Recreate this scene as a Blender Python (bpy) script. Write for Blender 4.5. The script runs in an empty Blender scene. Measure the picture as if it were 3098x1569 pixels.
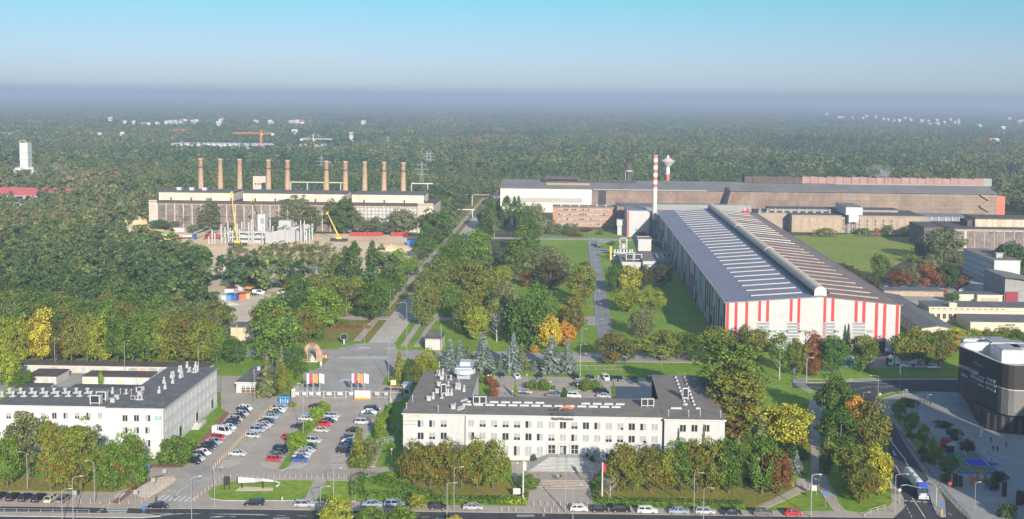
import bpy, bmesh, math, random
import numpy as np
from mathutils import Vector, Matrix

# ------------------------------------------------------------------ camera, sky, sun, exposure
scene = bpy.context.scene
COL = scene.collection
R = math.radians
random.seed(11)
NRNG = np.random.default_rng(5)

PW, PH = 3098.0, 1569.0            # pixel frame in which the picture was surveyed
FPX, CAMH = 3300.0, 93.0
PITCH, YAW, ROLL = R(4.0), math.atan(69.0 / 3300.0), 0.0103
PX0, PY0 = 1660.0, 296.0 - 0.0103 * 69 + 3300.0 * math.tan(R(4.0))
CAMROT = Matrix.Rotation(YAW, 3, 'Z') @ Matrix.Rotation(R(90) - PITCH, 3, 'X') @ Matrix.Rotation(ROLL, 3, 'Z')
CAMPOS = Vector((0, 0, CAMH))
cd = bpy.data.cameras.new('camera')
cam = bpy.data.objects.new('camera', cd)
COL.objects.link(cam)
cam.matrix_world = Matrix.Translation(CAMPOS) @ CAMROT.to_4x4()
cd.sensor_width = 36.0
cd.lens = FPX / PW * 36.0
cd.shift_x = -(PX0 - PW / 2) / PW
cd.shift_y = -(PH / 2 - PY0) / PW
cd.clip_start = 1.0
cd.clip_end = 80000.0
scene.camera = cam

SUN_EL, SUN_AZ = R(20.0), R(180 - 19.2)      # azimuth from +Y towards +X
sd = bpy.data.lights.new('sun', 'SUN')
sun = bpy.data.objects.new('sun', sd)
COL.objects.link(sun)
sdir = Vector((math.sin(SUN_AZ) * math.cos(SUN_EL), math.cos(SUN_AZ) * math.cos(SUN_EL), math.sin(SUN_EL)))
sun.rotation_euler = sdir.to_track_quat('Z', 'Y').to_euler()
sun.location = (60, -200, 300)
sd.energy = 3.5
sd.angle = R(0.6)
sd.color = (1.0, 0.91, 0.77)

world = bpy.data.worlds.new('World')
scene.world = world
world.use_nodes = True
wn, wl = world.node_tree.nodes, world.node_tree.links
bg = wn['Background']
sky = wn.new('ShaderNodeTexSky')
sky.sky_type = 'NISHITA'
sky.sun_disc = False
sky.sun_elevation = SUN_EL
sky.sun_rotation = SUN_AZ
sky.air_density, sky.dust_density, sky.ozone_density = 1.0, 0.6, 1.5
# by elevation: lilac haze band painted low, unseen upper sky brightened to lift shadows
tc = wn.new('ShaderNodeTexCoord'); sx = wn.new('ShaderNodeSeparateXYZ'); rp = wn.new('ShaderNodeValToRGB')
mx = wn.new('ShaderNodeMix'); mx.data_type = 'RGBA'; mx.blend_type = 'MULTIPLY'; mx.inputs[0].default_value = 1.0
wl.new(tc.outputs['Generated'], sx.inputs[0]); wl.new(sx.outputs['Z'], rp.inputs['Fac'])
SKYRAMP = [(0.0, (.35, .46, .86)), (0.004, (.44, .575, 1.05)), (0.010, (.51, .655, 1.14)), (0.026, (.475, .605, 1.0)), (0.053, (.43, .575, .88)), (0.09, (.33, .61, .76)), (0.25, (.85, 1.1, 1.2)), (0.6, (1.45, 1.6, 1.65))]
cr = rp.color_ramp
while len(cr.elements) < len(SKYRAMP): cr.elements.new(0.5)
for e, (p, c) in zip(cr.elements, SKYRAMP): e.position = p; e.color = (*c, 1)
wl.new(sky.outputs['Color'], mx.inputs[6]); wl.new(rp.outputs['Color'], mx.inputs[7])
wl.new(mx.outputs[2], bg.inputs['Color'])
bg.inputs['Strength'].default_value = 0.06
vs = scene.view_settings
vs.view_transform = 'Standard'; vs.look = 'None'; vs.gamma = 1.0; vs.use_curve_mapping = False
vs.exposure = 1.37
scene.cycles.volume_bounces = 0
scene.cycles.max_bounces = 6
scene.cycles.transparent_max_bounces = 6
scene.cycles.use_denoising = True

# ------------------------------------------------------------------ survey: pixel of the picture -> place on a level plane
ZOOM = {'S': (0, 0, 1), 'A': (0, 1069, 2.61), 'B': (600, 1069, 2.61), 'C': (1180, 1069, 2.61), 'D': (1760, 1069, 2.61), 'E': (2398, 1000, 2.2929),
  'F': (0, 700, 2.61), 'G': (700, 700, 2.61), 'H': (1200, 650, 2.61), 'I': (1800, 550, 2.3729), 'J': (2398, 500, 2.3729),
  'K': (0, 350, 2.9), 'L': (700, 350, 2.9), 'M': (1400, 350, 2.9), 'N': (2200, 300, 2.8686), 'O': (2850, 1000, 4.0766),
  'P': (2650, 1280, 4.5156), 'Q': (2250, 960, 4.0783), 'R': (2750, 800, 5.0201), 'T': (640, 780, 5.9333), 'U': (360, 560, 4.35), 'V': (1820, 600, 5.22)}
def S(k, x, y):
 ox, oy, s = ZOOM[k]
 return ox + x / s, oy + y / s
def ray(px, py):
 return CAMROT @ Vector(((px - PX0) / FPX, -(py - PY0) / FPX, -1.0))
def W(k, x, y, z=0.0):                       # place at height z seen at that pixel
 d = ray(*S(k, x, y))
 t = (z - CAMH) / d.z
 return CAMPOS + d * t
def WY(k, x, y, Y):                          # place at depth Y seen at that pixel
 d = ray(*S(k, x, y))
 return CAMPOS + d * (Y / d.y)
def proj(p):
 q = CAMROT.transposed() @ (Vector(p) - CAMPOS)
 return PX0 + FPX * q.x / -q.z, PY0 - FPX * q.y / -q.z, -q.z

# ------------------------------------------------------------------ materials
MATS = {}
def nodes_of(m):
 m.use_nodes = True
 return m.node_tree.nodes, m.node_tree.links, m.node_tree.nodes['Principled BSDF']
def mat(name, col, rough=0.8, var=0.15, scale=0.6, spec=0.3, metal=0.0, col2=None, fine=0.0, coords='Object', stretch=None, bump=0.0, amt=0.5, tint=False):
 if name in MATS: return MATS[name]
 m = bpy.data.materials.new(name)
 n, l, b = nodes_of(m)
 b.inputs['Roughness'].default_value = rough
 b.inputs['Specular IOR Level'].default_value = spec
 b.inputs['Metallic'].default_value = metal
 geo = n.new('ShaderNodeNewGeometry'); t = n.new('ShaderNodeTexCoord')
 src = geo.outputs['Position'] if coords == 'World' else t.outputs['Object']
 if stretch:
  mp = n.new('ShaderNodeMapping'); mp.inputs['Scale'].default_value = stretch
  l.new(src, mp.inputs['Vector']); src = mp.outputs['Vector']
 nz = n.new('ShaderNodeTexNoise'); nz.inputs['Scale'].default_value = scale; nz.inputs['Detail'].default_value = 6; nz.inputs['Roughness'].default_value = 0.65
 l.new(src, nz.inputs['Vector'])
 r = n.new('ShaderNodeValToRGB')
 c2 = col2 or tuple(min(1, c * (1 + var)) for c in col)
 c1 = col if col2 else tuple(c * (1 - var) for c in col)
 r.color_ramp.elements[0].position = amt - 0.16; r.color_ramp.elements[1].position = amt + 0.16
 r.color_ramp.elements[0].color = (*c1, 1); r.color_ramp.elements[1].color = (*c2, 1)
 l.new(nz.outputs['Fac'], r.inputs['Fac'])
 out = r.outputs['Color']
 if fine:
  n2 = n.new('ShaderNodeTexNoise'); n2.inputs['Scale'].default_value = scale * 14; n2.inputs['Detail'].default_value = 3
  l.new(src, n2.inputs['Vector'])
  mr = n.new('ShaderNodeMapRange'); mr.inputs[1].default_value = .3; mr.inputs[2].default_value = .7
  mr.inputs[3].default_value = 1 - fine; mr.inputs[4].default_value = 1 + fine
  l.new(n2.outputs['Fac'], mr.inputs[0])
  mm = n.new('ShaderNodeMix'); mm.data_type = 'RGBA'; mm.blend_type = 'MULTIPLY'; mm.inputs[0].default_value = 1
  l.new(out, mm.inputs[6]); l.new(mr.outputs[0], mm.inputs[7]); out = mm.outputs[2]
 if tint:
  oi = n.new('ShaderNodeObjectInfo')
  mm = n.new('ShaderNodeMix'); mm.data_type = 'RGBA'; mm.blend_type = 'MULTIPLY'; mm.inputs[0].default_value = 1
  l.new(out, mm.inputs[6]); l.new(oi.outputs['Color'], mm.inputs[7]); out = mm.outputs[2]
 l.new(out, b.inputs['Base Color'])
 if bump:
  bp = n.new('ShaderNodeBump'); bp.inputs['Strength'].default_value = bump; bp.inputs['Distance'].default_value = 0.3
  l.new(nz.outputs['Fac'], bp.inputs['Height']); l.new(bp.outputs['Normal'], b.inputs['Normal'])
 MATS[name] = m
 return m
def mat_brick(name, c1, c2, mortar, sx_, sy_, coords='Object', rough=.85, msize=.03, axis='XZ', var=.25, nscale=.25):
 """panelled or bricked surface: rectangles sx_ by sy_ metres"""
 if name in MATS: return MATS[name]
 m = bpy.data.materials.new(name)
 n, l, b = nodes_of(m)
 b.inputs['Roughness'].default_value = rough; b.inputs['Specular IOR Level'].default_value = .25
 t = n.new('ShaderNodeTexCoord'); geo = n.new('ShaderNodeNewGeometry')
 sp = n.new('ShaderNodeSeparateXYZ'); cb = n.new('ShaderNodeCombineXYZ')
 l.new(geo.outputs['Position'] if coords == 'World' else t.outputs['Object'], sp.inputs[0])
 if axis == 'XZ':
  ad = n.new('ShaderNodeMath'); ad.operation = 'ADD'
  l.new(sp.outputs['X'], ad.inputs[0]); l.new(sp.outputs['Y'], ad.inputs[1])
  l.new(ad.outputs[0], cb.inputs[0]); l.new(sp.outputs['Z'], cb.inputs[1])
 else:
  l.new(sp.outputs['X'], cb.inputs[0]); l.new(sp.outputs['Y'], cb.inputs[1])
 br = n.new('ShaderNodeTexBrick')
 br.inputs['Scale'].default_value = 1.0; br.inputs['Brick Width'].default_value = sx_; br.inputs['Row Height'].default_value = sy_
 br.inputs['Mortar Size'].default_value = msize; br.inputs['Mortar Smooth'].default_value = .3
 br.inputs['Color1'].default_value = (*c1, 1); br.inputs['Color2'].default_value = (*c2, 1); br.inputs['Mortar'].default_value = (*mortar, 1)
 br.offset = 0.0 if sy_ > .5 else .5
 l.new(cb.outputs[0], br.inputs['Vector'])
 nz = n.new('ShaderNodeTexNoise'); nz.inputs['Scale'].default_value = nscale; nz.inputs['Detail'].default_value = 7; nz.inputs['Roughness'].default_value = .7
 l.new(cb.outputs[0], nz.inputs['Vector'])
 mr = n.new('ShaderNodeMapRange'); mr.inputs[1].default_value = .3; mr.inputs[2].default_value = .7; mr.inputs[3].default_value = 1 - var; mr.inputs[4].default_value = 1 + var
 l.new(nz.outputs['Fac'], mr.inputs[0])
 mm = n.new('ShaderNodeMix'); mm.data_type = 'RGBA'; mm.blend_type = 'MULTIPLY'; mm.inputs[0].default_value = 1
 l.new(br.outputs['Color'], mm.inputs[6]); l.new(mr.outputs[0], mm.inputs[7])
 l.new(mm.outputs[2], b.inputs['Base Color'])
 MATS[name] = m
 return m
def mat_foliage(name, mode):
 m = bpy.data.materials.new(name)
 m.use_nodes = True
 n, l = m.node_tree.nodes, m.node_tree.links
 n.clear()
 out = n.new('ShaderNodeOutputMaterial')
 oi = n.new('ShaderNodeObjectInfo')
 at = n.new('ShaderNodeAttribute'); at.attribute_name = 'leaf'
 ac = n.new('ShaderNodeAttribute'); ac.attribute_name = 'clump'
 def mixn(bt, fac, a, b_):
  k = n.new('ShaderNodeMix'); k.data_type = 'RGBA'; k.blend_type = bt
  for s, v in ((0, fac), (6, a), (7, b_)):
   if hasattr(v, 'links'): l.new(v, k.inputs[s])
   else: k.inputs[s].default_value = v
  return k.outputs[2]
 def mth(op, a, b_):
  k = n.new('ShaderNodeMath'); k.operation = op
  for s, v in ((0, a), (1, b_)):
   if hasattr(v, 'links'): l.new(v, k.inputs[s])
   else: k.inputs[s].default_value = v
  return k.outputs[0]
 if mode == 'tree':
  share = mth('SUBTRACT', 1.0, oi.outputs['Alpha'])
  aut = mth('LESS_THAN', ac.outputs['Fac'], share)
  base = mixn('MIX', mth('MULTIPLY', aut, .8), oi.outputs['Color'], (.20, .125, .028, 1))
 else:
  rp = n.new('ShaderNodeValToRGB'); rp.color_ramp.interpolation = 'LINEAR'
  cols = [(0, (.036, .080, .028)), (.28, (.062, .112, .034)), (.5, (.098, .142, .042)), (.7, (.140, .168, .054)), (.86, (.185, .186, .066)), (1, (.205, .158, .074))]
  while len(rp.color_ramp.elements) < len(cols): rp.color_ramp.elements.new(.5)
  for e, (p, c) in zip(rp.color_ramp.elements, cols): e.position = p; e.color = (*c, 1)
  geo = n.new('ShaderNodeNewGeometry'); nz = n.new('ShaderNodeTexNoise'); nz.inputs['Scale'].default_value = .0035; nz.inputs['Detail'].default_value = 3
  l.new(geo.outputs['Position'], nz.inputs['Vector'])
  f = mth('ADD', mth('MULTIPLY', oi.outputs['Random'], .55), mth('MULTIPLY', mth('SUBTRACT', nz.outputs['Fac'], .38), 1.7))
  l.new(f, rp.inputs['Fac'])
  base = rp.outputs['Color']
 k1 = mth('ADD', .62, mth('MULTIPLY', at.outputs['Fac'], .76))
 k2 = mth('ADD', .8, mth('MULTIPLY', ac.outputs['Fac'], .4))
 cb = n.new('ShaderNodeCombineColor')
 v = mth('MULTIPLY', k1, k2)
 for i in range(3): l.new(v, cb.inputs[i])
 c = mixn('MULTIPLY', 1.0, base, cb.outputs[0])
 d = n.new('ShaderNodeBsdfDiffuse'); tr = n.new('ShaderNodeBsdfTranslucent'); ms = n.new('ShaderNodeMixShader')
 ms.inputs[0].default_value = .18
 l.new(c, d.inputs['Color']); l.new(c, tr.inputs['Color'])
 l.new(d.outputs[0], ms.inputs[1]); l.new(tr.outputs[0], ms.inputs[2]); l.new(ms.outputs[0], out.inputs['Surface'])
 MATS[name] = m
 return m
FOL = mat_foliage('leaves', 'tree')
FOLW = mat_foliage('woodland_leaves', 'wood')
def mat_paint(name, rough=.28):
 m = bpy.data.materials.new(name)
 n, l, b = nodes_of(m)
 oi = n.new('ShaderNodeObjectInfo'); nz = n.new('ShaderNodeTexNoise'); nz.inputs['Scale'].default_value = 1.2
 t = n.new('ShaderNodeTexCoord'); l.new(t.outputs['Object'], nz.inputs['Vector'])
 mr = n.new('ShaderNodeMapRange'); mr.inputs[3].default_value = .9; mr.inputs[4].default_value = 1.1; l.new(nz.outputs['Fac'], mr.inputs[0])
 mm = n.new('ShaderNodeMix'); mm.data_type = 'RGBA'; mm.blend_type = 'MULTIPLY'; mm.inputs[0].default_value = 1
 l.new(oi.outputs['Color'], mm.inputs[6]); l.new(mr.outputs[0], mm.inputs[7]); l.new(mm.outputs[2], b.inputs['Base Color'])
 b.inputs['Roughness'].default_value = rough; b.inputs['Coat Weight'].default_value = .6; b.inputs['Coat Roughness'].default_value = .08
 MATS[name] = m
 return m
PAINT = mat_paint('car_paint')

# ------------------------------------------------------------------ mesh builder
class MB:
 def __init__(self): self.v, self.f, self.m = [], [], []
 def quad(self, a, b, c, d, mi=0):
  i = len(self.v); self.v += [tuple(a), tuple(b), tuple(c), tuple(d)]; self.f.append((i, i + 1, i + 2, i + 3)); self.m.append(mi); return self
 def poly(self, pts, mi=0):
  i = len(self.v); self.v += [tuple(p) for p in pts]; self.f.append(tuple(range(i, i + len(pts)))); self.m.append(mi); return self
 def hexa(self, p, mi=0, skip=()):         # 4 bottom (ccw) + 4 top
  i = len(self.v); self.v += [tuple(q) for q in p]
  for k, f in enumerate(((3, 2, 1, 0), (4, 5, 6, 7), (0, 1, 5, 4), (1, 2, 6, 5), (2, 3, 7, 6), (3, 0, 4, 7))):
   if k in skip: continue
   self.f.append(tuple(i + j for j in f)); self.m.append(mi)
  return self
 def box(self, x0, x1, y0, y1, z0, z1, mi=0, skip=()):
  return self.hexa([(x0, y0, z0), (x1, y0, z0), (x1, y1, z0), (x0, y1, z0), (x0, y0, z1), (x1, y0, z1), (x1, y1, z1), (x0, y1, z1)], mi, skip)
 def cb(self, c, s, mi=0):
  return self.box(c[0] - s[0] / 2, c[0] + s[0] / 2, c[1] - s[1] / 2, c[1] + s[1] / 2, c[2] - s[2] / 2, c[2] + s[2] / 2, mi)
 def bar(self, a, b, w, h=None, mi=0):
  a, b = Vector(a), Vector(b); d = b - a
  if d.length < 1e-6: return self
  d.normalize(); up = Vector((0, 0, 1)) if abs(d.z) < .95 else Vector((0, 1, 0))
  s = d.cross(up).normalized(); u = s.cross(d).normalized(); h = h or w
  s *= w / 2; u *= h / 2
  return self.hexa([a - s - u, a + s - u, a + s + u, a - s + u, b - s - u, b + s - u, b + s + u, b - s + u], mi)
 def tube(self, pts, rs, n=8, mi=0, cap=True):
  pts = [Vector(p) for p in pts]; base = len(self.v); ref = None
  for k, p in enumerate(pts):
   d = (pts[min(k + 1, len(pts) - 1)] - pts[max(k - 1, 0)]).normalized()
   up = Vector((0, 0, 1)) if abs(d.z) < .9 else Vector((1, 0, 0))
   s = d.cross(up).normalized(); u = s.cross(d).normalized()
   if ref is not None and False: pass
   r = rs[k] if isinstance(rs, (list, tuple)) else rs
   for j in range(n):
    a = 2 * math.pi * j / n
    self.v.append(tuple(p + s * math.cos(a) * r + u * math.sin(a) * r))
  for k in range(len(pts) - 1):
   for j in range(n):
    a0 = base + k * n + j; a1 = base + k * n + (j + 1) % n
    self.f.append((a0, a1, a1 + n, a0 + n)); self.m.append(mi)
  if cap:
   self.f.append(tuple(base + j for j in range(n))[::-1]); self.m.append(mi)
   e = base + (len(pts) - 1) * n
   self.f.append(tuple(e + j for j in range(n))); self.m.append(mi)
  return self
 def lathe(self, prof, n=16, c=(0, 0), mi=0):      # prof: (r, z)
  base = len(self.v)
  for r, z in prof:
   for j in range(n):
    a = 2 * math.pi * j / n
    self.v.append((c[0] + r * math.cos(a), c[1] + r * math.sin(a), z))
  for k in range(len(prof) - 1):
   for j in range(n):
    a0 = base + k * n + j; a1 = base + k * n + (j + 1) % n
    self.f.append((a0, a1, a1 + n, a0 + n)); self.m.append(mi if not isinstance(mi, list) else mi[k])
  return self
 def prism(self, pts, z0, z1, mi=0, mtop=None, bottom=False):
  n = len(pts); i = len(self.v)
  self.v += [(p[0], p[1], z0) for p in pts] + [(p[0], p[1], z1) for p in pts]
  for k in range(n):
   j = (k + 1) % n
   self.f.append((i + k, i + j, i + n + j, i + n + k)); self.m.append(mi)
  self.f.append(tuple(i + n + k for k in range(n))); self.m.append(mi if mtop is None else mtop)
  if bottom: self.f.append(tuple(i + k for k in range(n))[::-1]); self.m.append(mi)
  return self
 def mesh(self, name, mats, smooth=False):
  me = bpy.data.meshes.new(name)
  me.from_pydata(self.v, [], self.f)
  for m in (mats if isinstance(mats, (list, tuple)) else [mats]): me.materials.append(m)
  if len(me.materials) > 1: me.polygons.foreach_set('material_index', self.m)
  if smooth: me.polygons.foreach_set('use_smooth', [True] * len(me.polygons))
  me.update()
  return me
 def build(self, name, mats, parent=None, loc=(0, 0, 0), smooth=False):
  return link(name, self.mesh(name, mats, smooth), parent, loc)
def link(name, data, parent=None, loc=(0, 0, 0), rotz=0.0):
 o = bpy.data.objects.new(name, data); COL.objects.link(o)
 o.parent = parent; o.location = loc; o.rotation_euler = (0, 0, rotz)
 return o
def tag(o, label, cat, group=None, kind=None):
 if label: o['label'] = label
 if cat: o['category'] = cat
 if group: o['group'] = group
 if kind: o['kind'] = kind
 return o
def thing(name, label, cat, loc=(0, 0, 0), rotz=0.0, group=None):
 return tag(link(name, None, None, loc, rotz), label, cat, group)
KIDS = {}
def copy_tree(o, parent=None):
 c = o.copy(); COL.objects.link(c)
 if parent is not None: c.parent = parent
 for ch in list(o.children): copy_tree(ch, c)
 return c
def structure(name, o):
 o['kind'] = 'structure'; return o
ORD = 'first second third fourth fifth sixth seventh eighth ninth tenth eleventh twelfth thirteenth fourteenth fifteenth sixteenth seventeenth eighteenth nineteenth twentieth'.split()
TENS = {2: 'twenty', 3: 'thirty', 4: 'forty', 5: 'fifty', 6: 'sixty', 7: 'seventy', 8: 'eighty', 9: 'ninety'}
TENTH = {2: 'twentieth', 3: 'thirtieth', 4: 'fortieth', 5: 'fiftieth', 6: 'sixtieth', 7: 'seventieth', 8: 'eightieth', 9: 'ninetieth'}
def ordw(i):
 if i < 20: return ORD[i]
 t, u = divmod(i + 1, 10)
 return TENTH[t] if u == 0 else TENS[t] + '-' + ORD[u - 1]
def an(s): return s
def obj_text(s, size, m, parent, loc, rot, extrude=.03, name='lettering', bold=0.0, shear=0.0, align='CENTER'):
 c = bpy.data.curves.new(name, 'FONT'); c.body = s; c.size = size; c.extrude = extrude; c.align_x = align; c.align_y = 'CENTER'; c.offset = bold; c.shear = shear
 c.materials.append(m)
 t = bpy.data.objects.new('lettering_source', c); COL.objects.link(t)
 me = bpy.data.meshes.new_from_object(t)
 COL.objects.unlink(t); bpy.data.objects.remove(t); bpy.data.curves.remove(c)
 if not me.materials: me.materials.append(m)
 o = bpy.data.objects.new(name, me); COL.objects.link(o); o.parent = parent; o.location = loc; o.rotation_euler = rot
 return o

# ------------------------------------------------------------------ shared materials
M_white = mat('white_render', (.39, .388, .385), .85, .07, .5, fine=.04, stretch=(1, 1, .12))
M_white2 = mat('pale_grey_render', (.40, .39, .37), .85, .05, .25, fine=.03)
M_roof = mat('bitumen_roof', (.118, .115, .114), .9, .22, .35, fine=.18, spec=.2)
M_roof2 = mat('weathered_felt_roof', (.175, .155, .132), .92, .16, .3, fine=.16, spec=.15)
M_roof3 = mat('brown_felt_roof', (.085, .065, .055), .9, .2, .3, fine=.2)
M_metal = mat('galvanised_metal', (.27, .275, .28), .55, .1, 1.5, metal=.2)
M_white_metal = mat('white_metal', (.40, .40, .40), .5, .06, 1.5)
M_dark_metal = mat('dark_metal', (.035, .036, .04), .5, .15, 1.5, metal=.3)
M_glass = mat('window_glass', (.022, .026, .032), .12, .2, .4, spec=.6)
M_blind = mat('window_blind', (.25, .26, .27), .7, .07, .6)
M_frame = mat('window_frame', (.44, .44, .44), .5, .03, 1)
M_asphalt = mat('asphalt', (.045, .045, .048), .9, .22, .25, coords='World', fine=.14)
M_asphalt2 = mat('worn_asphalt', (.29, .268, .235), .92, .16, .12, coords='World', fine=.12)
M_pave = mat('paving', (.335, .285, .235), .92, .13, .15, coords='World', fine=.14)
M_plaza = mat('plaza_paving', (.26, .25, .235), .85, .08, .2, coords='World', fine=.1)
M_brickp = mat('red_paving', (.20, .105, .08), .92, .14, .3, coords='World', fine=.15)
M_kerb = mat('kerb_stone', (.34, .32, .29), .9, .12, 1.0, coords='World')
M_mark = mat('road_paint', (.50, .49, .47), .8, .14, 1.2, coords='World', fine=.12)
M_grass = mat('grass', (.105, .205, .018), .95, .3, .045, coords='World', col2=(.20, .265, .036), fine=.22, spec=.1)
M_grassdry = mat('dry_grass', (.150, .155, .028), .95, .3, .08, coords='World', col2=(.21, .175, .042), fine=.25, spec=.1)
M_floor = mat('forest_floor', (.045, .055, .020), .97, .3, .006, coords='World', col2=(.12, .12, .05), fine=.2, spec=.05)
M_sand = mat('sand', (.55, .38, .21), .95, .2, .05, coords='World', col2=(.68, .53, .35), fine=.15)
M_dirt = mat('packed_dirt', (.45, .355, .25), .95, .2, .07, coords='World', col2=(.55, .46, .35), fine=.15)
M_conc = mat('concrete', (.42, .41, .39), .9, .12, .5, fine=.1)
M_bark = mat('bark', (.11, .09, .07), .95, .25, 2.0)
M_palebark = mat('pale_bark', (.30, .28, .25), .95, .3, 2.0)
M_red = mat('red_paint', (.50, .035, .03), .5, .1, 1)
M_orange = mat('orange_paint', (.58, .19, .05), .5, .1, 1)
M_yellow = mat('yellow_paint', (.58, .37, .05), .5, .1, 1)
M_blue = mat('blue_paint', (.03, .12, .38), .5, .1, 1)
M_green = mat('green_paint', (.03, .22, .12), .5, .1, 1)
M_tyre = mat('rubber', (.015, .015, .016), .85, .2, 3)
M_rim = mat('alloy_rim', (.38, .38, .39), .35, .1, 3, metal=.6)
M_carglass = mat('car_glass', (.012, .014, .018), .06, .1, 1, spec=.7)
M_headl = mat('headlamp_lens', (.62, .62, .60), .15, .05, 3)
M_taill = mat('tail_lamp_lens', (.30, .012, .012), .2, .1, 3)
M_brick = mat_brick('orange_brick', (.36, .20, .125), (.30, .155, .095), (.33, .27, .22), .5, .15, msize=.012, var=.12)
# ------------------------------------------------------------------ the ground and what is laid on it
def wpts(pts):
 return [W(*p) if len(p) == 3 else Vector((p[0], p[1], 0)) for p in pts]
def smooth_poly(P, n=4):
 out = []
 N = len(P)
 for i in range(N):
  p0, p1, p2, p3 = P[i - 1], P[i], P[(i + 1) % N], P[(i + 2) % N]
  for k in range(n):
   t = k / n
   out.append(.5 * ((2 * p1) + (p2 - p0) * t + (2 * p0 - 5 * p1 + 4 * p2 - p3) * t * t + (3 * p1 - p0 - 3 * p2 + p3) * t ** 3))
 return out
NSL = [0]
def slab(name, pts, z, m, smooth=0, kerb=0.0, kind='structure', thick=.3):
 NSL[0] += 1; z += NSL[0] * .0004
 P = wpts(pts)
 if smooth: P = smooth_poly(P, smooth)
 a = sum(P[i].x * P[(i + 1) % len(P)].y - P[(i + 1) % len(P)].x * P[i].y for i in range(len(P)))
 if a < 0: P = P[::-1]
 mb = MB(); mb.prism([(p.x, p.y) for p in P], z - thick, z, 0)
 mats = [m]
 if kerb:
  mats.append(M_kerb)
  for i in range(len(P)):
   a_, b_ = P[i], P[(i + 1) % len(P)]
   mb.bar((a_.x, a_.y, z - .05), (b_.x, b_.y, z - .05), kerb, .16, 1)
 o = mb.build(name, mats); o['kind'] = kind
 return o
def pts(s, k):
 v = [float(q) for q in s.replace(',', ' ').split()]
 return [(k, v[i], v[i + 1]) for i in range(0, len(v), 2)]

mb = MB()
E_ = 42000
ys = [-300, 150, 300, 500, 800, 1300, 2500, 5000, 10000, 20000, E_]
for i in range(len(ys) - 1):
 for xa, xb in ((-E_, -3000), (-3000, -600), (-600, 0), (0, 600), (600, 3000), (3000, E_)):
  mb.quad((xa, ys[i], 0), (xb, ys[i], 0), (xb, ys[i + 1], 0), (xa, ys[i + 1], 0))
mb.build('ground', M_floor)['kind'] = 'structure'

# mown grass of the near blocks
ax0_ = W('G', 1080, 880).x
slab('lawn', [(-140, 205.0), (290, 205), (290, 475), (150, 475), (150, 460), (62, 478), (62, 640), (40, 770), (-12, 770), (-62, 560), (-70, 410), (-140, 396)], .012, M_grass)
slab('lawn', [(-330, 205), (-140, 205), (-140, 380), (-330, 380)], .012, M_grass)
slab('lawn', [(ax0_ - 60, 396), (ax0_ + 24, 396), (ax0_ + 24, 1010), (ax0_ - 18, 1010), (ax0_ - 40, 600)], .006, M_grassdry)
slab('meadow', pts('3,505 900,480 900,640 640,760 620,880 330,720', 'J'), .05, mat('meadow_grass', (.15, .23, .026), .95, .3, .03, coords='World', col2=(.24, .235, .05), fine=.25, spec=.1))

# street along the bottom, its median and the far carriageway
sl = W('S', 0, 1531); sr = W('S', 2420, 1563)
def street_y(x): return sl.y + (sr.y - sl.y) * (x - sl.x) / (sr.x - sl.x)
xl, xr = -190, 145
slab('street', [(xl, street_y(xl)), (75, street_y(75)), (75, 214), (xl, 214)], .03, M_asphalt)
def sline(off, x): return street_y(x) + off
med0 = W('A', 0, 1262).y - street_y(W('A', 0, 1262).x); med1 = W('A', 0, 1290).y - street_y(W('A', 0, 1290).x)
slab('median', [(-190, street_y(-190) + med0), (W('A', 1150, 1262).x, street_y(-60) + med0), (W('A', 1150, 1262).x + 4, street_y(-60) + (med0 + med1) / 2), (W('A', 1150, 1262).x, street_y(-60) + med1), (-190, street_y(-190) + med1)], .15, M_pave, kerb=.2)

# paving: car park, forecourt and pavements in one spread
slab('paving', pts('-320,1086 880,1098 1040,1062 1180,985 1185,890 1400,872 1470,868 1812,468 1745,430 1745,180 2100,175', 'A') +
     pts('300,318 740,352 745,250 1460,250 1610,250 1610,372 1500,400 1395,520 1350,650 1232,760 1215,892 1545,903 1545,940 1400,967 1238,985 1238,1172', 'B') +
     pts('0,1183 330,1198 1085,1206 1100,1072 1000,1050 960,960 955,856 1690,856', 'C') +
     pts('130,945 70,1070 100,1215 1300,1240 1810,1246', 'D') + pts('300,1253 420,1258 560,1258 690,1195 672,1060 650,1000 800,1000 820,1303', 'E') +
     [(75, street_y(75)), (xl, street_y(xl))], .09, M_pave)
slab('entrance_road', pts('1050,1222 1270,1190 1480,1010 1500,960 1470,940 1400,900 1680,880 1700,930 1560,1050 1520,1100 1530,1210 1560,1226', 'A'), .11, M_asphalt2, smooth=3)
slab('red_footpath', pts('1190,872 1400,870 1440,850 1775,462 1815,474 1480,866 1440,903 1190,905', 'A'), .13, M_brickp)
slab('red_footpath', pts('880,1180 1050,1050 1180,985 1290,958 1300,975 1200,1005 1085,1070 930,1190', 'A'), .13, M_brickp)
slab('bare_verge', pts('1060,1095 1190,1010 1290,975 1385,985 1370,1020 1260,1090 1150,1140', 'A'), .14, M_dirt, smooth=3)
for s in ('60,1110 110,1060 230,1022 330,1000 920,1006 840,1166 200,1166 100,1150', '925,1175 1010,1010 1240,1010 1240,1172'):
 slab('lawn', pts(s, 'B'), .2, M_grass, kerb=.2)
slab('flower_bed', pts('330,1058 590,1066 590,1090 290,1092', 'B'), .23, M_dirt)
slab('lawn', pts('960,382 1015,400 1000,480 930,565 845,690 765,830 692,915 630,915 715,790 760,640 850,500 900,430', 'B'), .2, M_grass, kerb=.2, smooth=2)
slab('lawn', pts('1395,520 1352,650 1235,760 1215,892 1340,900 1445,750 1410,700 1470,590 1480,480', 'B'), .2, M_grass, kerb=.15)
slab('footpath', pts('1345,900 1395,895 1450,750 1400,745', 'B'), .22, M_pave)
slab('footpath', pts('1345,1238 1430,1238 1825,1060 1825,990 1690,990 1700,1055', 'D'), .1, M_pave)
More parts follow.
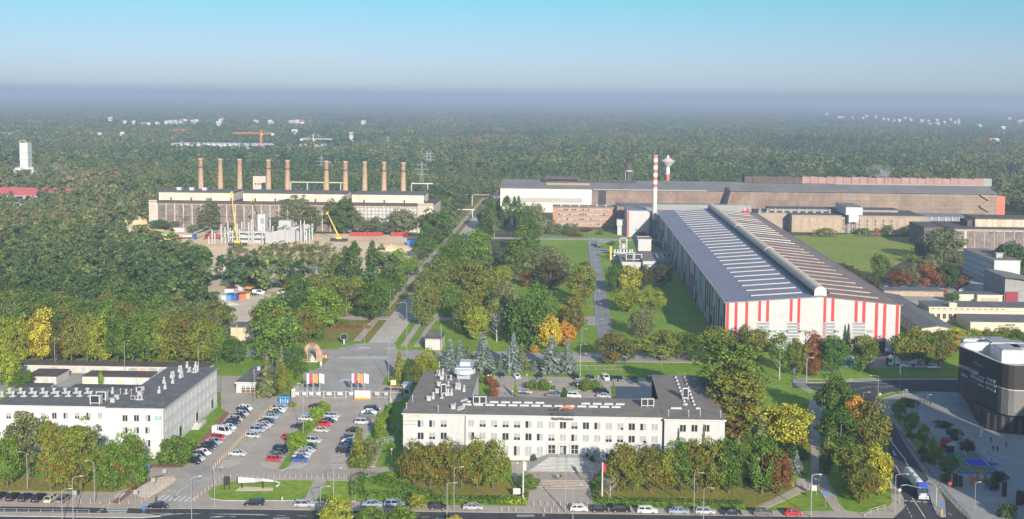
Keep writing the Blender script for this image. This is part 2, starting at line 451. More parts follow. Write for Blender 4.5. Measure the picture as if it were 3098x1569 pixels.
slab('footpath', pts('115,478 215,500 190,620 200,850 235,1020 300,1130 370,1253 285,1253 200,1130 130,1030 128,860 118,620', 'E'), .1, M_pave, smooth=2)
slab('lawn', pts('300,1130 370,1253 560,1258 650,1225 690,1185 650,1060 560,1010 330,1000', 'E'), .12, M_grass, smooth=2)
slab('dry_lawn', pts('240,1000 300,990 960,1000 950,1060 1080,1070 1085,1135 330,1128 250,1090 120,1000', 'C'), .1, M_grassdry)
slab('dry_lawn', pts('110,1070 240,1040 1640,1050 1690,1062 1330,1232 1290,1200 110,1160', 'D'), .1, M_grassdry)
slab('dry_lawn', pts('-300,940 1020,1030 880,1094 -300,1082', 'A'), .1, M_grassdry)

# grounds behind the gate
slab('cross_road', [(-150, W('H', 900, 1150).y), (-75, W('H', 900, 1153).y), (64, W('H', 1500, 1153).y), (64, W('H', 1500, 1084).y), (-75, W('H', 900, 1084).y), (-150, W('H', 900, 1090).y)], .11, M_asphalt2)
slab('gate_road', pts('560,1140 570,1120 690,1080 800,990 830,960 850,920 990,890 1080,880 1290,880 1310,930 1320,1000 1300,1100 1210,1150 1180,1250 1180,1290 740,1290 590,1262', 'G'), .12, M_asphalt2)
ax0, ax1 = W('G', 1080, 880).x, W('G', 1290, 880).x
ay0 = W('G', 1100, 900).y
slab('avenue', [(ax0, ay0), (ax1, ay0), (ax1, 1150), (ax0, 1150)], .11, mat('avenue_concrete', (.40, .355, .29), .92, .1, .1, coords='World', fine=.1))
slab('footpath', [(ax0 - 6.2, ay0 + 8), (ax0 - 3.4, ay0 + 8), (ax0 - 3.4, 1000), (ax0 - 6.2, 1000)], .11, M_pave)
slab('footpath', [(ax1 + 3.0, ay0), (ax1 + 5.2, ay0), (ax1 + 5.2, ay0 + 60), (ax1 + 3.0, ay0 + 60)], .11, M_pave)
slab('footpath', [(ax1 + 8.0, ay0), (ax1 + 10.2, ay0), (ax1 + 10.2, ay0 + 60), (ax1 + 8.0, ay0 + 60)], .11, M_pave)
slab('side_road', [(ax0 - 32, W('G', 900, 690).y), (ax0, W('G', 900, 692).y), (ax0, W('G', 900, 668).y), (ax0 - 32, W('G', 900, 668).y)], .11, M_pave)
slab('side_road', [(ax1, W('H', 400, 832).y), (ax1 + 40, W('H', 400, 832).y), (ax1 + 40, W('H', 400, 806).y), (ax1, W('H', 400, 806).y)], .11, M_pave)
bx0, bx1 = W('H', 1590, 1010).x, W('H', 1722, 1010).x
slab('works_road', [(bx0, W('H', 1600, 1090).y), (bx1, W('H', 1600, 1090).y), (bx1, W('H', 1600, 205).y), (bx0, W('H', 1600, 205).y)], .11, mat('grey_asphalt', (.19, .188, .19), .92, .15, .1, coords='World', fine=.1))
yb = W('H', 1300, 186).y
slab('works_road', [(ax1 + 6, yb - 6), (66, yb - 6), (66, yb + 3), (ax1 + 6, yb + 3)], .09, M_asphalt2)
slab('side_road', [(bx0 - 14, W('H', 1540, 850).y), (bx0, W('H', 1540, 870).y), (bx0, W('H', 1540, 800).y), (bx0 - 14, W('H', 1540, 822).y)], .11, M_asphalt2)
for (ya, yb_) in ((280, 370), (205, 280)):
 slab('side_road', [(bx1, W('H', 1640, ya + 12).y), (bx1 + 9, W('H', 1640, ya + 10).y), (bx1 + 9, W('H', 1640, ya - 10).y), (bx1, W('H', 1640, ya - 8).y)], .11, M_asphalt2)
# yard behind the long white building
slab('rear_yard', [(W('C', 690, 190).x - 2, 297), (W('C', 690, 190).x - 2, W('C', 900, 182).y), (W('D', 560, 205).x + 4, W('D', 540, 195).y), (W('D', 560, 205).x + 8, 297)], .1, M_pave)
slab('lawn', [(W('C', 690, 190).x - 2, 300), (W('C', 690, 190).x - 2, W('C', 900, 182).y - 4), (W('C', 850, 210).x, W('C', 850, 215).y), (W('C', 850, 340).x, 300)], .2, M_grass, kerb=.15)
for s in ('1050,290 1310,294 1300,255 1080,240', '1440,292 1690,300 1680,250 1470,236'):
 slab('flower_bed', pts(s, 'C'), .2, M_grass, kerb=.15)
# garages yard and site tracks
slab('garage_yard', pts('120,152 1660,160 1740,180 1740,300 -50,290 -50,160', 'A'), .08, M_asphalt2)
slab('dirt_lot', pts('-60,400 150,385 900,330 1500,395 1450,520 1100,720 800,950 720,1110 330,1260 200,1300 260,1080 430,900 100,850 -60,900', 'T'), .08, M_dirt)
slab('verge', pts('130,500 280,440 680,430 900,460 1350,460 1330,510 1100,545 880,600 700,560', 'T'), .12, M_grassdry, smooth=2)
slab('building_site', pts('330,690 470,672 560,690 690,700 905,706 1270,714 1270,770 1190,850 1000,860 640,830 420,790 330,740', 'S'), .08, M_sand, smooth=2)
slab('dirt_lot', pts('430,690 470,652 560,648 800,690 800,712 560,700', 'S'), .09, M_dirt)
# roundabout, mall street and plaza
slab('mall_street', pts('0,398 120,400 200,425 330,445 470,470 470,520 560,540 640,660 660,780 680,1000 770,1160 778,1230 700,1303 620,1360 700,1500 1400,1500 1300,1380 1120,1230 940,1040 800,830 690,640 570,520 562,490 590,450 700,428 900,421 1200,430 1300,420 1300,346 900,342 700,345 300,362 100,366 0,362', 'E'), .1, M_asphalt)
slab('plaza', pts('562,492 575,470 640,445 760,432 900,424 1200,432 1650,460 1900,900 1900,1500 1400,1500 1290,1370 1130,1225 945,1036 805,828 695,638 572,520', 'E'), .16, M_plaza)
slab('pavement', pts('0,335 100,332 330,345 700,332 1300,335 1300,346 900,343 700,346 300,362 100,366 0,362', 'E'), .17, M_plaza)
slab('traffic_island', pts('950,1035 985,1075 1010,1110 1050,1180 1060,1290 1030,1295 1000,1275 975,1220 955,1150 925,1060', 'E'), .2, M_plaza, kerb=.2)
slab('traffic_island', pts('100,345 300,342 420,347 300,358 110,362', 'E'), .2, M_grass, kerb=.2, smooth=2)
slab('lawn', pts('565,488 590,455 680,432 790,425 890,428 870,440 740,445 640,470 590,490', 'E'), .2, M_grass, kerb=.15)
slab('lawn', pts('670,575 720,590 860,740 1010,920 1000,942 940,930 830,790 740,660', 'E'), .2, M_grass, kerb=.15)
slab('verge', pts('0,318 500,300 1150,262 1150,322 700,328 330,340 100,330', 'E'), .14, M_grass)
slab('works_yard', pts('1240,500 1600,480 1860,470 2447,500 2447,625 1600,625 1240,600', 'Q'), .1, M_asphalt2)
slab('works_yard', pts('1600,480 1900,480 2000,420 1640,420', 'Q'), .12, M_asphalt)
slab('works_yard', pts('600,850 1700,790 1700,1000 640,1000', 'J'), .08, M_asphalt2)
# ball court
slab('ball_court', pts('880,412 1390,408 1672,665 1660,705 1150,697', 'P'), .2, mat('court_blue', (.03, .07, .36), .8, .1, .5))
slab('ball_court', pts('925,425 1380,423 1640,672 1165,682', 'P'), .22, mat('court_green', (.08, .15, .06), .8, .12, .5))
slab('ball_court', pts('1190,505 1450,500 1550,592 1285,597', 'P'), .235, mat('court_royal', (.02, .035, .40), .8, .1, .5))

# painted markings
mk = MB()
def mline(a, b, w=.14, z=.19, dash=None):
 a = W(*a) if not isinstance(a, Vector) else a; b = W(*b) if not isinstance(b, Vector) else b
 d = b - a; L = d.length
 if L < .01: return
 d.normalize(); s = Vector((-d.y, d.x, 0)) * w / 2
 segs = [(0, L)]
 if dash:
  segs = []; t = 0
  while t < L: segs.append((t, min(L, t + dash[0]))); t += dash[0] + dash[1]
 for t0, t1 in segs:
  p, q = a + d * t0, a + d * t1
  mk.quad((p.x + s.x, p.y + s.y, z), (p.x - s.x, p.y - s.y, z), (q.x - s.x, q.y - s.y, z), (q.x + s.x, q.y + s.y, z))
def ml(k, s, w=.14, z=.19, dash=None):
 P = pts(s, k)
 for a, b in zip(P, P[1:]): mline(a, b, w, z, dash)
# street: edge dashes, centre line, crossings
ml('A', '0,1190 560,1198', .16, .2, (1.2, 1.0)); ml('A', '1060,1205 1640,1216', .16, .2, (1.2, .8))
ml('A', '1190,1263 2088,1272', .2, .06); ml('B', '0,1266 555,1278', .2, .06); ml('B', '620,1281 1827,1292', .16, .06, (2, 2.6))
ml('A', '1190,1290 1480,1264', .16, .06); ml('A', '1200,1285 1390,1264', .3, .06)
for i in range(4): ml('A', f'{850 - 6 * i},{1254 - 13 * i} {1000 + 5 * i},{1255 - 13 * i}', .5, .06)
for i in range(3): ml('A', f'{765 + 22 * i},{1252 - 18 * i} {795 + 22 * i},{1252 - 18 * i}', .4, .06)
for i in range(7): ml('A', f'{1245 + 42 * i},{1165 + 2 * i} {1300 + 42 * i},{1124 + 2 * i}', .55, .2)
ml('A', '1320,1092 1405,1093', .4, .2, (.8, .6)); ml('A', '1370,1145 1420,1090 1485,1048', .3, .2)
ml('A', '905,1145 950,1106', .5, .2); ml('A', '940,1148 985,1106', .5, .2)
ml('A', '1700,1295 1780,1289 1860,1290', .25, .06); ml('B', '95,1295 160,1288 255,1290', .3, .06); ml('B', '590,1302 720,1299', .3, .06)
ml('C', '1000,1278 1140,1278', .3, .06); ml('C', '1002,1286 1140,1286', .3, .06); ml('C', '365,1302 430,1302', .4, .06)
for i in range(2): ml('C', f'{1205},{1274 + 10 * i} {1222},{1274 + 10 * i}', .4, .06)
# car park bays
for i in range(13): ml('B', f'{300 + 22 * i * .62:.0f},{772 - 23.2 * i:.0f} {408 + 22 * i * .62:.0f},{774 - 23.2 * i:.0f}', .12)
for i in range(14):
 ml('B', f'{860 + 14.5 * i:.0f},{797 - 22.5 * i:.0f} {940 + 14.5 * i:.0f},{797 - 22.5 * i:.0f}', .12)
for i in range(9): ml('B', f'{1200 + 16 * i:.0f},{760 - 23.5 * i:.0f} {1290 + 15 * i:.0f},{763 - 23.5 * i:.0f}', .12)
for i in range(10): ml('B', f'{620 + 18 * i:.0f},{717 - 22 * i:.0f} {700 + 18 * i:.0f},{718 - 22 * i:.0f}', .12)
def hatch(k, outline, n, horiz=True):
 P = pts(outline, k)
 for a, b in zip(P, P[1:] + P[:1]): mline(a, b, .13)
 Wp = [W(*p) for p in P]
 for i in range(1, n):                       # oblique bars clipped to the outline
  lo = min(p.x - p.y for p in Wp); hi = max(p.x - p.y for p in Wp); c = lo + (hi - lo) * i / n
  xs = []
  for a, b in zip(Wp, Wp[1:] + Wp[:1]):
   fa, fb = a.x - a.y - c, b.x - b.y - c
   if fa * fb < 0: xs.append(a + (b - a) * (fa / (fa - fb)))
  if len(xs) >= 2: mline(xs[0], xs[1], .28)
hatch('B', '200,848 342,848 310,880 240,905 160,905', 9)
hatch('B', '500,866 640,866 615,922 545,908 508,890', 8)
hatch('B', '760,872 880,872 840,895 770,918 690,922', 8)
hatch('B', '1080,800 1205,800 1160,872 1030,872', 5); hatch('B', '1030,872 1160,872 1168,925 1050,905', 8)
hatch('B', '655,472 732,474 640,525', 6)
# crossings beyond the gate
for i in range(20): ml('G', f'{850 + 19 * i:.0f},{1006} {868 + 19 * i:.0f},{990}', .42)
for i in range(9): ml('G', f'{850 + 17 * i:.0f},{1192} {880 + 17 * i:.0f},{1166}', .4)
for i in range(5): ml('G', f'{1005 + 18 * i:.0f},{928} {1020 + 18 * i:.0f},{916}', .6)
for i in range(4): ml('G', f'{1215 + 18 * i:.0f},{930} {1228 + 18 * i:.0f},{920}', .6)
bxm = (bx0 + bx1) / 2
mline(Vector((bxm, W('H', 1650, 1000).y, 0)), Vector((bxm, 720, 0)), .16, .16, (3, 5))
# yard bays
for i in range(26): ml('C', f'{700 + 46 * i:.0f},{206} {690 + 46 * i:.0f},{186}', .12)
# mall street
ml('E', '655,735 770,885', .35); ml('E', '700,835 718,880', .25); ml('E', '712,935 745,1000', .18); ml('E', '660,835 650,820', .2)
ml('E', '830,1165 920,1303', .22); ml('E', '770,880 800,940', .3); ml('E', '765,1183 940,1195', .45, .19, (1.0, .5)); ml('E', '780,1210 830,1303', .18, .19, (1.2, 1.0)); ml('E', '1075,1270 1140,1303', .2, .19, (1.5, 1.5))
for i in range(9): ml('Q', f'{622 + 22 * i},{828 + 13 * i} {755 + 14 * i},{823 + 13 * i}', .45)
ml('Q', '780,822 1000,820 1260,795 1600,815 1800,820', .2); ml('Q', '1445,878 1560,862 1880,850', .2); ml('Q', '1370,895 1560,860', .2, .19, (1, 1)); ml('Q', '1625,888 1870,852', .2, .19, (1.2, 1)); ml('Q', '220,850 620,858', .2); ml('Q', '785,858 1000,880', .2)
for i in range(10): ml('Q', f'{1620 + 24 * i},{492} {1650 + 24 * i},{522}', .5)
ml('P', '225,385 275,465', .2); ml('P', '240,430 275,468 272,430', .25)
# court lines
ml('P', '1190,505 1450,500 1550,592 1285,597 1190,505', .12, .26); ml('P', '925,425 1380,423 1640,672 1165,682 925,425', .12, .26)
cc = W('P', 1400, 540)
arc = [('P', 1185, 445), ('P', 1110, 465), ('P', 1085, 500), ('P', 1105, 550), ('P', 1180, 600), ('P', 1330, 650), ('P', 1500, 672)]
for a, b in zip(arc, arc[1:]): mline(a, b, .12, .26)
mk.build('road_markings', M_mark)['kind'] = 'structure'
ST = MB()
for i in range(4): ST.quad(*[tuple(W('E', *q, z=.2)) for q in ((470, 488 + 4 * i), (562, 490 + 4 * i), (560, 493 + 4 * i), (470, 491 + 4 * i))])
ST.build('red_cycle_crossing', M_red)['kind'] = 'structure'
# ------------------------------------------------------------------ building kit
WIN = {}
def win_mesh(w, h, style='dark', sill=True, mull=1, trans=0, proud=.07, fr=.09, frame=None):
 key = (round(w, 2), round(h, 2), style, sill, mull, trans, frame.name if frame else '')
 if key in WIN: return WIN[key]
 b = MB(); a, c = w / 2, h / 2
 b.box(-a, a, -proud, .02, c - fr, c, 0); b.box(-a, a, -proud, .02, -c, -c + fr, 0)
 b.box(-a, -a + fr, -proud, .02, -c + fr, c - fr, 0); b.box(a - fr, a, -proud, .02, -c + fr, c - fr, 0)
 for k in range(mull):
  x = -a + (k + 1) * w / (mull + 1); b.box(x - .05, x + .05, -proud, .02, -c + fr, c - fr, 0)
 for k in range(trans):
  z = -c + (k + 1) * h / (trans + 1); b.box(-a + fr, a - fr, -proud + .02, .02, z - .04, z + .04, 0)
 def pane(x0, x1, z0, z1, mi): b.quad((x0, -.012, z0), (x1, -.012, z0), (x1, -.012, z1), (x0, -.012, z1), mi)
 x0, x1, z0, z1 = -a + fr, a - fr, -c + fr, c - fr
 if style == 'dark': pane(x0, x1, z0, z1, 1)
 elif style == 'blind': pane(x0, x1, z0, z1, 2)
 elif style == 'half':
  zm = z0 + (z1 - z0) * .38; pane(x0, x1, z0, zm, 1); pane(x0, x1, zm, z1, 2)
 elif style == 'side': pane(x0, 0, z0, z1, 1); pane(0, x1, z0, z1, 2)
 elif style == 'side2': pane(x0, 0, z0, z1, 2); pane(0, x1, z0, z1, 1)
 elif style == 'mix':
  zm = z0 + (z1 - z0) * .3; pane(x0, 0, z0, z1, 2); pane(0, x1, z0, zm, 1); pane(0, x1, zm, z1, 2)
 if sill: b.box(-a - .08, a + .08, -.2, .02, -c - .07, -c, 0)
 me = b.mesh('window', [frame or M_frame, M_glass, M_blind])
 WIN[key] = me
 return me
class Bld:
 def __init__(self, name, label, cat, loc, group=None):
  self.o = thing(name, label, cat, loc, 0, group); self.L = Vector(loc)
 def part(self, name, mb, mats, kind=None, smooth=False, parent=None):
  L = self.L
  mb.v = [(v[0] - L.x, v[1] - L.y, v[2] - L.z) for v in mb.v]
  o = mb.build(name, mats, parent or self.o, smooth=smooth)
  return o
 def win(self, me, p, rotz=0, name='window'):
  return link(name, me, self.o, Vector(p) - self.L, rotz)
 def put(self, name, me, p, rotz=0, scale=None):
  o = link(name, me, self.o, Vector(p) - self.L, rotz)
  if scale: o.scale = scale
  return o
 def walls(self, x0, x1, y0, y1, z0, z1, m, name='wall'):
  return self.part(name, MB().box(x0, x1, y0, y1, z0, z1, 0, skip=(0,)), m)
 def roof(self, P, z, m, edge=None, over=.0, th=.25, par=.0):
  b = MB(); b.prism(P, z, z + th, 1 if edge else 0, 0, bottom=True)
  if par:
   for i in range(len(P)):
    a, c = P[i], P[(i + 1) % len(P)]
    b.bar((a[0], a[1], z + th + par / 2), (c[0], c[1], z + th + par / 2), .3, par, 1 if edge else 0)
  return self.part('roof', b, [m] + ([edge] if edge else []))
def rect(x0, x1, y0, y1): return [(x0, y0), (x1, y0), (x1, y1), (x0, y1)]
def vent_mesh(kind):
 b = MB()
 if kind == 'cowl': b.box(-.5, .5, -.4, .4, 0, .25, 0); b.lathe([(.22, .25), (.22, .9), (.38, .95), (.38, 1.25), (.1, 1.4)], 10)
 elif kind == 'block': b.box(-.55, .55, -.35, .35, 0, 1.1); b.box(-.7, .7, -.5, .5, 1.1, 1.22)
 elif kind == 'pipe': b.lathe([(.09, 0), (.09, 1.5), (.2, 1.5), (.2, 1.7), (.02, 1.78)], 8)
 elif kind == 'tall': b.box(-.35, .35, -.35, .35, 0, 1.0); b.lathe([(.26, 1.0), (.26, 1.6), (.4, 1.65), (.1, 1.9)], 10)
 return b.mesh('vent', mat('vent_sheet', (.33, .335, .35), .5, .12, 1.2))
VENT = {k: vent_mesh(k) for k in ('cowl', 'block', 'pipe', 'tall')}
def ac_mesh():
 b = MB(); b.box(-.9, .9, -.55, .55, .35, 2.3, 0)
 for x in (-.8, .8):
  for y in (-.45, .45): b.box(x - .06, x + .06, y - .06, y + .06, 0, .35, 0)
 b.box(-.7, .7, -.58, -.55, .55, 2.1, 1)
 for x in (-.45, .45): b.lathe([(.38, 2.3), (.38, 2.42), (.3, 2.42)], 12, (x, 0), 1)
 return b.mesh('air_conditioner', [M_white_metal, M_dark_metal])
AC = ac_mesh()
SKY_ = MB().box(-1.2, 1.2, -.35, .35, 0, .3, 0).box(-1.1, 1.1, -.27, .27, .3, .42, 1).mesh('skylight', [M_white_metal, mat('skylight_dome', (.34, .34, .34), .3, .05, 1)])

# ------------------------------------------------------------------ long white office building (centre)
Yf = W('S', 1544, 1393).y
xl_, xr_ = WY('C', 103, 600, Yf).x, WY('D', 1125, 600, Yf).x
zt = WY('C', 300, 481, Yf).z
xs1 = WY('C', 585, 600, Yf).x; xs2 = WY('D', 650, 600, Yf).x
yw = W('C', 275, 146, zt).y; xw1 = W('C', 685, 166, zt).x; yc = W('C', 900, 348, zt).y; xw2 = W('D', 562, 176, zt).x
B = Bld('office_building', 'long white three storey office with two rear wings and grand entrance steps', 'office building', (xl_, Yf, 0))
Yr = Yf - 1.0
w = MB()
w.box(xl_, xs1, Yf, yw, .9, zt, 0, skip=(0, 1)); w.box(xs1, xs2, Yf + .35, yc, .9, zt - .15, 0, skip=(0, 1)); w.box(xs2, xr_, Yr, yw, .9, zt - .2, 0, skip=(0, 1))
if xw1 > xs1: w.box(xs1, xw1, yc, yw, .9, zt - .05, 0, skip=(0, 1))
w.box(xw2, xs2, yc, yw, .9, zt - .1, 0, skip=(0, 1))
B.part('wall', w, M_white)
w = MB(); w.box(xl_ - .06, xs1 + .06, Yf - .06, yw, 0, .9); w.box(xs1 + .06, xs2 - .06, Yf + .29, yc, 0, .9); w.box(xs2 - .06, xr_ + .06, Yr - .06, yw, 0, .9)
B.part('plinth', w, M_conc)
w = MB()
w.prism(rect(xl_ - .35, xs1 + .2, Yf - .4, yw + .2), zt, zt + .3, 1, 0); w.prism(rect(xs1 + .2, xs2 - .2, Yf - .05, yc + .3), zt - .15, zt + .16, 1, 0)
w.prism(rect(xs2 - .2, xr_ + .35, Yr - .4, yw + .2), zt - .2, zt + .22, 1, 0)
w.prism(rect(xs1 + .2, xw1 + .2, yc + .3, yw + .2), zt - .05, zt + .28, 1, 0); w.prism(rect(xw2 - .2, xs2 - .2, yc + .3, yw + .2), zt - .1, zt + .24, 1, 0)
B.part('roof', w, [M_roof2, M_white_metal])
cw = abs(WY('C', 730, 553, Yf).x - WY('C', 640, 553, Yf).x)
ST_ = ['blind', 'half', 'mix', 'half', 'half', 'side2', 'blind', 'blind', 'dark', 'half', 'dark', 'side', 'half', 'blind', 'side', 'blind', 'blind', 'half', 'half', 'dark', 'mix']
rr = random.Random(3)
for i in range(17):
 cx = WY('C', 640 + 90.75 * i, 553, Yf).x
 dz = .0
 for r_, (yy, hh) in enumerate(((553, 1.95), (651, 1.95), (763, 2.65))):
  z = WY('C', 640 + 90.75 * i, yy + 2.0 * i, Yf).z
  if r_ == 2 and 7 <= i <= 9: continue
  st = ST_[(i + r_ * 5) % len(ST_)] if r_ else ('blind', 'half', 'mix', 'half', 'half', 'side', 'blind', 'blind', 'dark', 'half', 'dark', 'side', 'blind', 'mix', 'dark', 'side', 'blind')[i]
  B.win(win_mesh(1.75, hh, st), (cx, Yf + .35, z))
for cx_ in (242, 333, 424):
 for yy in (553, 650, 750): B.win(win_mesh(1.7, 1.95, rr.choice(['side', 'half', 'dark'])), (WY('C', cx_, yy, Yf).x, Yf, WY('C', cx_, yy, Yf).z))
for cx_ in (799, 890, 985):
 for yy in (590, 690, 790): B.win(win_mesh(1.7, 1.95, 'dark' if yy == 590 else 'half'), (WY('D', cx_, yy, Yr).x, Yr, WY('D', cx_, yy, Yr).z))
for k in range(12):                        # courtyard face of the long west wing, street face of its far side
 y = Yf + 6 + k * 3.0
 for z in (2.6, 6, 9.4):
  if y > yc + 2: B.win(win_mesh(1.5, 1.8, rr.choice(['dark', 'half'])), (xw1, y, z), R(90))
# portal
w = MB()
for k, cx_ in enumerate((1276, 1366, 1457)):
 c = WY('C', cx_, 765, Yf); x = c.x
 z0, z1 = 1.9, WY('C', cx_, 722, Yf).z
 w.box(x - 1.25, x - .95, Yf + .05, Yf + .35, z0, z1); w.box(x + .95, x + 1.25, Yf + .05, Yf + .35, z0, z1); w.box(x - 1.25, x + 1.25, Yf + .02, Yf + .35, z1, z1 + .3)
 if k == 1:
  d = MB(); d.box(x - .95, x + .95, Yf + .24, Yf + .34, z0, z1, 1); d.box(x - .95, x + .95, Yf + .2, Yf + .24, z0 + 2.2, z0 + 2.4, 0); d.box(x - .06, x + .06, Yf + .2, Yf + .24, z0, z0 + 2.2, 0)
  d.box(x - .95, x - .8, Yf + .2, Yf + .24, z0, z1, 0); d.box(x + .8, x + .95, Yf + .2, Yf + .24, z0, z1, 0); d.box(x - .7, x - .1, Yf + .22, Yf + .24, z0 + .2, z0 + 1.9, 2)
  B.part('door', d, [M_frame, M_glass, M_blind])
 else: B.win(win_mesh(1.9, z1 - z0, 'dark', False, 1, 1), (x, Yf + .33, (z0 + z1) / 2))
B.part('door_surround', w, M_white2)
# pyramid of entrance steps
xa, xb = W('C', 1090, 935).x, W('C', 1632, 938).x
xm = WY('C', 1366, 765, Yf).x
dep = Yf - W('C', 1360, 937).y
w = MB(); n = 11
for k in range(n):
 t = k / n
 w.box(xm + (xa - xm) * (1 - t * .62), xm + (xb - xm) * (1 - t * .62), Yf - dep * (1 - t * .72), Yf + .3, .02 + 1.9 * k / n, .02 + 1.9 * (k + 1) / n)
B.part('entrance_steps', w, mat('granite', (.33, .325, .31), .8, .12, 1.2, fine=.15))
for s in (-1, 1):
 r_ = MB(); a = (xm + s * 1.1, Yf - dep * .98, .9); b_ = (xm + s * 1.1, Yf - dep * .28, 2.8)
 r_.tube([a, b_], .04, 6); r_.tube([a, (a[0], a[1], 0)], .04, 6); r_.tube([b_, (b_[0], b_[1], 1.9)], .04, 6)
 B.part('handrail', r_, M_metal)
w = MB(); y0_, y1_ = W('C', 1360, 1070).y, W('C', 1360, 1016).y
for k in range(6): w.box(W('C', 1150, 1060).x, W('C', 1575, 1060).x, y0_ + (y1_ - y0_) * k / 6, y1_, .1, .1 + .11 * (k + 1))
w.box(W('C', 1150, 1060).x, W('C', 1575, 1060).x, y1_, Yf - dep, .1, .11)
B.part('lower_steps', w, mat('pink_granite', (.30, .25, .215), .85, .12, 1.0, fine=.12))
# drainpipes, roof furniture
for xx in (xs1 + .3, xs2 - .25):
 B.part('drainpipe', MB().tube([(xx, Yf - .02 if xx < 0 else Yf + .1, .2), (xx, Yf - .02 if xx < 0 else Yf + .1, zt - .2)], .07, 6), M_dark_metal)
zr = zt + .17
def ru(k, x, y, z=None):
 p = W(k, x, y, zr if z is None else z); return (p.x, p.y, zr + .02 if z is None else z)
for i in range(14):
 for (x0_, y0__) in ((608, 401), (640, 379)):
  x_ = x0_ + 90.5 * i; y_ = y0__ + 1.5 * i
  if y0__ == 379 and (6 < i < 10): continue
  p = ru('C', x_, y_ + 6)
  if p[0] < xs2 - 2: B.put('skylight', SKY_, p)
for x_ in (683, 734): B.put('air_conditioner', AC, ru('C', x_, 402))
for x_ in (496, 543): B.put('air_conditioner', AC, ru('D', x_, 420))
zr2 = zt + .3
for (x_, y_, v) in ((308, 370, 'block'), (342, 358, 'tall'), (375, 310, 'block'), (410, 352, 'cowl'), (445, 332, 'tall'), (460, 330, 'tall'), (486, 330, 'tall'), (388, 255, 'block'), (460, 255, 'cowl'), (525, 280, 'tall'), (540, 282, 'tall'), (552, 284, 'tall'), (585, 300, 'tall'), (375, 170, 'cowl'), (390, 178, 'tall'), (418, 168, 'tall'), (410, 205, 'block'), (480, 205, 'cowl'), (515, 440, 'pipe'), (500, 436, 'block'), (390, 110, 'pipe'), (445, 215, 'pipe'), (545, 250, 'pipe'), (130, 440, 'pipe'), (178, 380, 'pipe'), (380, 462, 'pipe')):
 p = W('C', x_, y_, zr2); B.put('vent', VENT[v], (p.x, p.y, zr2))
B.put('air_conditioner', AC, (*W('C', 420, 328, zr2).xy, zr2), R(20), (.8, .8, 1.4))
for (x_, y_) in ((565, 425), (560, 440), (585, 372)): B.put('skylight', SKY_, (*W('C', x_, y_, zr2).xy, zr2), R(60))
zr3 = zt + .22
for i in range(9):
 for xx in (742, 812): 
  p = W('D', xx + 9.5 * i, 188 + 27 * i, zr3); B.put('skylight', SKY_, (p.x, p.y, zr3), R(90), (.55, .8, 1))
B.put('air_conditioner', AC, (*W('D', 818, 366, zr3).xy, zr3), 0, (.9, .9, 1.5))
for x_, y_ in ((745, 436), (918, 437), (818, 405)): B.put('skylight', SKY_, (*W('D', x_, y_, zr3).xy, zr3), 0, (1.2 if x_ < 800 else .5, .8, 1))
for x_, y_ in ((685, 497), (843, 500), (935, 500), (1095, 505)): B.put('vent', VENT['pipe'], (*W('D', x_, y_, zr3).xy, zr3))
# lift house
p0, p1 = W('C', 515, 200, zr2), W('C', 682, 203, zr2); yb_ = W('C', 520, 150, zr2 + 3.2).y
w = MB(); w.box(p0.x + .5, p1.x - 1.8, p0.y, p0.y + 9, zr2, zr2 + 2.9, 0); w.prism(rect(p0.x, p1.x - 1.2, p0.y - .4, p0.y + 9.4), zr2 + 2.9, zr2 + 3.3, 1, 0)
w.box(p1.x - 5, p1.x - 2, p0.y + 2, p0.y + 6, zr2 + 3.3, zr2 + 4.4, 1); w.lathe([(3.2, zr2 + 1.6), (3.2, zr2 + 2.7), (2.9, zr2 + 2.8)], 20, (p1.x - 3.6, p0.y + 1.5), 1)
B.part('lift_house', w, [mat('blue_grey_sheet', (.25, .31, .37), .5, .1, .6), M_white_metal])
# wall lettering and the roof sign
def emblem(b, s, m=0):
 """three-pointed swoosh, drawn in x/z"""
 for (x0_, z0_, x1_, z1_, x2_, z2_) in ((-1.0, 0, -.35, .42, .05, .55), (.05, .6, .5, .5, 1.05, .1), (-.2, .28, .15, .48, .75, .02)):
  prev = None
  for t in range(9):
   u = t / 8; px_ = (1 - u) ** 2 * x0_ + 2 * u * (1 - u) * x1_ + u * u * x2_; pz = (1 - u) ** 2 * z0_ + 2 * u * (1 - u) * z1_ + u * u * z2_
   h = .04 + .06 * math.sin(math.pi * min(1, u * .9 + .1))
   q = ((px_ * s, pz * s - h * s), (px_ * s, pz * s + h * s))
   if prev: b.hexa([(prev[0][0], -.05, prev[0][1]), (q[0][0], -.05, q[0][1]), (q[0][0], .05, q[0][1]), (prev[0][0], .05, prev[0][1]), (prev[1][0], -.05, prev[1][1]), (q[1][0], -.05, q[1][1]), (q[1][0], .05, q[1][1]), (prev[1][0], .05, prev[1][1])], m)
   prev = q
 return b
M_or = mat('emblem_orange', (.75, .13, .03), .5, .08, 1); M_or2 = mat('faded_orange', (.62, .34, .22), .6, .08, 1); M_ltr = mat('dark_lettering', (.05, .05, .055), .5, .1, 1); M_ltr2 = mat('grey_lettering', (.24, .24, .26), .6, .1, 1)
L0 = B.L
p = WY('C', 192, 500, Yf); e = emblem(MB(), 2.1).build('emblem', M_or2, B.o, Vector((p.x, Yf - .06, p.z - .5)) - L0)
p = WY('C', 160, 530, Yf); obj_text('ArcelorMittal', .68, M_ltr2, B.o, Vector((p.x + .05, Yf - .05, p.z)) - L0, (R(90), 0, 0))
p = WY('C', 160, 558, Yf); obj_text('Huta Warszawa', .58, M_ltr2, B.o, Vector((p.x + .05, Yf - .05, p.z)) - L0, (R(90), 0, 0))
sg = thing('roof_sign', 'free standing letter sign with orange emblem on the roof edge above the door', 'sign', (WY('C', 1363, 490, Yf).x, Yf - .45, zt + .16))
obj_text('Huta Warszawa', .85, M_ltr, sg, (0, 0, -.6), (R(90), 0, 0), .06, bold=.03)
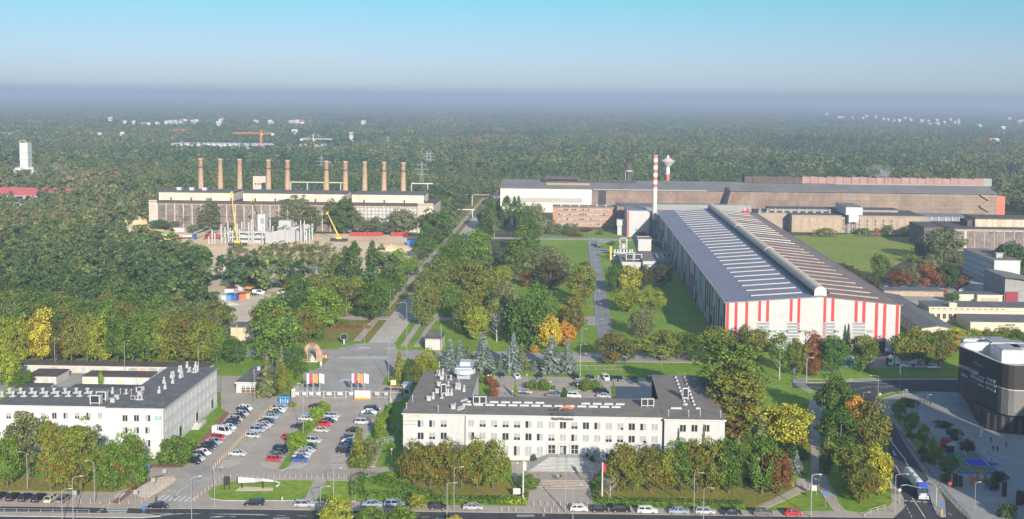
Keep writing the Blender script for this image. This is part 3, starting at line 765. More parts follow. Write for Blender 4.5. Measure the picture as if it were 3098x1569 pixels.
obj_text('ArcelorMittal', .95, M_ltr, sg, (0, .05, .55), (R(90), 0, 0), .06, bold=.03)
emblem(MB(), 1.75).build('emblem', M_or, sg, (.9, 0, 1.9)); e = emblem(MB(), 1.3).build('emblem', M_ltr, sg, (-1.3, .1, 1.7))
w = MB()
for x_ in (-2.6, -1.3, .2, 1.3, 2.5): w.box(x_ - .05, x_ + .05, .12, .22, 0, 2.3 if x_ > -2 else 1.2)
for z_ in (.2, .9): w.box(-2.9, 2.9, .1, .16, z_, z_ + .08)
w.build('frame', M_dark_metal, sg)

# ------------------------------------------------------------------ white office at the left with the green logo
cb_ = W('A', 1292, 788); Yl = cb_.y; xR = cb_.x
zl = WY('A', 1305, 441, Yl).z
ylb = W('A', 900, 284, zl).y; ywb = W('A', 1500, 112, zl).y; xwl = W('A', 1330, 111, zl).x
xst = WY('A', 838, 600, Yl).x
x0L = -150
B = Bld('office_building', 'bright white L-shaped office beside the car park with green logo at its corner', 'office building', (xR, Yl, 0))
w = MB(); w.box(x0L, xst, Yl + .8, ylb, 1.0, zl + .1, 0, skip=(0, 1)); w.box(xst, xR, Yl, ywb - .4, 1.0, zl, 0, skip=(0, 1))
B.part('wall', w, mat('bright_white_render', (.47, .468, .46), .85, .06, .5, fine=.03, stretch=(1, 1, .12)))
w = MB(); w.box(x0L, xst, Yl + .74, ylb - .1, 0, 1.0); w.box(xst, xR + .08, Yl - .08, ywb - .3, 0, 1.0); B.part('plinth', w, M_conc)
w = MB(); w.prism(rect(x0L, xst - .2, Yl + .3, ylb + .4), zl + .1, zl + .38, 1, 0); w.prism([(xst - .2, Yl - .45), (xR + .45, Yl - .45), (xR + .45, ywb), (xst - .2 if xst > xwl else xwl, ywb), (xwl if xst < xwl else xst, ylb + .4), (xst - .2, ylb + .4)], zl, zl + .3, 1, 0)
B.part('roof', w, [M_roof, M_white_metal])
for i in range(9):
 for r_, yy in enumerate((490, 590, 695)):
  c = WY('A', 70 + 90 * i, yy + (0 if r_ == 0 else 0), Yl + .8); B.win(win_mesh(1.35, 1.75, rr.choice(['half', 'dark', 'side', 'blind', 'half']) if not (i == 5 and r_ == 1) else 'dark', frame=None), (c.x, Yl + .8, c.z))
for i in range(3):
 for yy in (510, 606, 706):
  c = WY('A', 988 + 90 * i, yy, Yl); B.win(win_mesh(1.45, 1.8, rr.choice(['side', 'dark', 'side2'])), (c.x, Yl, c.z))
nl = 13
for i in range(nl):
 y = Yl + 2.2 + (ywb - Yl - 4) * i / (nl - 1)
 for z, st in ((zl - 2.1, 'blind'), (zl - 5.4, 'blind'), (zl - 8.6, 'blind')):
  if z < 3.5 and i in (3, 7, 11): continue
  B.win(win_mesh(1.35, 1.75, st), (xR, y, z), R(90))
for i in (3, 7, 11):
 y = Yl + 2.2 + (ywb - Yl - 4) * i / (nl - 1)
 d = MB(); d.box(xR, xR + .1, y - 1.0, y + 1.0, .9, 4.4, 0); d.box(xR + .1, xR + .14, y - .8, y + .8, 1.0, 3.4, 1); B.part('door', d, [M_white2, M_glass])
w = MB(); y = Yl + 2.2 + (ywb - Yl - 4) * 7 / (nl - 1)
w.box(xR + .1, xR + 2.2, y - 2, y + 1.5, 0, 1.0)
for k in range(6): w.box(xR + .1, xR + 2.2, y - 2 - .5 * (k + 1), y - 2 - .5 * k, 0, 1.0 - .16 * (k + 1))
for yy in (y - 5, y - 3.5, y - 2, y - .3, y + 1.5): w.box(xR + 2.1, xR + 2.18, yy - .04, yy + .04, 0, 2.0, 1)
w.box(xR + 2.1, xR + 2.18, y - 5, y + 1.5, 1.95, 2.05, 1)
B.part('side_stair', w, [M_conc, M_metal])
B.part('corner_pipe', MB().tube([(xR - .4, Yl - .1, .2), (xR - .4, Yl - .1, zl - .2)], .07, 6), M_metal)
p = WY('A', 1247, 505, Yl)
obj_text('ZUS', 1.0, mat('logo_green', (.02, .30, .16), .5, .05, 1), B.o, Vector((p.x, Yl - .06, p.z)) - B.L, (R(90), 0, 0), .04, shear=.2, bold=.02)
B.part('logo_bar', MB().box(p.x - .95, p.x + .85, Yl - .1, Yl - .02, p.z - .6, p.z - .48), MATS['logo_green'])
zz = zl + .38
for i in range(16):
 for (x_, y_) in ((15 + 88 * i * 1.0, 327 - .3 * i), (75 + 88 * i, 300)):
  if x_ < 760:
   p = W('A', x_, y_ + 12, zz); B.put('vent', VENT['cowl'], (p.x, p.y, zz), 0, (1.5, 1.3, 1.1))
for (x_, y_) in ((760, 398), (808, 368)): B.put('air_conditioner', AC, (*W('A', x_, y_, zz).xy, zz), 0, (1.5, 1.5, 1.1))
for (x_, y_, v) in ((890, 318, 'tall'), (925, 360, 'block'), (890, 385, 'block'), (952, 325, 'pipe'), (997, 318, 'cowl'), (1037, 330, 'pipe'), (1090, 365, 'cowl'), (1118, 365, 'cowl'), (1122, 315, 'tall'), (1105, 330, 'block'), (1258, 312, 'tall'), (1305, 280, 'tall'), (1296, 235, 'tall'), (1365, 236, 'tall'), (1355, 192, 'tall'), (1370, 188, 'tall'), (1425, 192, 'tall'), (1438, 186, 'tall'), (1416, 145, 'tall'), (1430, 142, 'tall'), (1478, 110, 'tall'), (1545, 112, 'tall'), (1490, 145, 'cowl'), (1500, 140, 'cowl'), (1530, 150, 'cowl'), (1545, 150, 'cowl'), (1560, 140, 'tall'), (1567, 112, 'pipe')):
 B.put('vent', VENT[v], (*W('A', x_, y_, zl + .3).xy, zl + .3))
B.put('air_conditioner', AC, (*W('A', 1053, 362, zz).xy, zl + .3), 0, (.6, .6, .5)); B.put('air_conditioner', AC, (*W('A', 1105, 300, zl + .3).xy, zl + .3), R(30), (1.2, .8, .6))

# ------------------------------------------------------------------ rows of garages
def garages(name, label, k, fl, fr, h, n, depth, roofm, cols, wallm=M_white2, right_side=True):
 a, b_ = W(k, *fl), W(k, *fr); y = (a.y + b_.y) / 2
 B = Bld(name, label, 'garages', (a.x, y, 0))
 B.walls(a.x, b_.x, y, y + depth, 0, h, wallm); B.roof(rect(a.x - .2, b_.x + .2, y - .3, y + depth + .2), h, roofm, None, th=.18)
 wd = (b_.x - a.x) / max(n, 1)
 for i in range(n):
  x = a.x + wd * (i + .5); c = cols[i % len(cols)]
  d = MB(); d.box(x - wd * .43, x + wd * .43, y - .05, y + .01, .02, h * .8, 0); d.box(x - .02, x + .02, y - .07, y - .05, .02, h * .8, 1)
  B.part('garage_door', d, [mat('door_%d%d%d' % tuple(int(q * 100) for q in c), c, .7, .12, .8), M_dark_metal])
 return B
gc = [(.34, .335, .32), (.38, .36, .30), (.36, .35, .33), (.30, .29, .28), (.39, .37, .31), (.37, .345, .27), (.33, .335, .34), (.34, .345, .30), (.36, .34, .28), (.44, .43, .42), (.40, .40, .39), (.27, .26, .25), (.42, .29, .21), (.26, .26, .27), (.25, .26, .26), (.42, .41, .40), (.45, .42, .33), (.43, .42, .40), (.42, .41, .4)]
garages('garage_row', 'longest low row of garages with mixed doors under the wood edge', 'A', (150, 148), (1640, 172), 2.6, 19, 6, M_roof3, gc, mat('cream_render', (.42, .40, .34), .9, .08, .4, fine=.05))
garages('garage_row', 'short pale garage block with rust stained end near the big roadside tree', 'A', (205, 241), (445, 245), 2.6, 4, 9, M_roof3, [(.40, .39, .36), (.42, .40, .36), (.37, .36, .33)])
garages('garage_row', 'middle garage block with plain pale doors behind the dark annex roof', 'A', (652, 240), (1180, 250), 2.5, 8, 7, M_roof3, [(.44, .42, .33), (.46, .45, .42), (.36, .38, .36), (.42, .42, .41)])
Bq = Bld('annex', 'dark flat roofed low annex tucked behind the vents of the white office', 'annex', (W('A', 525, 290).x, ylb + 1, 0))
xa, xb = W('A', 520, 288, 4).x, W('A', 1112, 288, 4).x
Bq.walls(xa, xb, ylb + .6, W('A', 800, 243, 4).y, 0, 3.7, M_white2); Bq.roof(rect(xa - .3, xb + .3, ylb + .6, W('A', 800, 240, 4).y), 3.7, M_roof3, None)
Bq = Bld('shed', 'small flat shed with pale end wall behind the white office', 'shed', (*W('A', 300, 285).xy, 0))
p, q = W('A', 150, 280, 2.6), W('A', 345, 280, 2.6)
Bq.walls(p.x, q.x, p.y, W('A', 250, 236, 2.6).y, 0, 2.5, M_conc); Bq.roof(rect(p.x - .2, q.x + .2, p.y - .2, W('A', 250, 236, 2.6).y + .2), 2.5, M_roof3, None)

# gate house
a, b_ = W('B', 292, 312), W('B', 520, 312); yb_ = W('B', 470, 100, 3.4).y
B = Bld('gatehouse', 'single storey white gatehouse with dark flat roof behind two spruces', 'gatehouse', (a.x, a.y, 0))
B.walls(a.x + .3, b_.x, a.y, yb_, 0, 3.2, M_white); B.roof(rect(a.x, b_.x + .4, a.y - .5, yb_ + .3), 3.2, M_roof, M_white_metal, th=.45)
for k in range(4):
 x = WY('B', 357 + 36 * k, 285, a.y).x
 B.win(win_mesh(1.3, 1.5, 'half', False), (x, a.y, 1.9)); B.part('panel', MB().box(x - .62, x + .62, a.y - .05, a.y, .15, 1.1), mat('brown_panel', (.14, .06, .045), .6, .1, 1))
B.put('vent', VENT['pipe'], (*W('B', 440, 165, 3.7).xy, 3.65)); B.put('vent', VENT['block'], (*W('B', 480, 130, 3.7).xy, 3.65))

# red striped hall
Ze = 17.8
hfl, hfr, hbl = W('S', 2198, 917, Ze), W('S', 2722, 921, Ze), W('S', 1990, 641, Ze)
hy0 = (hfl.y + hfr.y) / 2; hy1 = hbl.y; hx0, hx1 = hfl.x, hfr.x
hxr = WY('J', 205, 930, hy0).x; zrg = WY('J', 205, 943, hy0).z
hx0 = (hx0 + W('S', 1990, 641, Ze).x) / 2 if abs(hx0 - W('S', 1990, 641, Ze).x) < 6 else hx0
B = Bld('industrial_hall', 'huge white hall with red stripes, purple grey roof and curved ridge ventilator', 'hall', (hx0, hy0, 0))
M_hall = mat_brick('white_sandwich_panel', (.40, .398, .395), (.375, .375, .372), (.33, .33, .325), 6.0, 1.1, msize=.03, rough=.55, var=.05)
w = MB(); w.quad((hx0, hy1, 0), (hx0, hy0, 0), (hx0, hy0, Ze), (hx0, hy1, Ze)); w.quad((hx1, hy0, 0), (hx1, hy1, 0), (hx1, hy1, Ze), (hx1, hy0, Ze))
w.poly([(hx0, hy0, 0), (hx1, hy0, 0), (hx1, hy0, Ze), (hxr, hy0, zrg), (hx0, hy0, Ze)]); w.poly([(hx1, hy1, 0), (hx0, hy1, 0), (hx0, hy1, Ze), (hxr, hy1, zrg), (hx1, hy1, Ze)])
B.part('wall', w, M_hall)
M_hroof = mat_brick('ribbed_roof_sheet', (.17, .165, .20), (.155, .15, .18), (.21, .205, .24), 1.2, 6.0, msize=.06, axis='XY', rough=.55, var=.14, nscale=.08)
M_hroof2 = mat_brick('rusty_roof_sheet', (.19, .135, .112), (.16, .112, .092), (.23, .17, .145), 1.2, 6.0, msize=.06, axis='XY', rough=.6, var=.2, nscale=.08)
def rz(x): return Ze + (zrg - Ze) * ((x - hx0) / (hxr - hx0) if x < hxr else (hx1 - x) / (hx1 - hxr))
w = MB(); w.hexa([(hx0 - .5, hy0 - .4, Ze - .02), (hxr, hy0 - .4, zrg + .02), (hxr, hy1 + .4, zrg + .02), (hx0 - .5, hy1 + .4, Ze - .02), (hx0 - .5, hy0 - .4, Ze + .25), (hxr, hy0 - .4, zrg + .3), (hxr, hy1 + .4, zrg + .3), (hx0 - .5, hy1 + .4, Ze + .25)], 0)
w.hexa([(hxr, hy0 - .4, zrg + .02), (hx1 + .5, hy0 - .4, Ze - .02), (hx1 + .5, hy1 + .4, Ze - .02), (hxr, hy1 + .4, zrg + .02), (hxr, hy0 - .4, zrg + .3), (hx1 + .5, hy0 - .4, Ze + .25), (hx1 + .5, hy1 + .4, Ze + .25), (hxr, hy1 + .4, zrg + .3)], 1)
w.bar((hx0 - .55, hy0 - .4, Ze + .2), (hx0 - .55, hy1, Ze + .2), .3, .5, 2); w.bar((hx1 + .55, hy0 - .4, Ze + .2), (hx1 + .55, hy1, Ze + .2), .3, .5, 2)
B.part('roof', w, [M_hroof, M_hroof2, M_metal])
M_rl = mat('rooflight_sheet', (.225, .225, .225), .4, .08, .4); M_rl2 = mat('rooflight_rusty', (.26, .21, .185), .6, .3, .25)
nb = 29
for i in range(nb):
 y = hy0 + 9 + (hy1 - hy0 - 14) * i / (nb - 1)
 for s, (xa, xb) in enumerate(((hx0 + 10.5, hxr - 5.5), (hxr + 5.0, hx1 - 6))):
  d = MB(); hw = .95; up = .75
  d.hexa([(xa, y - hw, rz(xa) + .25), (xb, y - hw, rz(xb) + .25), (xb, y + hw, rz(xb) + .25), (xa, y + hw, rz(xa) + .25), (xa, y - .75, rz(xa) + up), (xb, y - .75, rz(xb) + up), (xb, y + .3, rz(xb) + up), (xa, y + .3, rz(xa) + up)], 0)
  if s == 0 or i % 9 not in (4, 7): 
   d.hexa([(xa, y - hw - .1, rz(xa) + .35), (xb, y - hw - .1, rz(xb) + .35), (xb, y - hw, rz(xb) + .35), (xa, y - hw, rz(xa) + .35), (xa, y - hw - .02, rz(xa) + .66), (xb, y - hw - .02, rz(xb) + .66), (xb, y - hw + .1, rz(xb) + .66), (xa, y - hw + .1, rz(xa) + .66)], 1)
  B.part('rooflight', d, [M_hroof if s == 0 else M_hroof2, M_rl if (s == 0 or i > 13) else M_rl2])
 if i % 1 == 0:
  p = (hxr + 3.4, y - 3, rz(hxr + 3.4) + .2)
  B.part('roof_vent', MB().lathe([(.45, p[2]), (.45, p[2] + .9), (.75, p[2] + 1.0), (.1, p[2] + 1.5)], 8, (p[0], p[1])), M_dark_metal)
w = MB(); r0 = 2.3; yv0, yv1 = hy0 + 1.2, hy1 - 2; seg = 10; zb = zrg - .2
prof = [(-r0, zb), (-r0, zb + 1.9)] + [(-r0 * math.cos(math.pi * k / seg), zb + 1.9 + r0 * .85 * math.sin(math.pi * k / seg)) for k in range(1, seg)] + [(r0, zb + 1.9), (r0, zb)]
for k in range(len(prof) - 1):
 a, c = prof[k], prof[k + 1]
 w.quad((hxr + a[0], yv1, a[1]), (hxr + a[0], yv0, a[1]), (hxr + c[0], yv0, c[1]), (hxr + c[0], yv1, c[1]), 1 if k in (0, len(prof) - 2) else 0)
w.poly([(hxr + a[0], yv0, a[1]) for a in prof], 2); w.poly([(hxr + a[0], yv1, a[1]) for a in prof][::-1], 2)
for f in (.33, .62):
 y = yv0 + (yv1 - yv0) * f
 for k in range(1, len(prof) - 2):
  a, c = prof[k], prof[k + 1]; w.bar((hxr + a[0] * 1.03, y, a[1] + .08), (hxr + c[0] * 1.03, y, c[1] + .08), .3, .3, 2)
B.part('ridge_ventilator', w, [mat('weathered_curved_sheet', (.46, .36, .25), .8, .2, .05, col2=(.55, .48, .38)), M_dark_metal, M_white_metal], smooth=False)
def stripe(k, x, ytop, z0=0.3, wd=1.0):
 p = WY(k, x, ytop, hy0); return B.part('red_stripe', MB().box(p.x - wd / 2, p.x + wd / 2, hy0 - .12, hy0 + .01, z0, rz(p.x) - .15), M_red)
zc_ = WY('I', 1200, 1000, hy0).z
for x in (953, 1014, 1090): stripe('I', x, 900)
for x, z0 in ((1184, zc_), (1241, zc_ - .2), (1410, zc_), (1465, WY('I', 1465, 1058, hy0).z), (1652, .3)): stripe('I', x, 860, z0)
for x, z0 in ((290, WY('J', 290, 1120, hy0).z), (458, WY('J', 458, 1125, hy0).z), (514, WY('J', 514, 1130, hy0).z), (605, WY('J', 605, 1258, hy0).z), (664, WY('J', 664, 1258, hy0).z), (755, .3)):
 stripe('J', x, 980, z0, 1.1)
for x in (240, 615, 1048, 1422):
 p = WY('Q', x, 140, hy0); zt_ = WY('Q', x, 45, hy0).z
 d = MB(); d.box(p.x - 2.6, p.x + 2.6, hy0 - .1, hy0 + .01, .2, zt_, 0)
 for k in range(9): 
  z0 = .6 + (zt_ - .8) * k / 9; d.box(p.x - 2.3, p.x + 2.3, hy0 - .13, hy0 - .09, z0, z0 + (zt_ - .8) / 9 - .35, 1)
 B.part('louvre_window', d, [M_white_metal, mat('grey_pane', (.22, .23, .25), .3, .1, .6)])
for x0_, x1_ in ((295, 410), (430, 550), (662, 790), (830, 890), (1100, 1180), (1515, 1595), (60, 175)):
 a, c = WY('Q', x0_, 150, hy0), WY('Q', x1_, 190, hy0)
 d = MB(); d.box(a.x, c.x, hy0 - .08, hy0 + .01, c.z, a.z, 0); xm_ = (a.x + c.x) / 2; d.box(a.x + .12, xm_ - .06, hy0 - .1, hy0 - .07, c.z + .12, a.z - .12, 1); d.box(xm_ + .06, c.x - .12, hy0 - .1, hy0 - .07, c.z + .12, a.z - .12, 1)
 B.part('window', d, [M_white_metal, MATS['grey_pane'] if x0_ in (295, 1100, 1515) else M_blind])
a, c = WY('Q', 1638, 292, hy0), WY('Q', 1742, 440, hy0)
B.part('gateway', MB().box(a.x, c.x, hy0 - .15, hy0 + .02, .1, a.z), mat('dark_opening', (.02, .022, .03), .9, .2, 1))
p = WY('Q', 1682, 258, hy0); obj_text('1', 2.6, M_ltr, B.o, Vector((p.x, hy0 - .08, p.z)) - B.L, (R(90), 0, 0))
rr2 = random.Random(8)
ns = 46
for i in range(ns):                                   # fins and tall slots down the shaded long side
 y = hy0 + 3 + (hy1 - hy0 - 6) * i / (ns - 1)
 k = rr2.random(); z0, z1 = rr2.choice([(.2, 10.5), (2.6, 16.4), (.2, 6.5), (6.5, 17), (.2, 17.1)])
 B.part('wall_fin', MB().box(hx0 - .35, hx0 + .01, y - (.25 if k < .6 else .7), y + (.25 if k < .6 else .7), z0, z1), M_dark_metal if k < .45 else (M_red if i in (4, 5, 16, 17, 28, 40) else M_metal))
for yy in (hy0 + 40, hy0 + 95, hy0 + 150): B.part('side_door', MB().box(hx0 - .2, hx0 + .01, yy - 2.2, yy + 2.2, .1, 5), MATS['dark_opening'])
zb6 = rz(hx1 - 7); B.part('beacon_stand', MB().box(hx1 - 9, hx1 - 5, hy1 - 8, hy1 - 4, rz(hx1 - 7), rz(hx1 - 7) + 1.2, 0).lathe([(.1, zb6 + 1.2), (.9, zb6 + 1.8), (.9, zb6 + 2.4), (.1, zb6 + 3.2)], 10, (hx1 - 7.8, hy1 - 6), 1).lathe([(.1, zb6 + 1.2), (.9, zb6 + 1.8), (.9, zb6 + 2.4), (.1, zb6 + 3.2)], 10, (hx1 - 5.8, hy1 - 6), 0), [M_red, M_white_metal])
# ------------------------------------------------------------------ industrial buildings beyond
def simple_block(B, x0, x1, y0, y1, h, wm, rm, par=.0, over=.2, edge=None, name='wall', z0=0):
 B.part(name, MB().box(x0, x1, y0, y1, z0, h, 0, skip=(0,)), wm)
 B.roof(rect(x0 - over, x1 + over, y0 - over, y1 + over), h, rm, edge, th=.3, par=par)
M_oldconc = mat('stained_concrete', (.36, .30, .25), .9, .25, .12, col2=(.44, .385, .33), fine=.15)
M_cler = mat('stained_cream_sheet', (.42, .36, .28), .8, .2, .18, col2=(.52, .48, .40), fine=.12, stretch=(1, 1, .25))
M_grid = mat_brick('broken_glazing', (.07, .06, .056), (.155, .125, .112), (.25, .20, .17), .9, 1.25, msize=.09, rough=.6, var=.45, nscale=.12)
M_grid2 = mat_brick('glass_blocks', (.46, .46, .47), (.40, .40, .42), (.24, .21, .19), 2.6, 2.4, msize=.5, rough=.5, var=.1)
M_chim = mat_brick('chimney_brick', (.36, .22, .13), (.44, .29, .18), (.34, .26, .19), .8, .45, msize=.05, rough=.9, var=.3, nscale=.8)
# old furnace hall with ten chimneys
y0 = W('U', 410, 577).y
xL, xRt = WY('U', 395, 300, y0).x, WY('L', 1772, 800, y0).x
zw = WY('U', 900, 222, y0).z
B = Bld('furnace_hall', 'long derelict hall with tall broken glazing and stained cream clerestories', 'factory hall', (xL, y0, 0))
xg0, xg1 = WY('U', 500, 300, y0).x, WY('L', 1635, 800, y0).x
B.part('wall', MB().box(xL, xRt, y0 + .4, y0 + 42, 0, zw, 0, skip=(0,)), M_oldconc)
B.part('end_pier', MB().box(xL, xg0, y0 - .3, y0 + .4, 0, zw + 1.2), M_oldconc); B.part('end_pier', MB().box(xg1, xRt, y0 - .3, y0 + .4, 0, zw + 1.2), M_oldconc)
nb = 30
for i in range(nb):
 xa = xg0 + (xg1 - xg0) * i / nb; xb = xg0 + (xg1 - xg0) * (i + 1) / nb
 B.part('glazing', MB().box(xa + .65, xb - .0, y0 + .1, y0 + .38, .3, zw - 1.6), M_grid2 if i > nb - 8 else M_grid)
 B.part('pilaster', MB().box(xa, xa + .65, y0 - .15, y0 + .4, 0, zw - .9), M_oldconc)
B.part('band', MB().box(xg0, xg1, y0 - .05, y0 + .1, zw * .47, zw * .47 + .4), M_roof3); B.part('cornice', MB().box(xg0, xg1, y0 - .4, y0 + .4, zw - .9, zw - .1, 0), M_roof3)
B.roof(rect(xL - .3, xRt + .3, y0 - .5, y0 + 42.3), zw, M_roof3, None, th=.3)
zc1, zc2 = zw + .4, zw + 6.0
for (a_, b_, k) in ((525, 1525, 'U'), (1632, 2620, 'U'), (1055, 1690, 'L')):
 ya = y0 + 9
 xa, xb = WY(k, a_, 110, ya).x, WY(k, b_ if k == 'L' else b_, 110, ya).x
 if k == 'U' and a_ == 1632: xb = WY('L', 990, 690, ya).x
 if k == 'U' and a_ == 525: xb = WY('U', 1505, 110, ya).x
 cl = MB().box(xa, xb, ya, ya + 24, zc1, zc2); B.part('clerestory', cl, M_cler)
 B.part('clerestory_roof', MB().prism(rect(xa - .4, xb + .4, ya - .6, ya + 24.5), zc2, zc2 + .5, 1, 0), [M_roof, M_roof3])
 for q in range(4): B.part('clerestory_door', MB().box(xa + 8 + q * 14, xa + 9 + q * 14, ya - .05, ya + .02, zc1, zc1 + 2), M_dark_metal)
for i in range(3): B.part('roof_hut', MB().box(xL + 12 + i * 9, xL + 15 + i * 9, y0 + 20, y0 + 23, zc2 + .5, zc2 + 2.5), M_white2)
CHX = [610, 669, 727.6, 814.5, 872, 989.7, 1047, 1105.5, 1163.8, 1222]
yc_ = y0 + 52
for i, x_ in enumerate(CHX):
 yy = yc_ if i != 6 else y0 + 38
 ztop = WY('S', x_, 478 + .02 * (x_ - 600), yy).z
 p = WY('S', x_ - 2, 560, yy)
 r = 1.95; band = i in (0, 3, 4, 5, 6, 8, 9)
 nm = {0: 'with a platform near its top, by the white roof huts'}.get(i, '')
 lab = f'{ordw(i)} brick chimney of the ten behind the derelict hall, counted from the white tower end'
 c = thing('brick_chimney', lab, 'chimney', (p.x, yy, 0), 0, 'brick chimneys behind the derelict hall')
 b = MB(); b.lathe([(r * 1.25, 0), (r * 1.02, ztop * .55), (r * .84, ztop - 1.2), (r * .92, ztop - 1.1), (r * .92, ztop), (r * .6, ztop), (r * .6, ztop - 2)], 16)
 b.build('shaft', M_chim, c, smooth=True)
 if band:
  b = MB(); zz_ = ztop * .86; b.lathe([(r * .9, zz_), (r * 1.5, zz_), (r * 1.5, zz_ + .3), (r * .9, zz_ + .3)], 14); b.lathe([(r * 1.5, zz_ + 1.3), (r * 1.55, zz_ + 1.4)], 14); b.build('platform', M_dark_metal, c)
B = Bld('brick_house', 'small square pale block with small windows behind the brick chimneys', 'house', (*WY('L', 245, 640, 850).xy, 0))
p = WY('L', 190, 640, 850); q = WY('L', 300, 640, 850); zt_ = WY('L', 245, 528, 850).z
simple_block(B, p.x, q.x, 850, 862, zt_, mat('dusty_pink_render', (.46, .38, .31), .9, .1, .2), M_roof3)
for i in range(4):
 for j in range(3): B.win(win_mesh(1.3, 1.6, 'dark', False), (p.x + (q.x - p.x) * (.2 + .2 * i), 850, zt_ * (.35 + .22 * j)))

# very long rolling mill behind
yh_ = W('N', 2340, 1030).y
zm = (WY('M', 700, 636, yh_).z + WY('N', 2000, 822, yh_).z) / 2
xa, xm_, xb = WY('M', 330, 700, yh_).x, WY('M', 1130, 700, yh_).x, WY('N', 2342, 900, yh_).x
M_rust = mat_brick('rusted_mill_sheet', (.175, .125, .10), (.215, .155, .12), (.11, .085, .07), 2.5, 4.0, msize=.07, rough=.8, var=.35, nscale=.06)
M_rust2 = mat_brick('brown_mill_cladding', (.20, .148, .112), (.24, .18, .135), (.10, .078, .062), 12.0, 3.2, msize=.12, rough=.8, var=.3, nscale=.06)
M_cream = mat_brick('cream_mill_sheet', (.56, .53, .47), (.54, .51, .45), (.40, .37, .33), 13, 16, msize=.12, rough=.7, var=.07)
B = Bld('rolling_mill', 'very long mill hall, cream at one end and rusty brown beyond', 'mill', (xa, yh_, 0))
B.part('cream_wall', MB().box(xa, xm_, yh_, yh_ + 55, 0, zm, 0, skip=(0,)), M_cream)
B.part('grey_band', MB().box(xa + (xm_ - xa) * .05, xa + (xm_ - xa) * .9, yh_ - .15, yh_ + .02, zm * .42, zm * .62), mat('grey_band_sheet', (.33, .30, .275), .7, .08, .3))
xn = WY('N', 1000, 900, yh_).x
B.part('rusty_wall', MB().box(xm_, xn, yh_ + .3, yh_ + 55, 0, zm - .6, 0, skip=(0,)), M_rust); B.part('brown_wall', MB().box(xn, xb, yh_ + .2, yh_ + 55, 0, zm - .6, 0, skip=(0,)), M_rust2)
zq = zm + 5.0
w = MB(); 
w.hexa([(xa - .5, yh_ - .6, zm), (xb + .5, yh_ - .6, zm), (xb + .5, yh_ + 28, zq), (xa - .5, yh_ + 28, zq), (xa - .5, yh_ - .6, zm + .4), (xb + .5, yh_ - .6, zm + .4), (xb + .5, yh_ + 28, zq + .4), (xa - .5, yh_ + 28, zq + .4)])
w.hexa([(xa - .5, yh_ + 28, zq), (xb + .5, yh_ + 28, zq), (xb + .5, yh_ + 56, zm), (xa - .5, yh_ + 56, zm), (xa - .5, yh_ + 28, zq + .4), (xb + .5, yh_ + 28, zq + .4), (xb + .5, yh_ + 56, zm + .4), (xa - .5, yh_ + 56, zm + .4)])
B.part('roof', w, mat('dusty_brown_roof', (.155, .145, .138), .85, .15, .06, fine=.1))
B.part('eaves_strip', MB().box(xm_ + 1, WY('M', 2140, 640, yh_).x, yh_ - .8, yh_ - .62, zm - .6, zm + .45), M_rl)
B.part('gable', MB().poly([(xb + .4, yh_, zm), (xb + .4, yh_ + 55, zm), (xb + .4, yh_ + 28, zq)]).poly([(xa - .4, yh_, zm), (xa - .4, yh_ + 55, zm), (xa - .4, yh_ + 28, zq)]), M_rust2)
xt = WY('M', 1225, 700, yh_).x; B.part('black_chute', MB().box(xt - 3, xt + 3, yh_ - .5, yh_ + .31, .3, zm * .95), M_dark_metal)
x0_, x1_ = WY('N', 140, 740, yh_ + 30).x, WY('N', 2272, 740, yh_ + 30).x
for i in range(30):
 xa_ = x0_ + (x1_ - x0_) * i / 30; xb_ = x0_ + (x1_ - x0_) * (i + 1) / 30
 m = M_rl if i == 29 else (mat('pink_rust_sheet', (.24, .135, .11), .8, .25, .12, col2=(.30, .20, .165)) if i > 6 else M_roof3)
 B.part('roof_monitor', MB().box(xa_ + .25, xb_, yh_ + 24, yh_ + 36, zq, zq + 5.2 + (.4 if i % 3 else 0)), m)
 B.part('monitor_frame', MB().box(xa_ - .1, xa_ + .15, yh_ + 23.8, yh_ + 36.2, zq, zq + 6.0), M_metal if i > 26 else M_roof3)
B.part('monitor_sill', MB().box(x0_ + 75, x1_, yh_ + 23.2, yh_ + 23.9, zq - .4, zq + .3), M_rl)
# escape stair and red end stair
w = MB(); zx = [zm * .05, zm * .33, zm * .36, zm * .66, zm * .7, zm * .98]
xs = xb - 10
for k in range(4):
 za, zb_ = zm * (.02 + .24 * k), zm * (.02 + .24 * (k + 1)); sgn = 1 if k % 2 == 0 else -1
 w.bar((xs - sgn * 4, yh_ - 1.2, za), (xs + sgn * 4, yh_ - 1.2, zb_), 1.0, .9)
B.part('escape_stair', w, mat('dusty_yellow', (.27, .21, .12), .6, .1, .5))
B.part('end_stair_tower', MB().box(xb + .6, xb + 8, yh_ + 4, yh_ + 16, 0, zm - 2), mat('brick_red_sheet', (.50, .13, .08), .7, .1, .4))
# plant on the mill roof
p = WY('M', 725, 560, yh_ + 20); q = WY('M', 1000, 560, yh_ + 20)
w = MB(); w.tube([(p.x, yh_ + 22, zq + 2.2), (q.x, yh_ + 22, zq + 2.2)], 2.0, 12); 
for k in range(8): w.lathe([(.7, zq + 3.5), (.7, zq + 7)], 8, (p.x + 12 + k * 6.2, yh_ + 22))
w.box(q.x, q.x + 50, yh_ + 20, yh_ + 22, zq - .3, zq + 1)
w.tube([(p.x, yh_ + 22, zq + 2.2), (p.x - 1.5, yh_ + 19, zq - .3)], 2.0, 10)
B.part('roof_duct', w, mat('sooty_steel', (.06, .052, .05), .7, .2, .3))
p, q = WY('M', 733, 590, yh_ + 8), WY('M', 1118, 590, yh_ + 8); B.part('walkway', MB().box(p.x, q.x, yh_ + 10, yh_ + 11.5, zm + 2.4, zm + 4.0), MATS['dusty_yellow'])
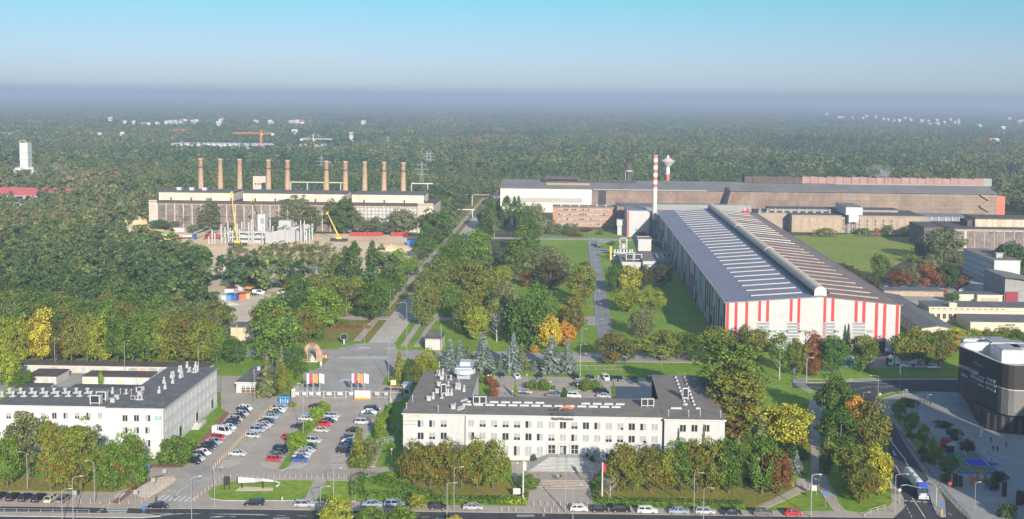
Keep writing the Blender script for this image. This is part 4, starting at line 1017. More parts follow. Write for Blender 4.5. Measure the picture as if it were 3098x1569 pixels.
B.part('roof_conveyor', MB().bar((WY('N', 8, 780, yh_).x, yh_ - 2, zm + 1), (WY('N', -40, 900, yh_).x, yh_ - 7, 6), 3.2, 2.4).box(WY('N', -8, 800, yh_).x, WY('N', 18, 800, yh_).x, yh_ - 2, yh_ + 4, zm - 4, zm + 3), M_dark_metal)
# dark stack, water tower behind the mill
yy = yh_ + 66
p = WY('M', 1455, 590, yy); zt_ = WY('M', 1455, 418, yy).z
c = thing('steel_stack', 'thick dark steel stack with ring platform behind the mill roof', 'stack', (p.x, yy, 0))
MB().lathe([(2.6, 0), (2.6, zt_), (2.1, zt_), (2.1, zt_ - 2)], 18).build('shaft', mat('dark_stack_steel', (.075, .06, .058), .7, .2, .3), c, smooth=True)
b = MB(); zz_ = WY('M', 1455, 490, yy).z; b.lathe([(2.6, zz_), (3.8, zz_), (3.8, zz_ + .5), (2.6, zz_ + .5)], 18).lathe([(3.8, zz_ + .5), (3.8, zz_ + 1.6)], 18).build('platform', M_metal, c)
b = MB(); b.bar((-2.9, -1, 4), (-2.9, -1, zz_), .5, .3).build('ladder', M_metal, c)
yy = yh_ + 75
p = WY('M', 1797, 590, yy); zt_ = WY('M', 1797, 365, yy).z; zb_ = WY('M', 1797, 448, yy).z; zrim = WY('M', 1797, 396, yy).z
c = thing('water_tower', 'mushroom water tower with flared striped bowl and banded shaft', 'water tower', (p.x, yy, 0))
rw = 65 / 2.9 * yy / FPX
M_wt = mat('white_tower_paint', (.58, .55, .53), .7, .1, .5); M_wr = mat('faded_red_paint', (.42, .12, .09), .7, .12, .5)
MB().lathe([(1.7, 0), (1.7, 16)], 14, mi=0).lathe([(1.7, 16), (1.7, 27)], 14, mi=1).lathe([(1.7, 27), (1.7, zb_)], 14, mi=0).build('shaft', [M_wt, M_wr], c, smooth=False)
b = MB()
for j in range(32):
 a0, a1 = 2 * math.pi * j / 32, 2 * math.pi * (j + 1) / 32
 b.quad((1.9 * math.cos(a0), 1.9 * math.sin(a0), zb_), (1.9 * math.cos(a1), 1.9 * math.sin(a1), zb_), (rw * math.cos(a1), rw * math.sin(a1), zrim), (rw * math.cos(a0), rw * math.sin(a0), zrim), j % 2)
 b.quad((rw * math.cos(a0), rw * math.sin(a0), zrim), (rw * math.cos(a1), rw * math.sin(a1), zrim), (1 * math.cos(a1), 1 * math.sin(a1), zt_), (1 * math.cos(a0), 1 * math.sin(a0), zt_), 2)
b.build('bowl', [M_wt, mat('grey_rib', (.36, .36, .36), .7, .05, 1), mat('pinkish_roof', (.48, .36, .32), .7, .1, .5)], c)
MB().lathe([(1, zt_), (1, zt_ + 1.4), (.1, zt_ + 2.2)], 10).build('cap', M_wt, c)

# office of orange brick and pump house
yo = W('M', 1060, 975).y; p, q = WY('M', 790, 900, yo), WY('M', 1338, 900, yo); zo = WY('M', 1060, 806, yo).z
B = Bld('brick_office', 'orange brick four storey office with rows of paired white windows', 'office building', (p.x, yo, 0))
simple_block(B, p.x, q.x, yo, yo + 15, zo, M_brick, M_roof2, par=.5)
for i in range(10):
 for j in range(4):
  xx = p.x + (q.x - p.x) * (.125 + .755 * i / 9.0); zz_ = zo * (.885 - .245 * j)
  B.win(win_mesh(1.5, 1.55, rr.choice(['dark', 'mix', 'half', 'blind']), False), (xx - .95, yo, zz_)); B.win(win_mesh(1.5, 1.55, rr.choice(['dark', 'mix', 'half']), False), (xx + .95, yo, zz_))
for k, v in enumerate(('block', 'tall', 'block', 'cowl', 'tall', 'tall')): B.put('vent', VENT[v], (p.x + 6 + k * 6.5, yo + 8, zo + .3), 0, (1.4, 1.4, 1))
B = Bld('pump_house', 'small pale low building partly hidden by trees beside the brick office', 'building', (p.x - 16, yo + 3, 0))
simple_block(B, p.x - 18, p.x - 1, yo + 6, yo + 16, 4.2, M_white2, M_roof2)
for i in range(4): B.win(win_mesh(1.4, 1.4, 'dark'), (p.x - 16 + i * 4, yo + 6, 2.3))
# white block with red strips and the banded chimney
yw_ = W('M', 1520, 1062).y; p, q = WY('M', 1442, 900, yw_), WY('M', 1622, 900, yw_); zb_ = WY('M', 1530, 836, yw_).z
B = Bld('plant_block', 'tall plain white block with red corner strips beside the big hall', 'plant building', (p.x, yw_, 0))
simple_block(B, p.x, q.x, yw_, yw_ + 34, zb_, M_hall, M_hroof, edge=M_white_metal)
B.part('corner_strip', MB().box(p.x + .2, p.x + 1.2, yw_ - .12, yw_, .2, zb_ - .1), M_red); B.part('corner_strip', MB().box(q.x + 1.5, q.x + 2.8, yw_ - .3, yw_ + 1, .2, zb_ - .3), mat('maroon_paint', (.20, .02, .035), .5, .1, 1))
B.part('side_wing', MB().box(q.x + .05, q.x + 6.8, yw_ + .4, yw_ + 30, 0, zb_ - .6, 0), M_hall)
B.part('window', MB().box(p.x + 5.6, p.x + 7.2, yw_ - .08, yw_, 4, 5.6, 0).box(p.x + 5.6, p.x + 7.2, yw_ - .08, yw_, 1.6, 3.4, 0), MATS['grey_pane'])
B.part('maroon_shed', MB().box(p.x + 8, p.x + 12.5, yw_ - 5, yw_ - .2, 0, 3.8), MATS['maroon_paint'])
B.part('side_cabin', MB().box(p.x - 6.5, p.x - .1, yw_ + 8, yw_ + 16, 6.5, 10.5, 0).box(p.x - 6, p.x - .1, yw_ + 9, yw_ + 15, 0, 6.5, 0), M_white_metal)
B.part('rear_roof', MB().box(p.x - 5, hx1 - 8, yw_ + 45, yw_ + 75, 0, zb_ - 1.5, 0).box(p.x + 20, hx1 + 6, yw_ + 44, yw_ + 46, zb_ - 3.5, zb_ + .6, 1), [M_hroof2, M_rl])
pc = WY('M', 1665, 900, yw_ + 2); zt_ = WY('M', 1683, 336, yw_ + 2).z
c = thing('banded_chimney', 'tall slim grey chimney with red and white bands at the top', 'chimney', (pc.x + 1.0, yw_ - 2.5, 0))
rc = 1.5
MB().lathe([(rc * 1.05, 12.5), (rc, zt_ * .56)], 16).build('shaft', mat('pale_chimney_steel', (.47, .45, .43), .5, .06, .3), c, smooth=True)
MB().tube([(0, 0, 12.7), (0, 0, 11.8), (0, 1.5, 10.6), (0, 6, 10.2)], rc * 1.05, 14).build('flue', M_metal, c, smooth=True)
w = MB()
for a in range(4): w.bar((1.8 * math.cos(a * 1.571 + .78), 1.8 * math.sin(a * 1.571 + .78), 0), (1.2 * math.cos(a * 1.571 + .78), 1.2 * math.sin(a * 1.571 + .78), 11.6), .25)
w.build('support', M_dark_metal, c)
zz0 = zt_ * .56; nbd = 10
for k in range(nbd):
 a, c_ = zz0 + (zt_ - zz0) * k / nbd, zz0 + (zt_ - zz0) * (k + 1) / nbd
 MB().lathe([(rc, a), (rc * .99, c_)] + ([(rc * .7, c_), (rc * .7, c_ - 1)] if k == nbd - 1 else []), 16).build('band', mat('band_red', (.36, .15, .10), .6, .1, .5) if k % 2 == 1 else M_wt, c, smooth=True)
# gas plant annex: white boxes, vessels, coolers
ya = W('V', 600, 1158).y; xa, xb = WY('V', 285, 1000, ya).x, WY('V', 1000, 1060, ya).x; za = WY('V', 760, 995, ya).z
B = Bld('gas_plant', 'cluster of low white plant rooms with pipes and coolers beside the hall', 'plant building', (xa, ya, 0))
yb_ = W('V', 560, 832, za).y
xm_ = WY('V', 655, 1000, ya).x; xm2 = WY('V', 868, 1000, ya).x
B.walls(xm_, xm2, ya, yb_, 0, za, M_hall); B.roof(rect(xm_ - .15, xm2 + .15, ya - .15, yb_), za, M_roof2, M_white_metal)
B.walls(xa + 1.5, xm_ - .1, ya + 3, yb_ - 1, 0, za - 1.6, M_hall); B.roof(rect(xa + 1.3, xm_ - .2, ya + 2.8, yb_ - 1), za - 1.6, M_roof2, M_white_metal, par=.5)
B.walls(xm2 + .1, xb + 8, yb_ - 4, yb_ + 6, 0, za, M_hall, 'link_wall'); B.roof(rect(xm2, xb + 8.2, yb_ - 4.2, yb_ + 6), za, M_roof2, M_white_metal)
for i in range(4): B.part('window', MB().box(xm_ + 1 + i * 1.7, xm_ + 2.4 + i * 1.7, ya - .08, ya, za - 2.2, za - 1.4), MATS['grey_pane'])
for i in range(5): B.win(win_mesh(1.4, 1.8, 'dark', False), (xm2 + 2 + i * 2.6, yb_ - 4, za - 1.8))
for i in range(2): B.put('air_conditioner', AC, (xa + 6 + 4.6 * i, ya + 12, za - 1.2), 0, (2.4, 2.6, 1.6))
for i in range(6): B.part('cooler', MB().lathe([(1.0, za + .3), (1.0, za + 1.8), (.8, za + 1.8), (.8, za + 1.5)], 12, (xm2 + 1.5 + (i % 2) * 2.4, ya + 7 + (i // 2) * 5)), M_white_metal)
p, q = WY('V', 580, 700, yb_ + 1), WY('V', 785, 700, yb_ + 1); zt_ = WY('V', 680, 656, yb_ + 1).z
B.walls(p.x, q.x, yb_ + 1, yb_ + 14, 0, zt_, M_hall, 'tower_wall'); B.roof(rect(p.x - .2, q.x + .2, yb_ + .8, yb_ + 14.2), zt_, M_roof2, M_white_metal, par=.3)
B.part('tower_vent', MB().box(p.x + 4.5, p.x + 5.2, yb_ + .85, yb_ + 1, zt_ - 2.0, zt_ - 1.4), M_metal)
w = MB(); xg = WY('V', 345, 720, yb_ + 8).x
for dx in (-2, 2):
 for dy in (0, 4): w.box(xg + dx - .25, xg + dx + .25, yb_ + 8 + dy, yb_ + 8.5 + dy, 0, 12)
for z in (6, 9, 12): w.box(xg - 2.3, xg + 2.3, yb_ + 8, yb_ + 12.5, z - .3, z)
for dx in (-5, -3.4, -1.6, .2, 1.8, 3.6, 5): w.lathe([(.6, 1), (.6, 5.5), (.1, 6.2)], 9, (xg + dx, yb_ + 4 + (dx * 7 % 3)))
w.tube([(xg - 6, yb_ + 3, 4.2), (xg + 7, yb_ + 3, 4.2)], .4, 8); w.tube([(xg - 6, yb_ + 2, 2.6), (xg + 6, yb_ + 2, 2.6)], .5, 8); w.tube([(xg, yb_ + 10, 6.2), (xg, yb_ + 10, 9)], 1.4, 10)
w.box(xg - 7, xg + 10, yb_ + 1, yb_ + 13, 0, 1.2)
B.part('process_pipes', w, M_white_metal)
B.part('ladder_cage', MB().bar((xg - 7.5, yb_ + 2, 0), (xg - 7.5, yb_ + 2, 8), 1.0, .8), M_yellow)

# brown lower hall, sheet-clad tower on legs, lattice shed
yb0 = W('N', 1200, 1160).y; xa, xb, xc = WY('N', 290, 1100, yb0).x, WY('N', 560, 1100, yb0).x, WY('N', 1718, 1100, yb0).x; zb_ = WY('N', 1000, 1008, yb0).z
M_bwn = mat('brown_concrete_panel', (.26, .198, .155), .9, .14, .1, col2=(.32, .25, .20), fine=.12)
B = Bld('finishing_hall', 'low brown hall with ragged windows and a row of roof cowls by the meadow', 'factory hall', (xb, yb0, 0))
B.walls(xb, xc, yb0, yb0 + 40, 0, zb_, M_bwn); B.roof(rect(xb - .4, xc + .4, yb0 - .5, yb0 + 40), zb_, M_roof3, M_rl)
B.walls(xa, xb, yb0 + 12, yb0 + 40, 0, zb_, M_bwn); B.roof(rect(xa, xb - .5, yb0 + 11.6, yb0 + 40), zb_, M_roof3, M_rl)
B.part('upper_roof', MB().box(xa + 10, xc - 12, yb0 + 24, yb0 + 39, zb_ + .3, zb_ + 1.8, 0).prism(rect(xa + 9.5, xc - 11.5, yb0 + 23.5, yb0 + 39.5), zb_ + 1.8, zb_ + 2.2, 1, 1), [M_rl, M_roof3])
for i in range(10):
 x = WY('N', 285 + 67.5 * i, 965, yb0 + 14).x; B.put('vent', VENT['cowl'], (x, yb0 + 15, zb_ + .3), 0, (2.2, 2.2, 1.8))
for i in range(16):
 x = xb + (xc - xb) * (.04 + .06 * i); ragged = 6 <= i <= 12
 d = MB(); d.box(x - 1.9, x + 1.9, yb0 - .06, yb0 + .01, 1.5, zb_ - 2, 0)
 if ragged:
  for q in range(9): d.box(x - 1.6 + (q % 3) * 1.1, x - .9 + (q % 3) * 1.1, yb0 - .1, yb0 - .05, 2 + (q // 3) * 2.8, 4 + (q // 3) * 2.8 - (q * 7 % 3) * .4, 1 + (q * 5 % 3 == 0))
 B.part('blocked_window', d, [mat('blocked_opening', (.33, .255, .18) , .9, .15, .4), M_rl, M_dark_metal])
p, q = WY('N', 1030, 1000, yb0 - 5), WY('N', 1175, 1000, yb0 - 5); z0_, z1_ = WY('N', 1100, 1066, yb0 - 5).z, WY('N', 1100, 936, yb0 - 5).z; zmid = WY('N', 1100, 1004, yb0 - 5).z
c = Bld('hopper_tower', 'pale grey sheet tower on lattice legs rising out of the brown hall', 'tower', (p.x, yb0 - 5, 0))
M_sheet = mat_brick('pale_blue_sheet', (.42, .46, .47), (.40, .44, .45), (.33, .36, .37), 1.2, 30, msize=.04, rough=.5, var=.06)
c.part('body', MB().box(p.x, q.x, yb0 - 5, yb0 + 26, zmid, z1_, 0).box(p.x + 2.2, q.x - 2.6, yb0 - 5, yb0 - 1, z0_, zmid, 0), M_sheet)
c.roof(rect(p.x - .4, q.x + .4, yb0 - 5.4, yb0 + 26.4), z1_, M_roof2)
w = MB()
for a in (p.x + 2.6, q.x - 3):
 for b_ in (yb0 - 4.6, yb0 - 1.4): w.bar((a, b_, 0), (a, b_, z0_), .4)
for zz_ in (0, z0_ / 2): w.bar((p.x + 2.6, yb0 - 4.6, zz_), (q.x - 3, yb0 - 4.6, zz_ + z0_ / 2), .22); w.bar((q.x - 3, yb0 - 4.6, zz_), (p.x + 2.6, yb0 - 4.6, zz_ + z0_ / 2), .22)
c.part('lattice_legs', w, M_metal)
ysd = yb0 + 22; p, q = WY('N', 1712, 1080, ysd), WY('N', 2196, 1080, ysd); zs = WY('N', 1950, 1016, ysd).z
c = Bld('open_shed', 'open sided shed with pale posts and grey roof at the end of the brown hall', 'shed', (p.x, ysd, 0))
c.part('back_wall', MB().box(p.x, q.x, ysd + .5, ysd + 20, 0, zs - .4), mat('dusky_glazing', (.20, .20, .205), .6, .15, .2)); c.roof(rect(p.x - .5, q.x + .5, ysd - .5, ysd + 21), zs - .2, M_hroof)
for i in range(9): c.part('post', MB().box(p.x + (q.x - p.x) * i / 8 - .3, p.x + (q.x - p.x) * i / 8 + .3, ysd - .1, ysd + .4, 0, zs - .2), M_white_metal)
c.part('low_wall', MB().box(p.x, p.x + 24, ysd - 1, ysd - .4, 0, 4.4), M_rl)
# flat railway wagons by the meadow
for i, x_ in enumerate((840, 1230, 1330, 1420, 1520, 1610)):
 p = W('N', x_, 1190); wa, lab = 9, f'{ordw(i)} flat rail wagon in the line along the brown hall, from the big hall'
 o = thing('rail_wagon', lab, 'wagon', (p.x, p.y, 0), 0, 'flat wagons beside the meadow')
 MB().box(-wa, wa, -1.3, 1.3, .9, 1.3, 0).build('deck', mat('rusty_wagon', (.12, .06, .045), .8, .2, .5), o)
 b = MB()
 for k in range(4): b.box(-wa + 2 + k * 4.6, -wa + 2.2 + k * 4.6, -1.3, -1.1, 1.3, 2.8)
 b.build('stakes', M_metal, o)
 for k in (-6, 6): MB().box(k - 1.6, k + 1.6, -1.0, 1.0, .15, .9).build('bogie', M_dark_metal, o)

# glazed hall at the right, pale block, sheds and workshops
yg = W('J', 1300, 614).y; p, q = WY('J', 1160, 500, yg), WY('J', 1800, 500, yg); zg = WY('J', 1400, 462, yg).z
B = Bld('glazed_hall', 'dark glazed workshop with rusty clerestory at the edge of the meadow', 'factory hall', (p.x, yg, 0))
pl = WY('J', 920, 520, yg + 20)
B.walls(p.x, q.x, yg + .3, yg + 45, 0, zg, M_oldconc); B.roof(rect(p.x - .5, q.x, yg - .6, yg + 45), zg, M_roof3, M_white2)
n = 9
for i in range(n):
 xa = p.x + (q.x - p.x) * i / n; xb = p.x + (q.x - p.x) * (i + 1) / n
 B.part('glazing', MB().box(xa + .7, xb, yg, yg + .29, .4, zg - 1), M_grid); B.part('pilaster', MB().box(xa, xa + (1.6 if i == 1 else .7), yg - .2, yg + .3, 0, zg - .5), M_oldconc if i == 1 else M_bwn)
x1 = WY('J', 1310, 420, yg + 14).x
B.part('clerestory', MB().box(x1, q.x, yg + 14, yg + 34, zg + .3, zg + 5.5), mat('rust_streaked_sheet', (.34, .23, .16), .8, .25, .3, col2=(.50, .44, .37), stretch=(1, 1, .2), fine=.1)); B.part('clerestory_roof', MB().box(x1 - .6, q.x, yg + 13, yg + 35, zg + 5.5, zg + 6.0), M_roof3)
B.walls(pl.x, p.x - .1, yg + 14, yg + 45, 0, zg - .5, mat('shade_toned_wall', (.10, .09, .085), .9, .2, .2), 'side_wall'); B.roof(rect(pl.x - .3, p.x - .5, yg + 13.6, yg + 45), zg - .5, M_roof3)  # dark tone puts the shade on this left end into the wall colour
B.part('roof_hut', MB().box(pl.x + 28, x1 - 1, yg + 16, yg + 30, zg + .3, zg + 4.2), M_roof3)
ns_, fs_ = W('J', 1440, 868), W('J', 1220, 768); hb = WY('J', 1440, 683, ns_.y).z
ang = math.atan2(fs_.x - ns_.x, fs_.y - ns_.y)
B = Bld('pale_block', 'plain pale four storey block seen end on in its own shade', 'building', (ns_.x, ns_.y, 0))
x0_ = (ns_.x + fs_.x) / 2; B.walls(x0_, x0_ + 13, ns_.y, fs_.y, 0, hb, mat('pale_blue_render', (.40, .43, .45), .9, .06, .2)); B.roof(rect(x0_ - .3, x0_ + 13.3, ns_.y - .3, fs_.y + .3), hb, M_roof2, M_white2)
for i in range(15):
 for j in range(4): B.win(win_mesh(1.2, 1.4, 'dark', False), (x0_, ns_.y + 2 + (fs_.y - ns_.y - 4) * i / 14, hb * (.14 + .235 * j)), R(-90))
B.put('vent', VENT['block'], (x0_ + 6, ns_.y + 10, hb + .2), 0, (3, 3, 2)); 
M_creamw = mat('cream_render2', (.48, .41, .32), .9, .08, .2, fine=.06)
yw2 = W('R', 1000, 880).y; p, q = WY('R', 300, 800, yw2), WY('R', 2300, 800, yw2); zw2 = WY('R', 900, 655, yw2).z; zp = WY('R', 900, 690, yw2).z
B = Bld('workshop', 'cream workshop with long dark roof and a regular row of brown windows', 'workshop', (p.x, yw2, 0))
B.walls(p.x, q.x, yw2, yw2 + 14, 0, zw2, M_creamw); B.roof(rect(p.x - .3, q.x, yw2 - .25, yw2 + 14.3), zw2, M_roof, M_creamw)
B.part('cornice', MB().box(p.x, q.x, yw2 - .35, yw2 + .01, zp - .25, zp), M_creamw)
for i in range(20):
 x = WY('R', 360 + 88.6 * i, 780, yw2).x; zc_ = WY('R', 360 + 88.6 * i, 780 + i, yw2).z
 B.win(win_mesh(1.45, 2.1, 'dark', True, 1, 2, frame=mat('brown_frame', (.22, .15, .10), .7, .1, 1)), (x, yw2, zc_))
 if i < 13: B.part('eaves_vent', MB().box(x - .7, x + .7, yw2 - .08, yw2, zp + .25, zp + .55), M_roof3)
B.part('roof_hut', MB().box(*(lambda a, b: (a.x, b.x, a.y, a.y + 2.6))(W('R', 612, 645, zw2 + .2), W('R', 725, 645, zw2 + .2)), zw2 + .2, zw2 + 1.9), M_creamw)
yfl = W('R', 1000, 1010).y; p, q = WY('R', 560, 900, yfl), WY('R', 2300, 900, yfl)
B = Bld('flat_annex', 'low dark flat roofed annex in front of the row of brown windows', 'annex', (p.x, yfl, 0))
zf = W('R', 900, 1000, 0).z + 3.6
B.walls(p.x + 10, q.x, yfl, yw2 - .2, 0, zf, M_creamw); B.roof(rect(p.x + 9.6, q.x, yfl - .3, yw2 - .4), zf, M_roof, M_creamw)
for i in range(3): B.win(win_mesh(1.4, .9, 'dark', False), (WY('R', 1490 + 45 * i, 990, yfl).x, yfl, zf - .9))
yg0 = W('R', 400, 1140).y; p, q = WY('R', 190, 1000, yg0), WY('R', 690, 1000, yg0); ze_ = WY('R', 200, 972, yg0).z; zk = WY('R', 455, 935, yg0).z
ybk = W('J', 690, 932, ze_).y
B = Bld('gabled_shed', 'long gabled shed with patched dark roof and cream gable end beside the hall', 'shed', (p.x, yg0, 0))
w = MB(); xm_ = (p.x + q.x) / 2
w.quad((p.x, ybk, 0), (p.x, yg0, 0), (p.x, yg0, ze_), (p.x, ybk, ze_)); w.quad((q.x, yg0, 0), (q.x, ybk, 0), (q.x, ybk, ze_), (q.x, yg0, ze_)); w.poly([(p.x, yg0, 0), (q.x, yg0, 0), (q.x, yg0, ze_), (xm_, yg0, zk), (p.x, yg0, ze_)])
B.part('wall', w, M_creamw)
w = MB(); w.hexa([(p.x - .5, yg0 - .4, ze_), (xm_, yg0 - .4, zk), (xm_, ybk, zk), (p.x - .5, ybk, ze_), (p.x - .5, yg0 - .4, ze_ + .3), (xm_, yg0 - .4, zk + .3), (xm_, ybk, zk + .3), (p.x - .5, ybk, ze_ + .3)])
w.hexa([(xm_, yg0 - .4, zk), (q.x + .5, yg0 - .4, ze_), (q.x + .5, ybk, ze_), (xm_, ybk, zk), (xm_, yg0 - .4, zk + .3), (q.x + .5, yg0 - .4, ze_ + .3), (q.x + .5, ybk, ze_ + .3), (xm_, ybk, zk + .3)])
B.part('roof', w, M_roof)
for i in range(9): B.win(win_mesh(1.1, 1.9, 'dark', False), (p.x, yg0 + 3 + i * 5, ze_ * .55), R(-90))
for (nm, lab, k, fl, fr, top, dp, m) in (('store', 'long low brown store with a dark roof behind the gabled shed', 'J', (655, 936), (1075, 938), 900, 10, M_bwn),
  ('garage', 'cream garage with rounded gate beside the small green tree', 'J', (1195, 972), (1308, 972), 928, 8, M_creamw), ('garage', 'cream garage with a wide brown gate next to the curved shed', 'J', (1325, 980), (1510, 985), 932, 9, M_creamw)):
 a, c = W(k, *fl), W(k, *fr); z = WY(k, fl[0], top, a.y).z
 B = Bld(nm, lab, nm, (a.x, a.y, 0)); simple_block(B, a.x, c.x, a.y, a.y + dp, z, m, M_roof, edge=M_creamw if m is M_creamw else None)
 if m is M_creamw: B.part('gate', MB().box(a.x + (c.x - a.x) * .15, a.x + (c.x - a.x) * .85, a.y - .08, a.y + .01, .1, z * .6), MATS['blocked_opening'] if 'wide' in lab else M_white2)
 else:
  for i in range(8): B.part('gate', MB().box(a.x + (c.x - a.x) * (i + .15) / 8, a.x + (c.x - a.x) * (i + .85) / 8, a.y - .08, a.y + .01, .1, z * .7), MATS['blocked_opening'])
a = W('J', 1520, 985); zc_ = WY('J', 1525, 803, a.y).z
B = Bld('curved_shed', 'tall grey shed with curved roof and maroon end at the frame edge', 'shed', (a.x, a.y, 0))
w = MB(); prv = None
for k in range(11):
 t = k / 10; x = a.x + 26 * t; z = zc_ * (1 - .42 * t ** 1.6)
 if prv: w.quad((prv[0], a.y - 2, prv[1]), (x, a.y - 2, z), (x, a.y + 26, z), (prv[0], a.y + 26, prv[1]), 0); w.quad((prv[0], a.y, 0), (x, a.y, 0), (x, a.y, z - .1), (prv[0], a.y, prv[1] - .1), 1)
 prv = (x, z)
w.quad((a.x, a.y + 26, 0), (a.x, a.y, 0), (a.x, a.y, zc_), (a.x, a.y + 26, zc_), 2)
B.part('shell', w, [M_roof2, mat('grey_plank', (.22, .21, .21), .8, .15, .4), MATS['grey_plank']]); B.part('maroon_end', MB().box(a.x + .4, a.x + 6, a.y - .5, a.y - .05, 0, 5.2), MATS['maroon_paint'])
a = W('F', 1822, 862); b_ = W('F', 1958, 875); zt_ = WY('F', 1890, 757, a.y).z
B = Bld('transformer_house', 'square cream brick substation with dark flat roof beside the dirt lot', 'substation', (a.x, a.y, 0))
simple_block(B, a.x, b_.x + 1.2, a.y, a.y + 9, zt_, mat('cream_brick', (.44, .38, .27), .9, .06, .5, fine=.1), M_roof)
B.part('downpipe', MB().tube([(a.x + 2.4, a.y - .1, .1), (a.x + 2.4, a.y - .1, zt_ + 1.2)], .12, 6), M_yellow)
for i in range(2): B.part('grille_door', MB().box(b_.x + 1.2, b_.x + 1.3, a.y + 1.5 + i * 3.6, a.y + 3.8 + i * 3.6, .2, 3.4), M_dark_metal)

# mall with curved dark facade
Zm = 19.5
front = pts('214,178 226,192 250,204 300,226 400,262 480,296 560,330 650,368 750,405 830,423 900,431 1010,434 1120,426', 'O')
back = pts('1400,380 1300,260 1011,210 900,172 800,150 650,138 500,134 400,135 300,140 240,152', 'O')
FP = [W(*q, z=Zm) for q in front]; FP = [Vector((p.x, p.y, 0)) for p in FP]
BP = [W(*q, z=Zm) for q in back]; BP = [Vector((p.x, p.y, 0)) for p in BP]
BP[0] = Vector((FP[-1].x + 18, FP[-1].y + 14, 0)); BP[1] = Vector((FP[-1].x + 20, FP[-1].y + 40, 0))
ring = FP + BP
def offset(P, d):
 c = sum(P, Vector()) / len(P); return [p + (c - p).normalized() * d for p in P]
B = Bld('shopping_mall', 'curved dark shopping mall with white shop lettering and pale roof terrace', 'mall', (FP[0].x, FP[0].y, 0))
M_mesh = mat_brick('dark_mesh_screen', (.032, .027, .025), (.04, .034, .031), (.02, .018, .018), .5, .5, msize=.06, rough=.7, var=.15)
M_fin = mat('bronze_panel', (.06, .054, .05), .5, .15, .3); M_dk = mat('smoked_glass', (.018, .019, .022), .15, .2, .3, spec=.6)
w = MB(); w.prism([(p.x, p.y) for p in ring], 12.6, Zm, 0, 1); i0 = w.f[-1]; w.f.pop(); w.m.pop()
B.part('upper_screen', w, [M_mesh, M_mesh])
w = MB(); w.prism([(p.x, p.y) for p in offset(ring, .35)], 5.0, 12.6, 0, 0, bottom=True); B.part('middle_floor', w, M_dk)
low = [W('O', *q) for q in ((215, 765), (300, 850), (345, 960), (400, 1080), (470, 1170), (560, 1225), (700, 1262), (850, 1280), (1011, 1290), (1100, 1290))]
lowring = [Vector((p.x, p.y, 0)) for p in low] + [Vector((low[-1].x + 10, low[-1].y + 40, 0))] + offset(BP, 3)[2:]
w = MB(); w.prism([(p.x, p.y) for p in lowring], 0, 4.98, 0, 0); B.part('ground_floor', w, M_dk)
w = MB(); inn = offset(ring, 1.2)
for i in range(len(ring)):
 j = (i + 1) % len(ring); w.quad((ring[i].x, ring[i].y, Zm), (ring[j].x, ring[j].y, Zm), (inn[j].x, inn[j].y, Zm), (inn[i].x, inn[i].y, Zm), 0)
 w.quad((inn[i].x, inn[i].y, Zm - 3.6), (inn[j].x, inn[j].y, Zm - 3.6), (inn[j].x, inn[j].y, Zm), (inn[i].x, inn[i].y, Zm), 1)
w.poly([(p.x, p.y, Zm - 3.6) for p in inn], 1)
B.part('roof_terrace', w, [M_white_metal, mat('white_membrane', (.40, .40, .39), .8, .06, .15)])
# light line under the screen, fins along the facade
def along(P, t):
 L = [0]
 for a, c in zip(P, P[1:]): L.append(L[-1] + (c - a).length)
 d = t * L[-1]
 for i in range(len(P) - 1):
  if d <= L[i + 1] or i == len(P) - 2:
   u = (d - L[i]) / (L[i + 1] - L[i]); q = P[i].lerp(P[i + 1], u); tg = (P[i + 1] - P[i]).normalized(); return q, tg
def facade_at(k, x, y, P):
 """where a pixel meets the upright face over the outline P"""
 best = None
 o = CAMPOS; d = ray(*S(k, x, y))
 for a, c in zip(P, P[1:]):
  e = c - a; den = d.x * e.y - d.y * e.x
  if abs(den) < 1e-9: continue
  t = ((a.x - o.x) * e.y - (a.y - o.y) * e.x) / den; u = ((a.x - o.x) * d.y - (a.y - o.y) * d.x) / den
  if -.02 <= u <= 1.02 and t > 0 and (best is None or t < best[0]): best = (t, o + d * t, e.normalized())
 return best
FPc = [p.copy() for p in FP]
for i in range(44):
 q, tg = along(FPc, .02 + .96 * i / 43); nx = Vector((tg.y, -tg.x, 0))
 if nx.y > 0: nx = -nx
 wd = .85
 a, c = q - tg * wd / 2 + nx * .04, q + tg * wd / 2 + nx * .04
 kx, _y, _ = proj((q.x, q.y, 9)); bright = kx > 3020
 w = MB(); w.quad((a.x, a.y, 5.2), (c.x, c.y, 5.2), (c.x, c.y, 12.4), (a.x, a.y, 12.4)); n2 = nx * -.12
 w.quad((a.x, a.y, 5.2), (a.x + n2.x, a.y + n2.y, 5.2), (a.x + n2.x, a.y + n2.y, 12.4), (a.x, a.y, 12.4)); w.quad((c.x, c.y, 5.2), (c.x + n2.x, c.y + n2.y, 5.2), (c.x + n2.x, c.y + n2.y, 12.4), (c.x, c.y, 12.4))
 B.part('facade_fin', w, mat('sunlit_fin_tone', (.15, .145, .14), .5, .1, .3) if bright else M_fin)  # paler right-hand fins: their sunlit look is put into the colour
for i in range(24):
 q, tg = along([Vector((p.x, p.y, 0)) for p in low], .02 + .96 * i / 23); nx = Vector((tg.y, -tg.x, 0)); nx = -nx if nx.y > 0 else nx
 a, c = q - tg * .45 + nx * .05, q + tg * .45 + nx * .05
 B.part('shopfront_fin', MB().hexa([(a.x, a.y, .2), (c.x, c.y, .2), (c.x - nx.x * .1, c.y - nx.y * .1, .2), (a.x - nx.x * .1, a.y - nx.y * .1, .2), (a.x, a.y, 4.9), (c.x, c.y, 4.9), (c.x - nx.x * .1, c.y - nx.y * .1, 4.9), (a.x - nx.x * .1, a.y - nx.y * .1, 4.9)]), M_fin)
w = MB()
for a, c in zip(FP[6:], FP[7:]): w.bar((a.x, a.y - .15, 12.5), (c.x, c.y - .15, 12.5), .3, .25)
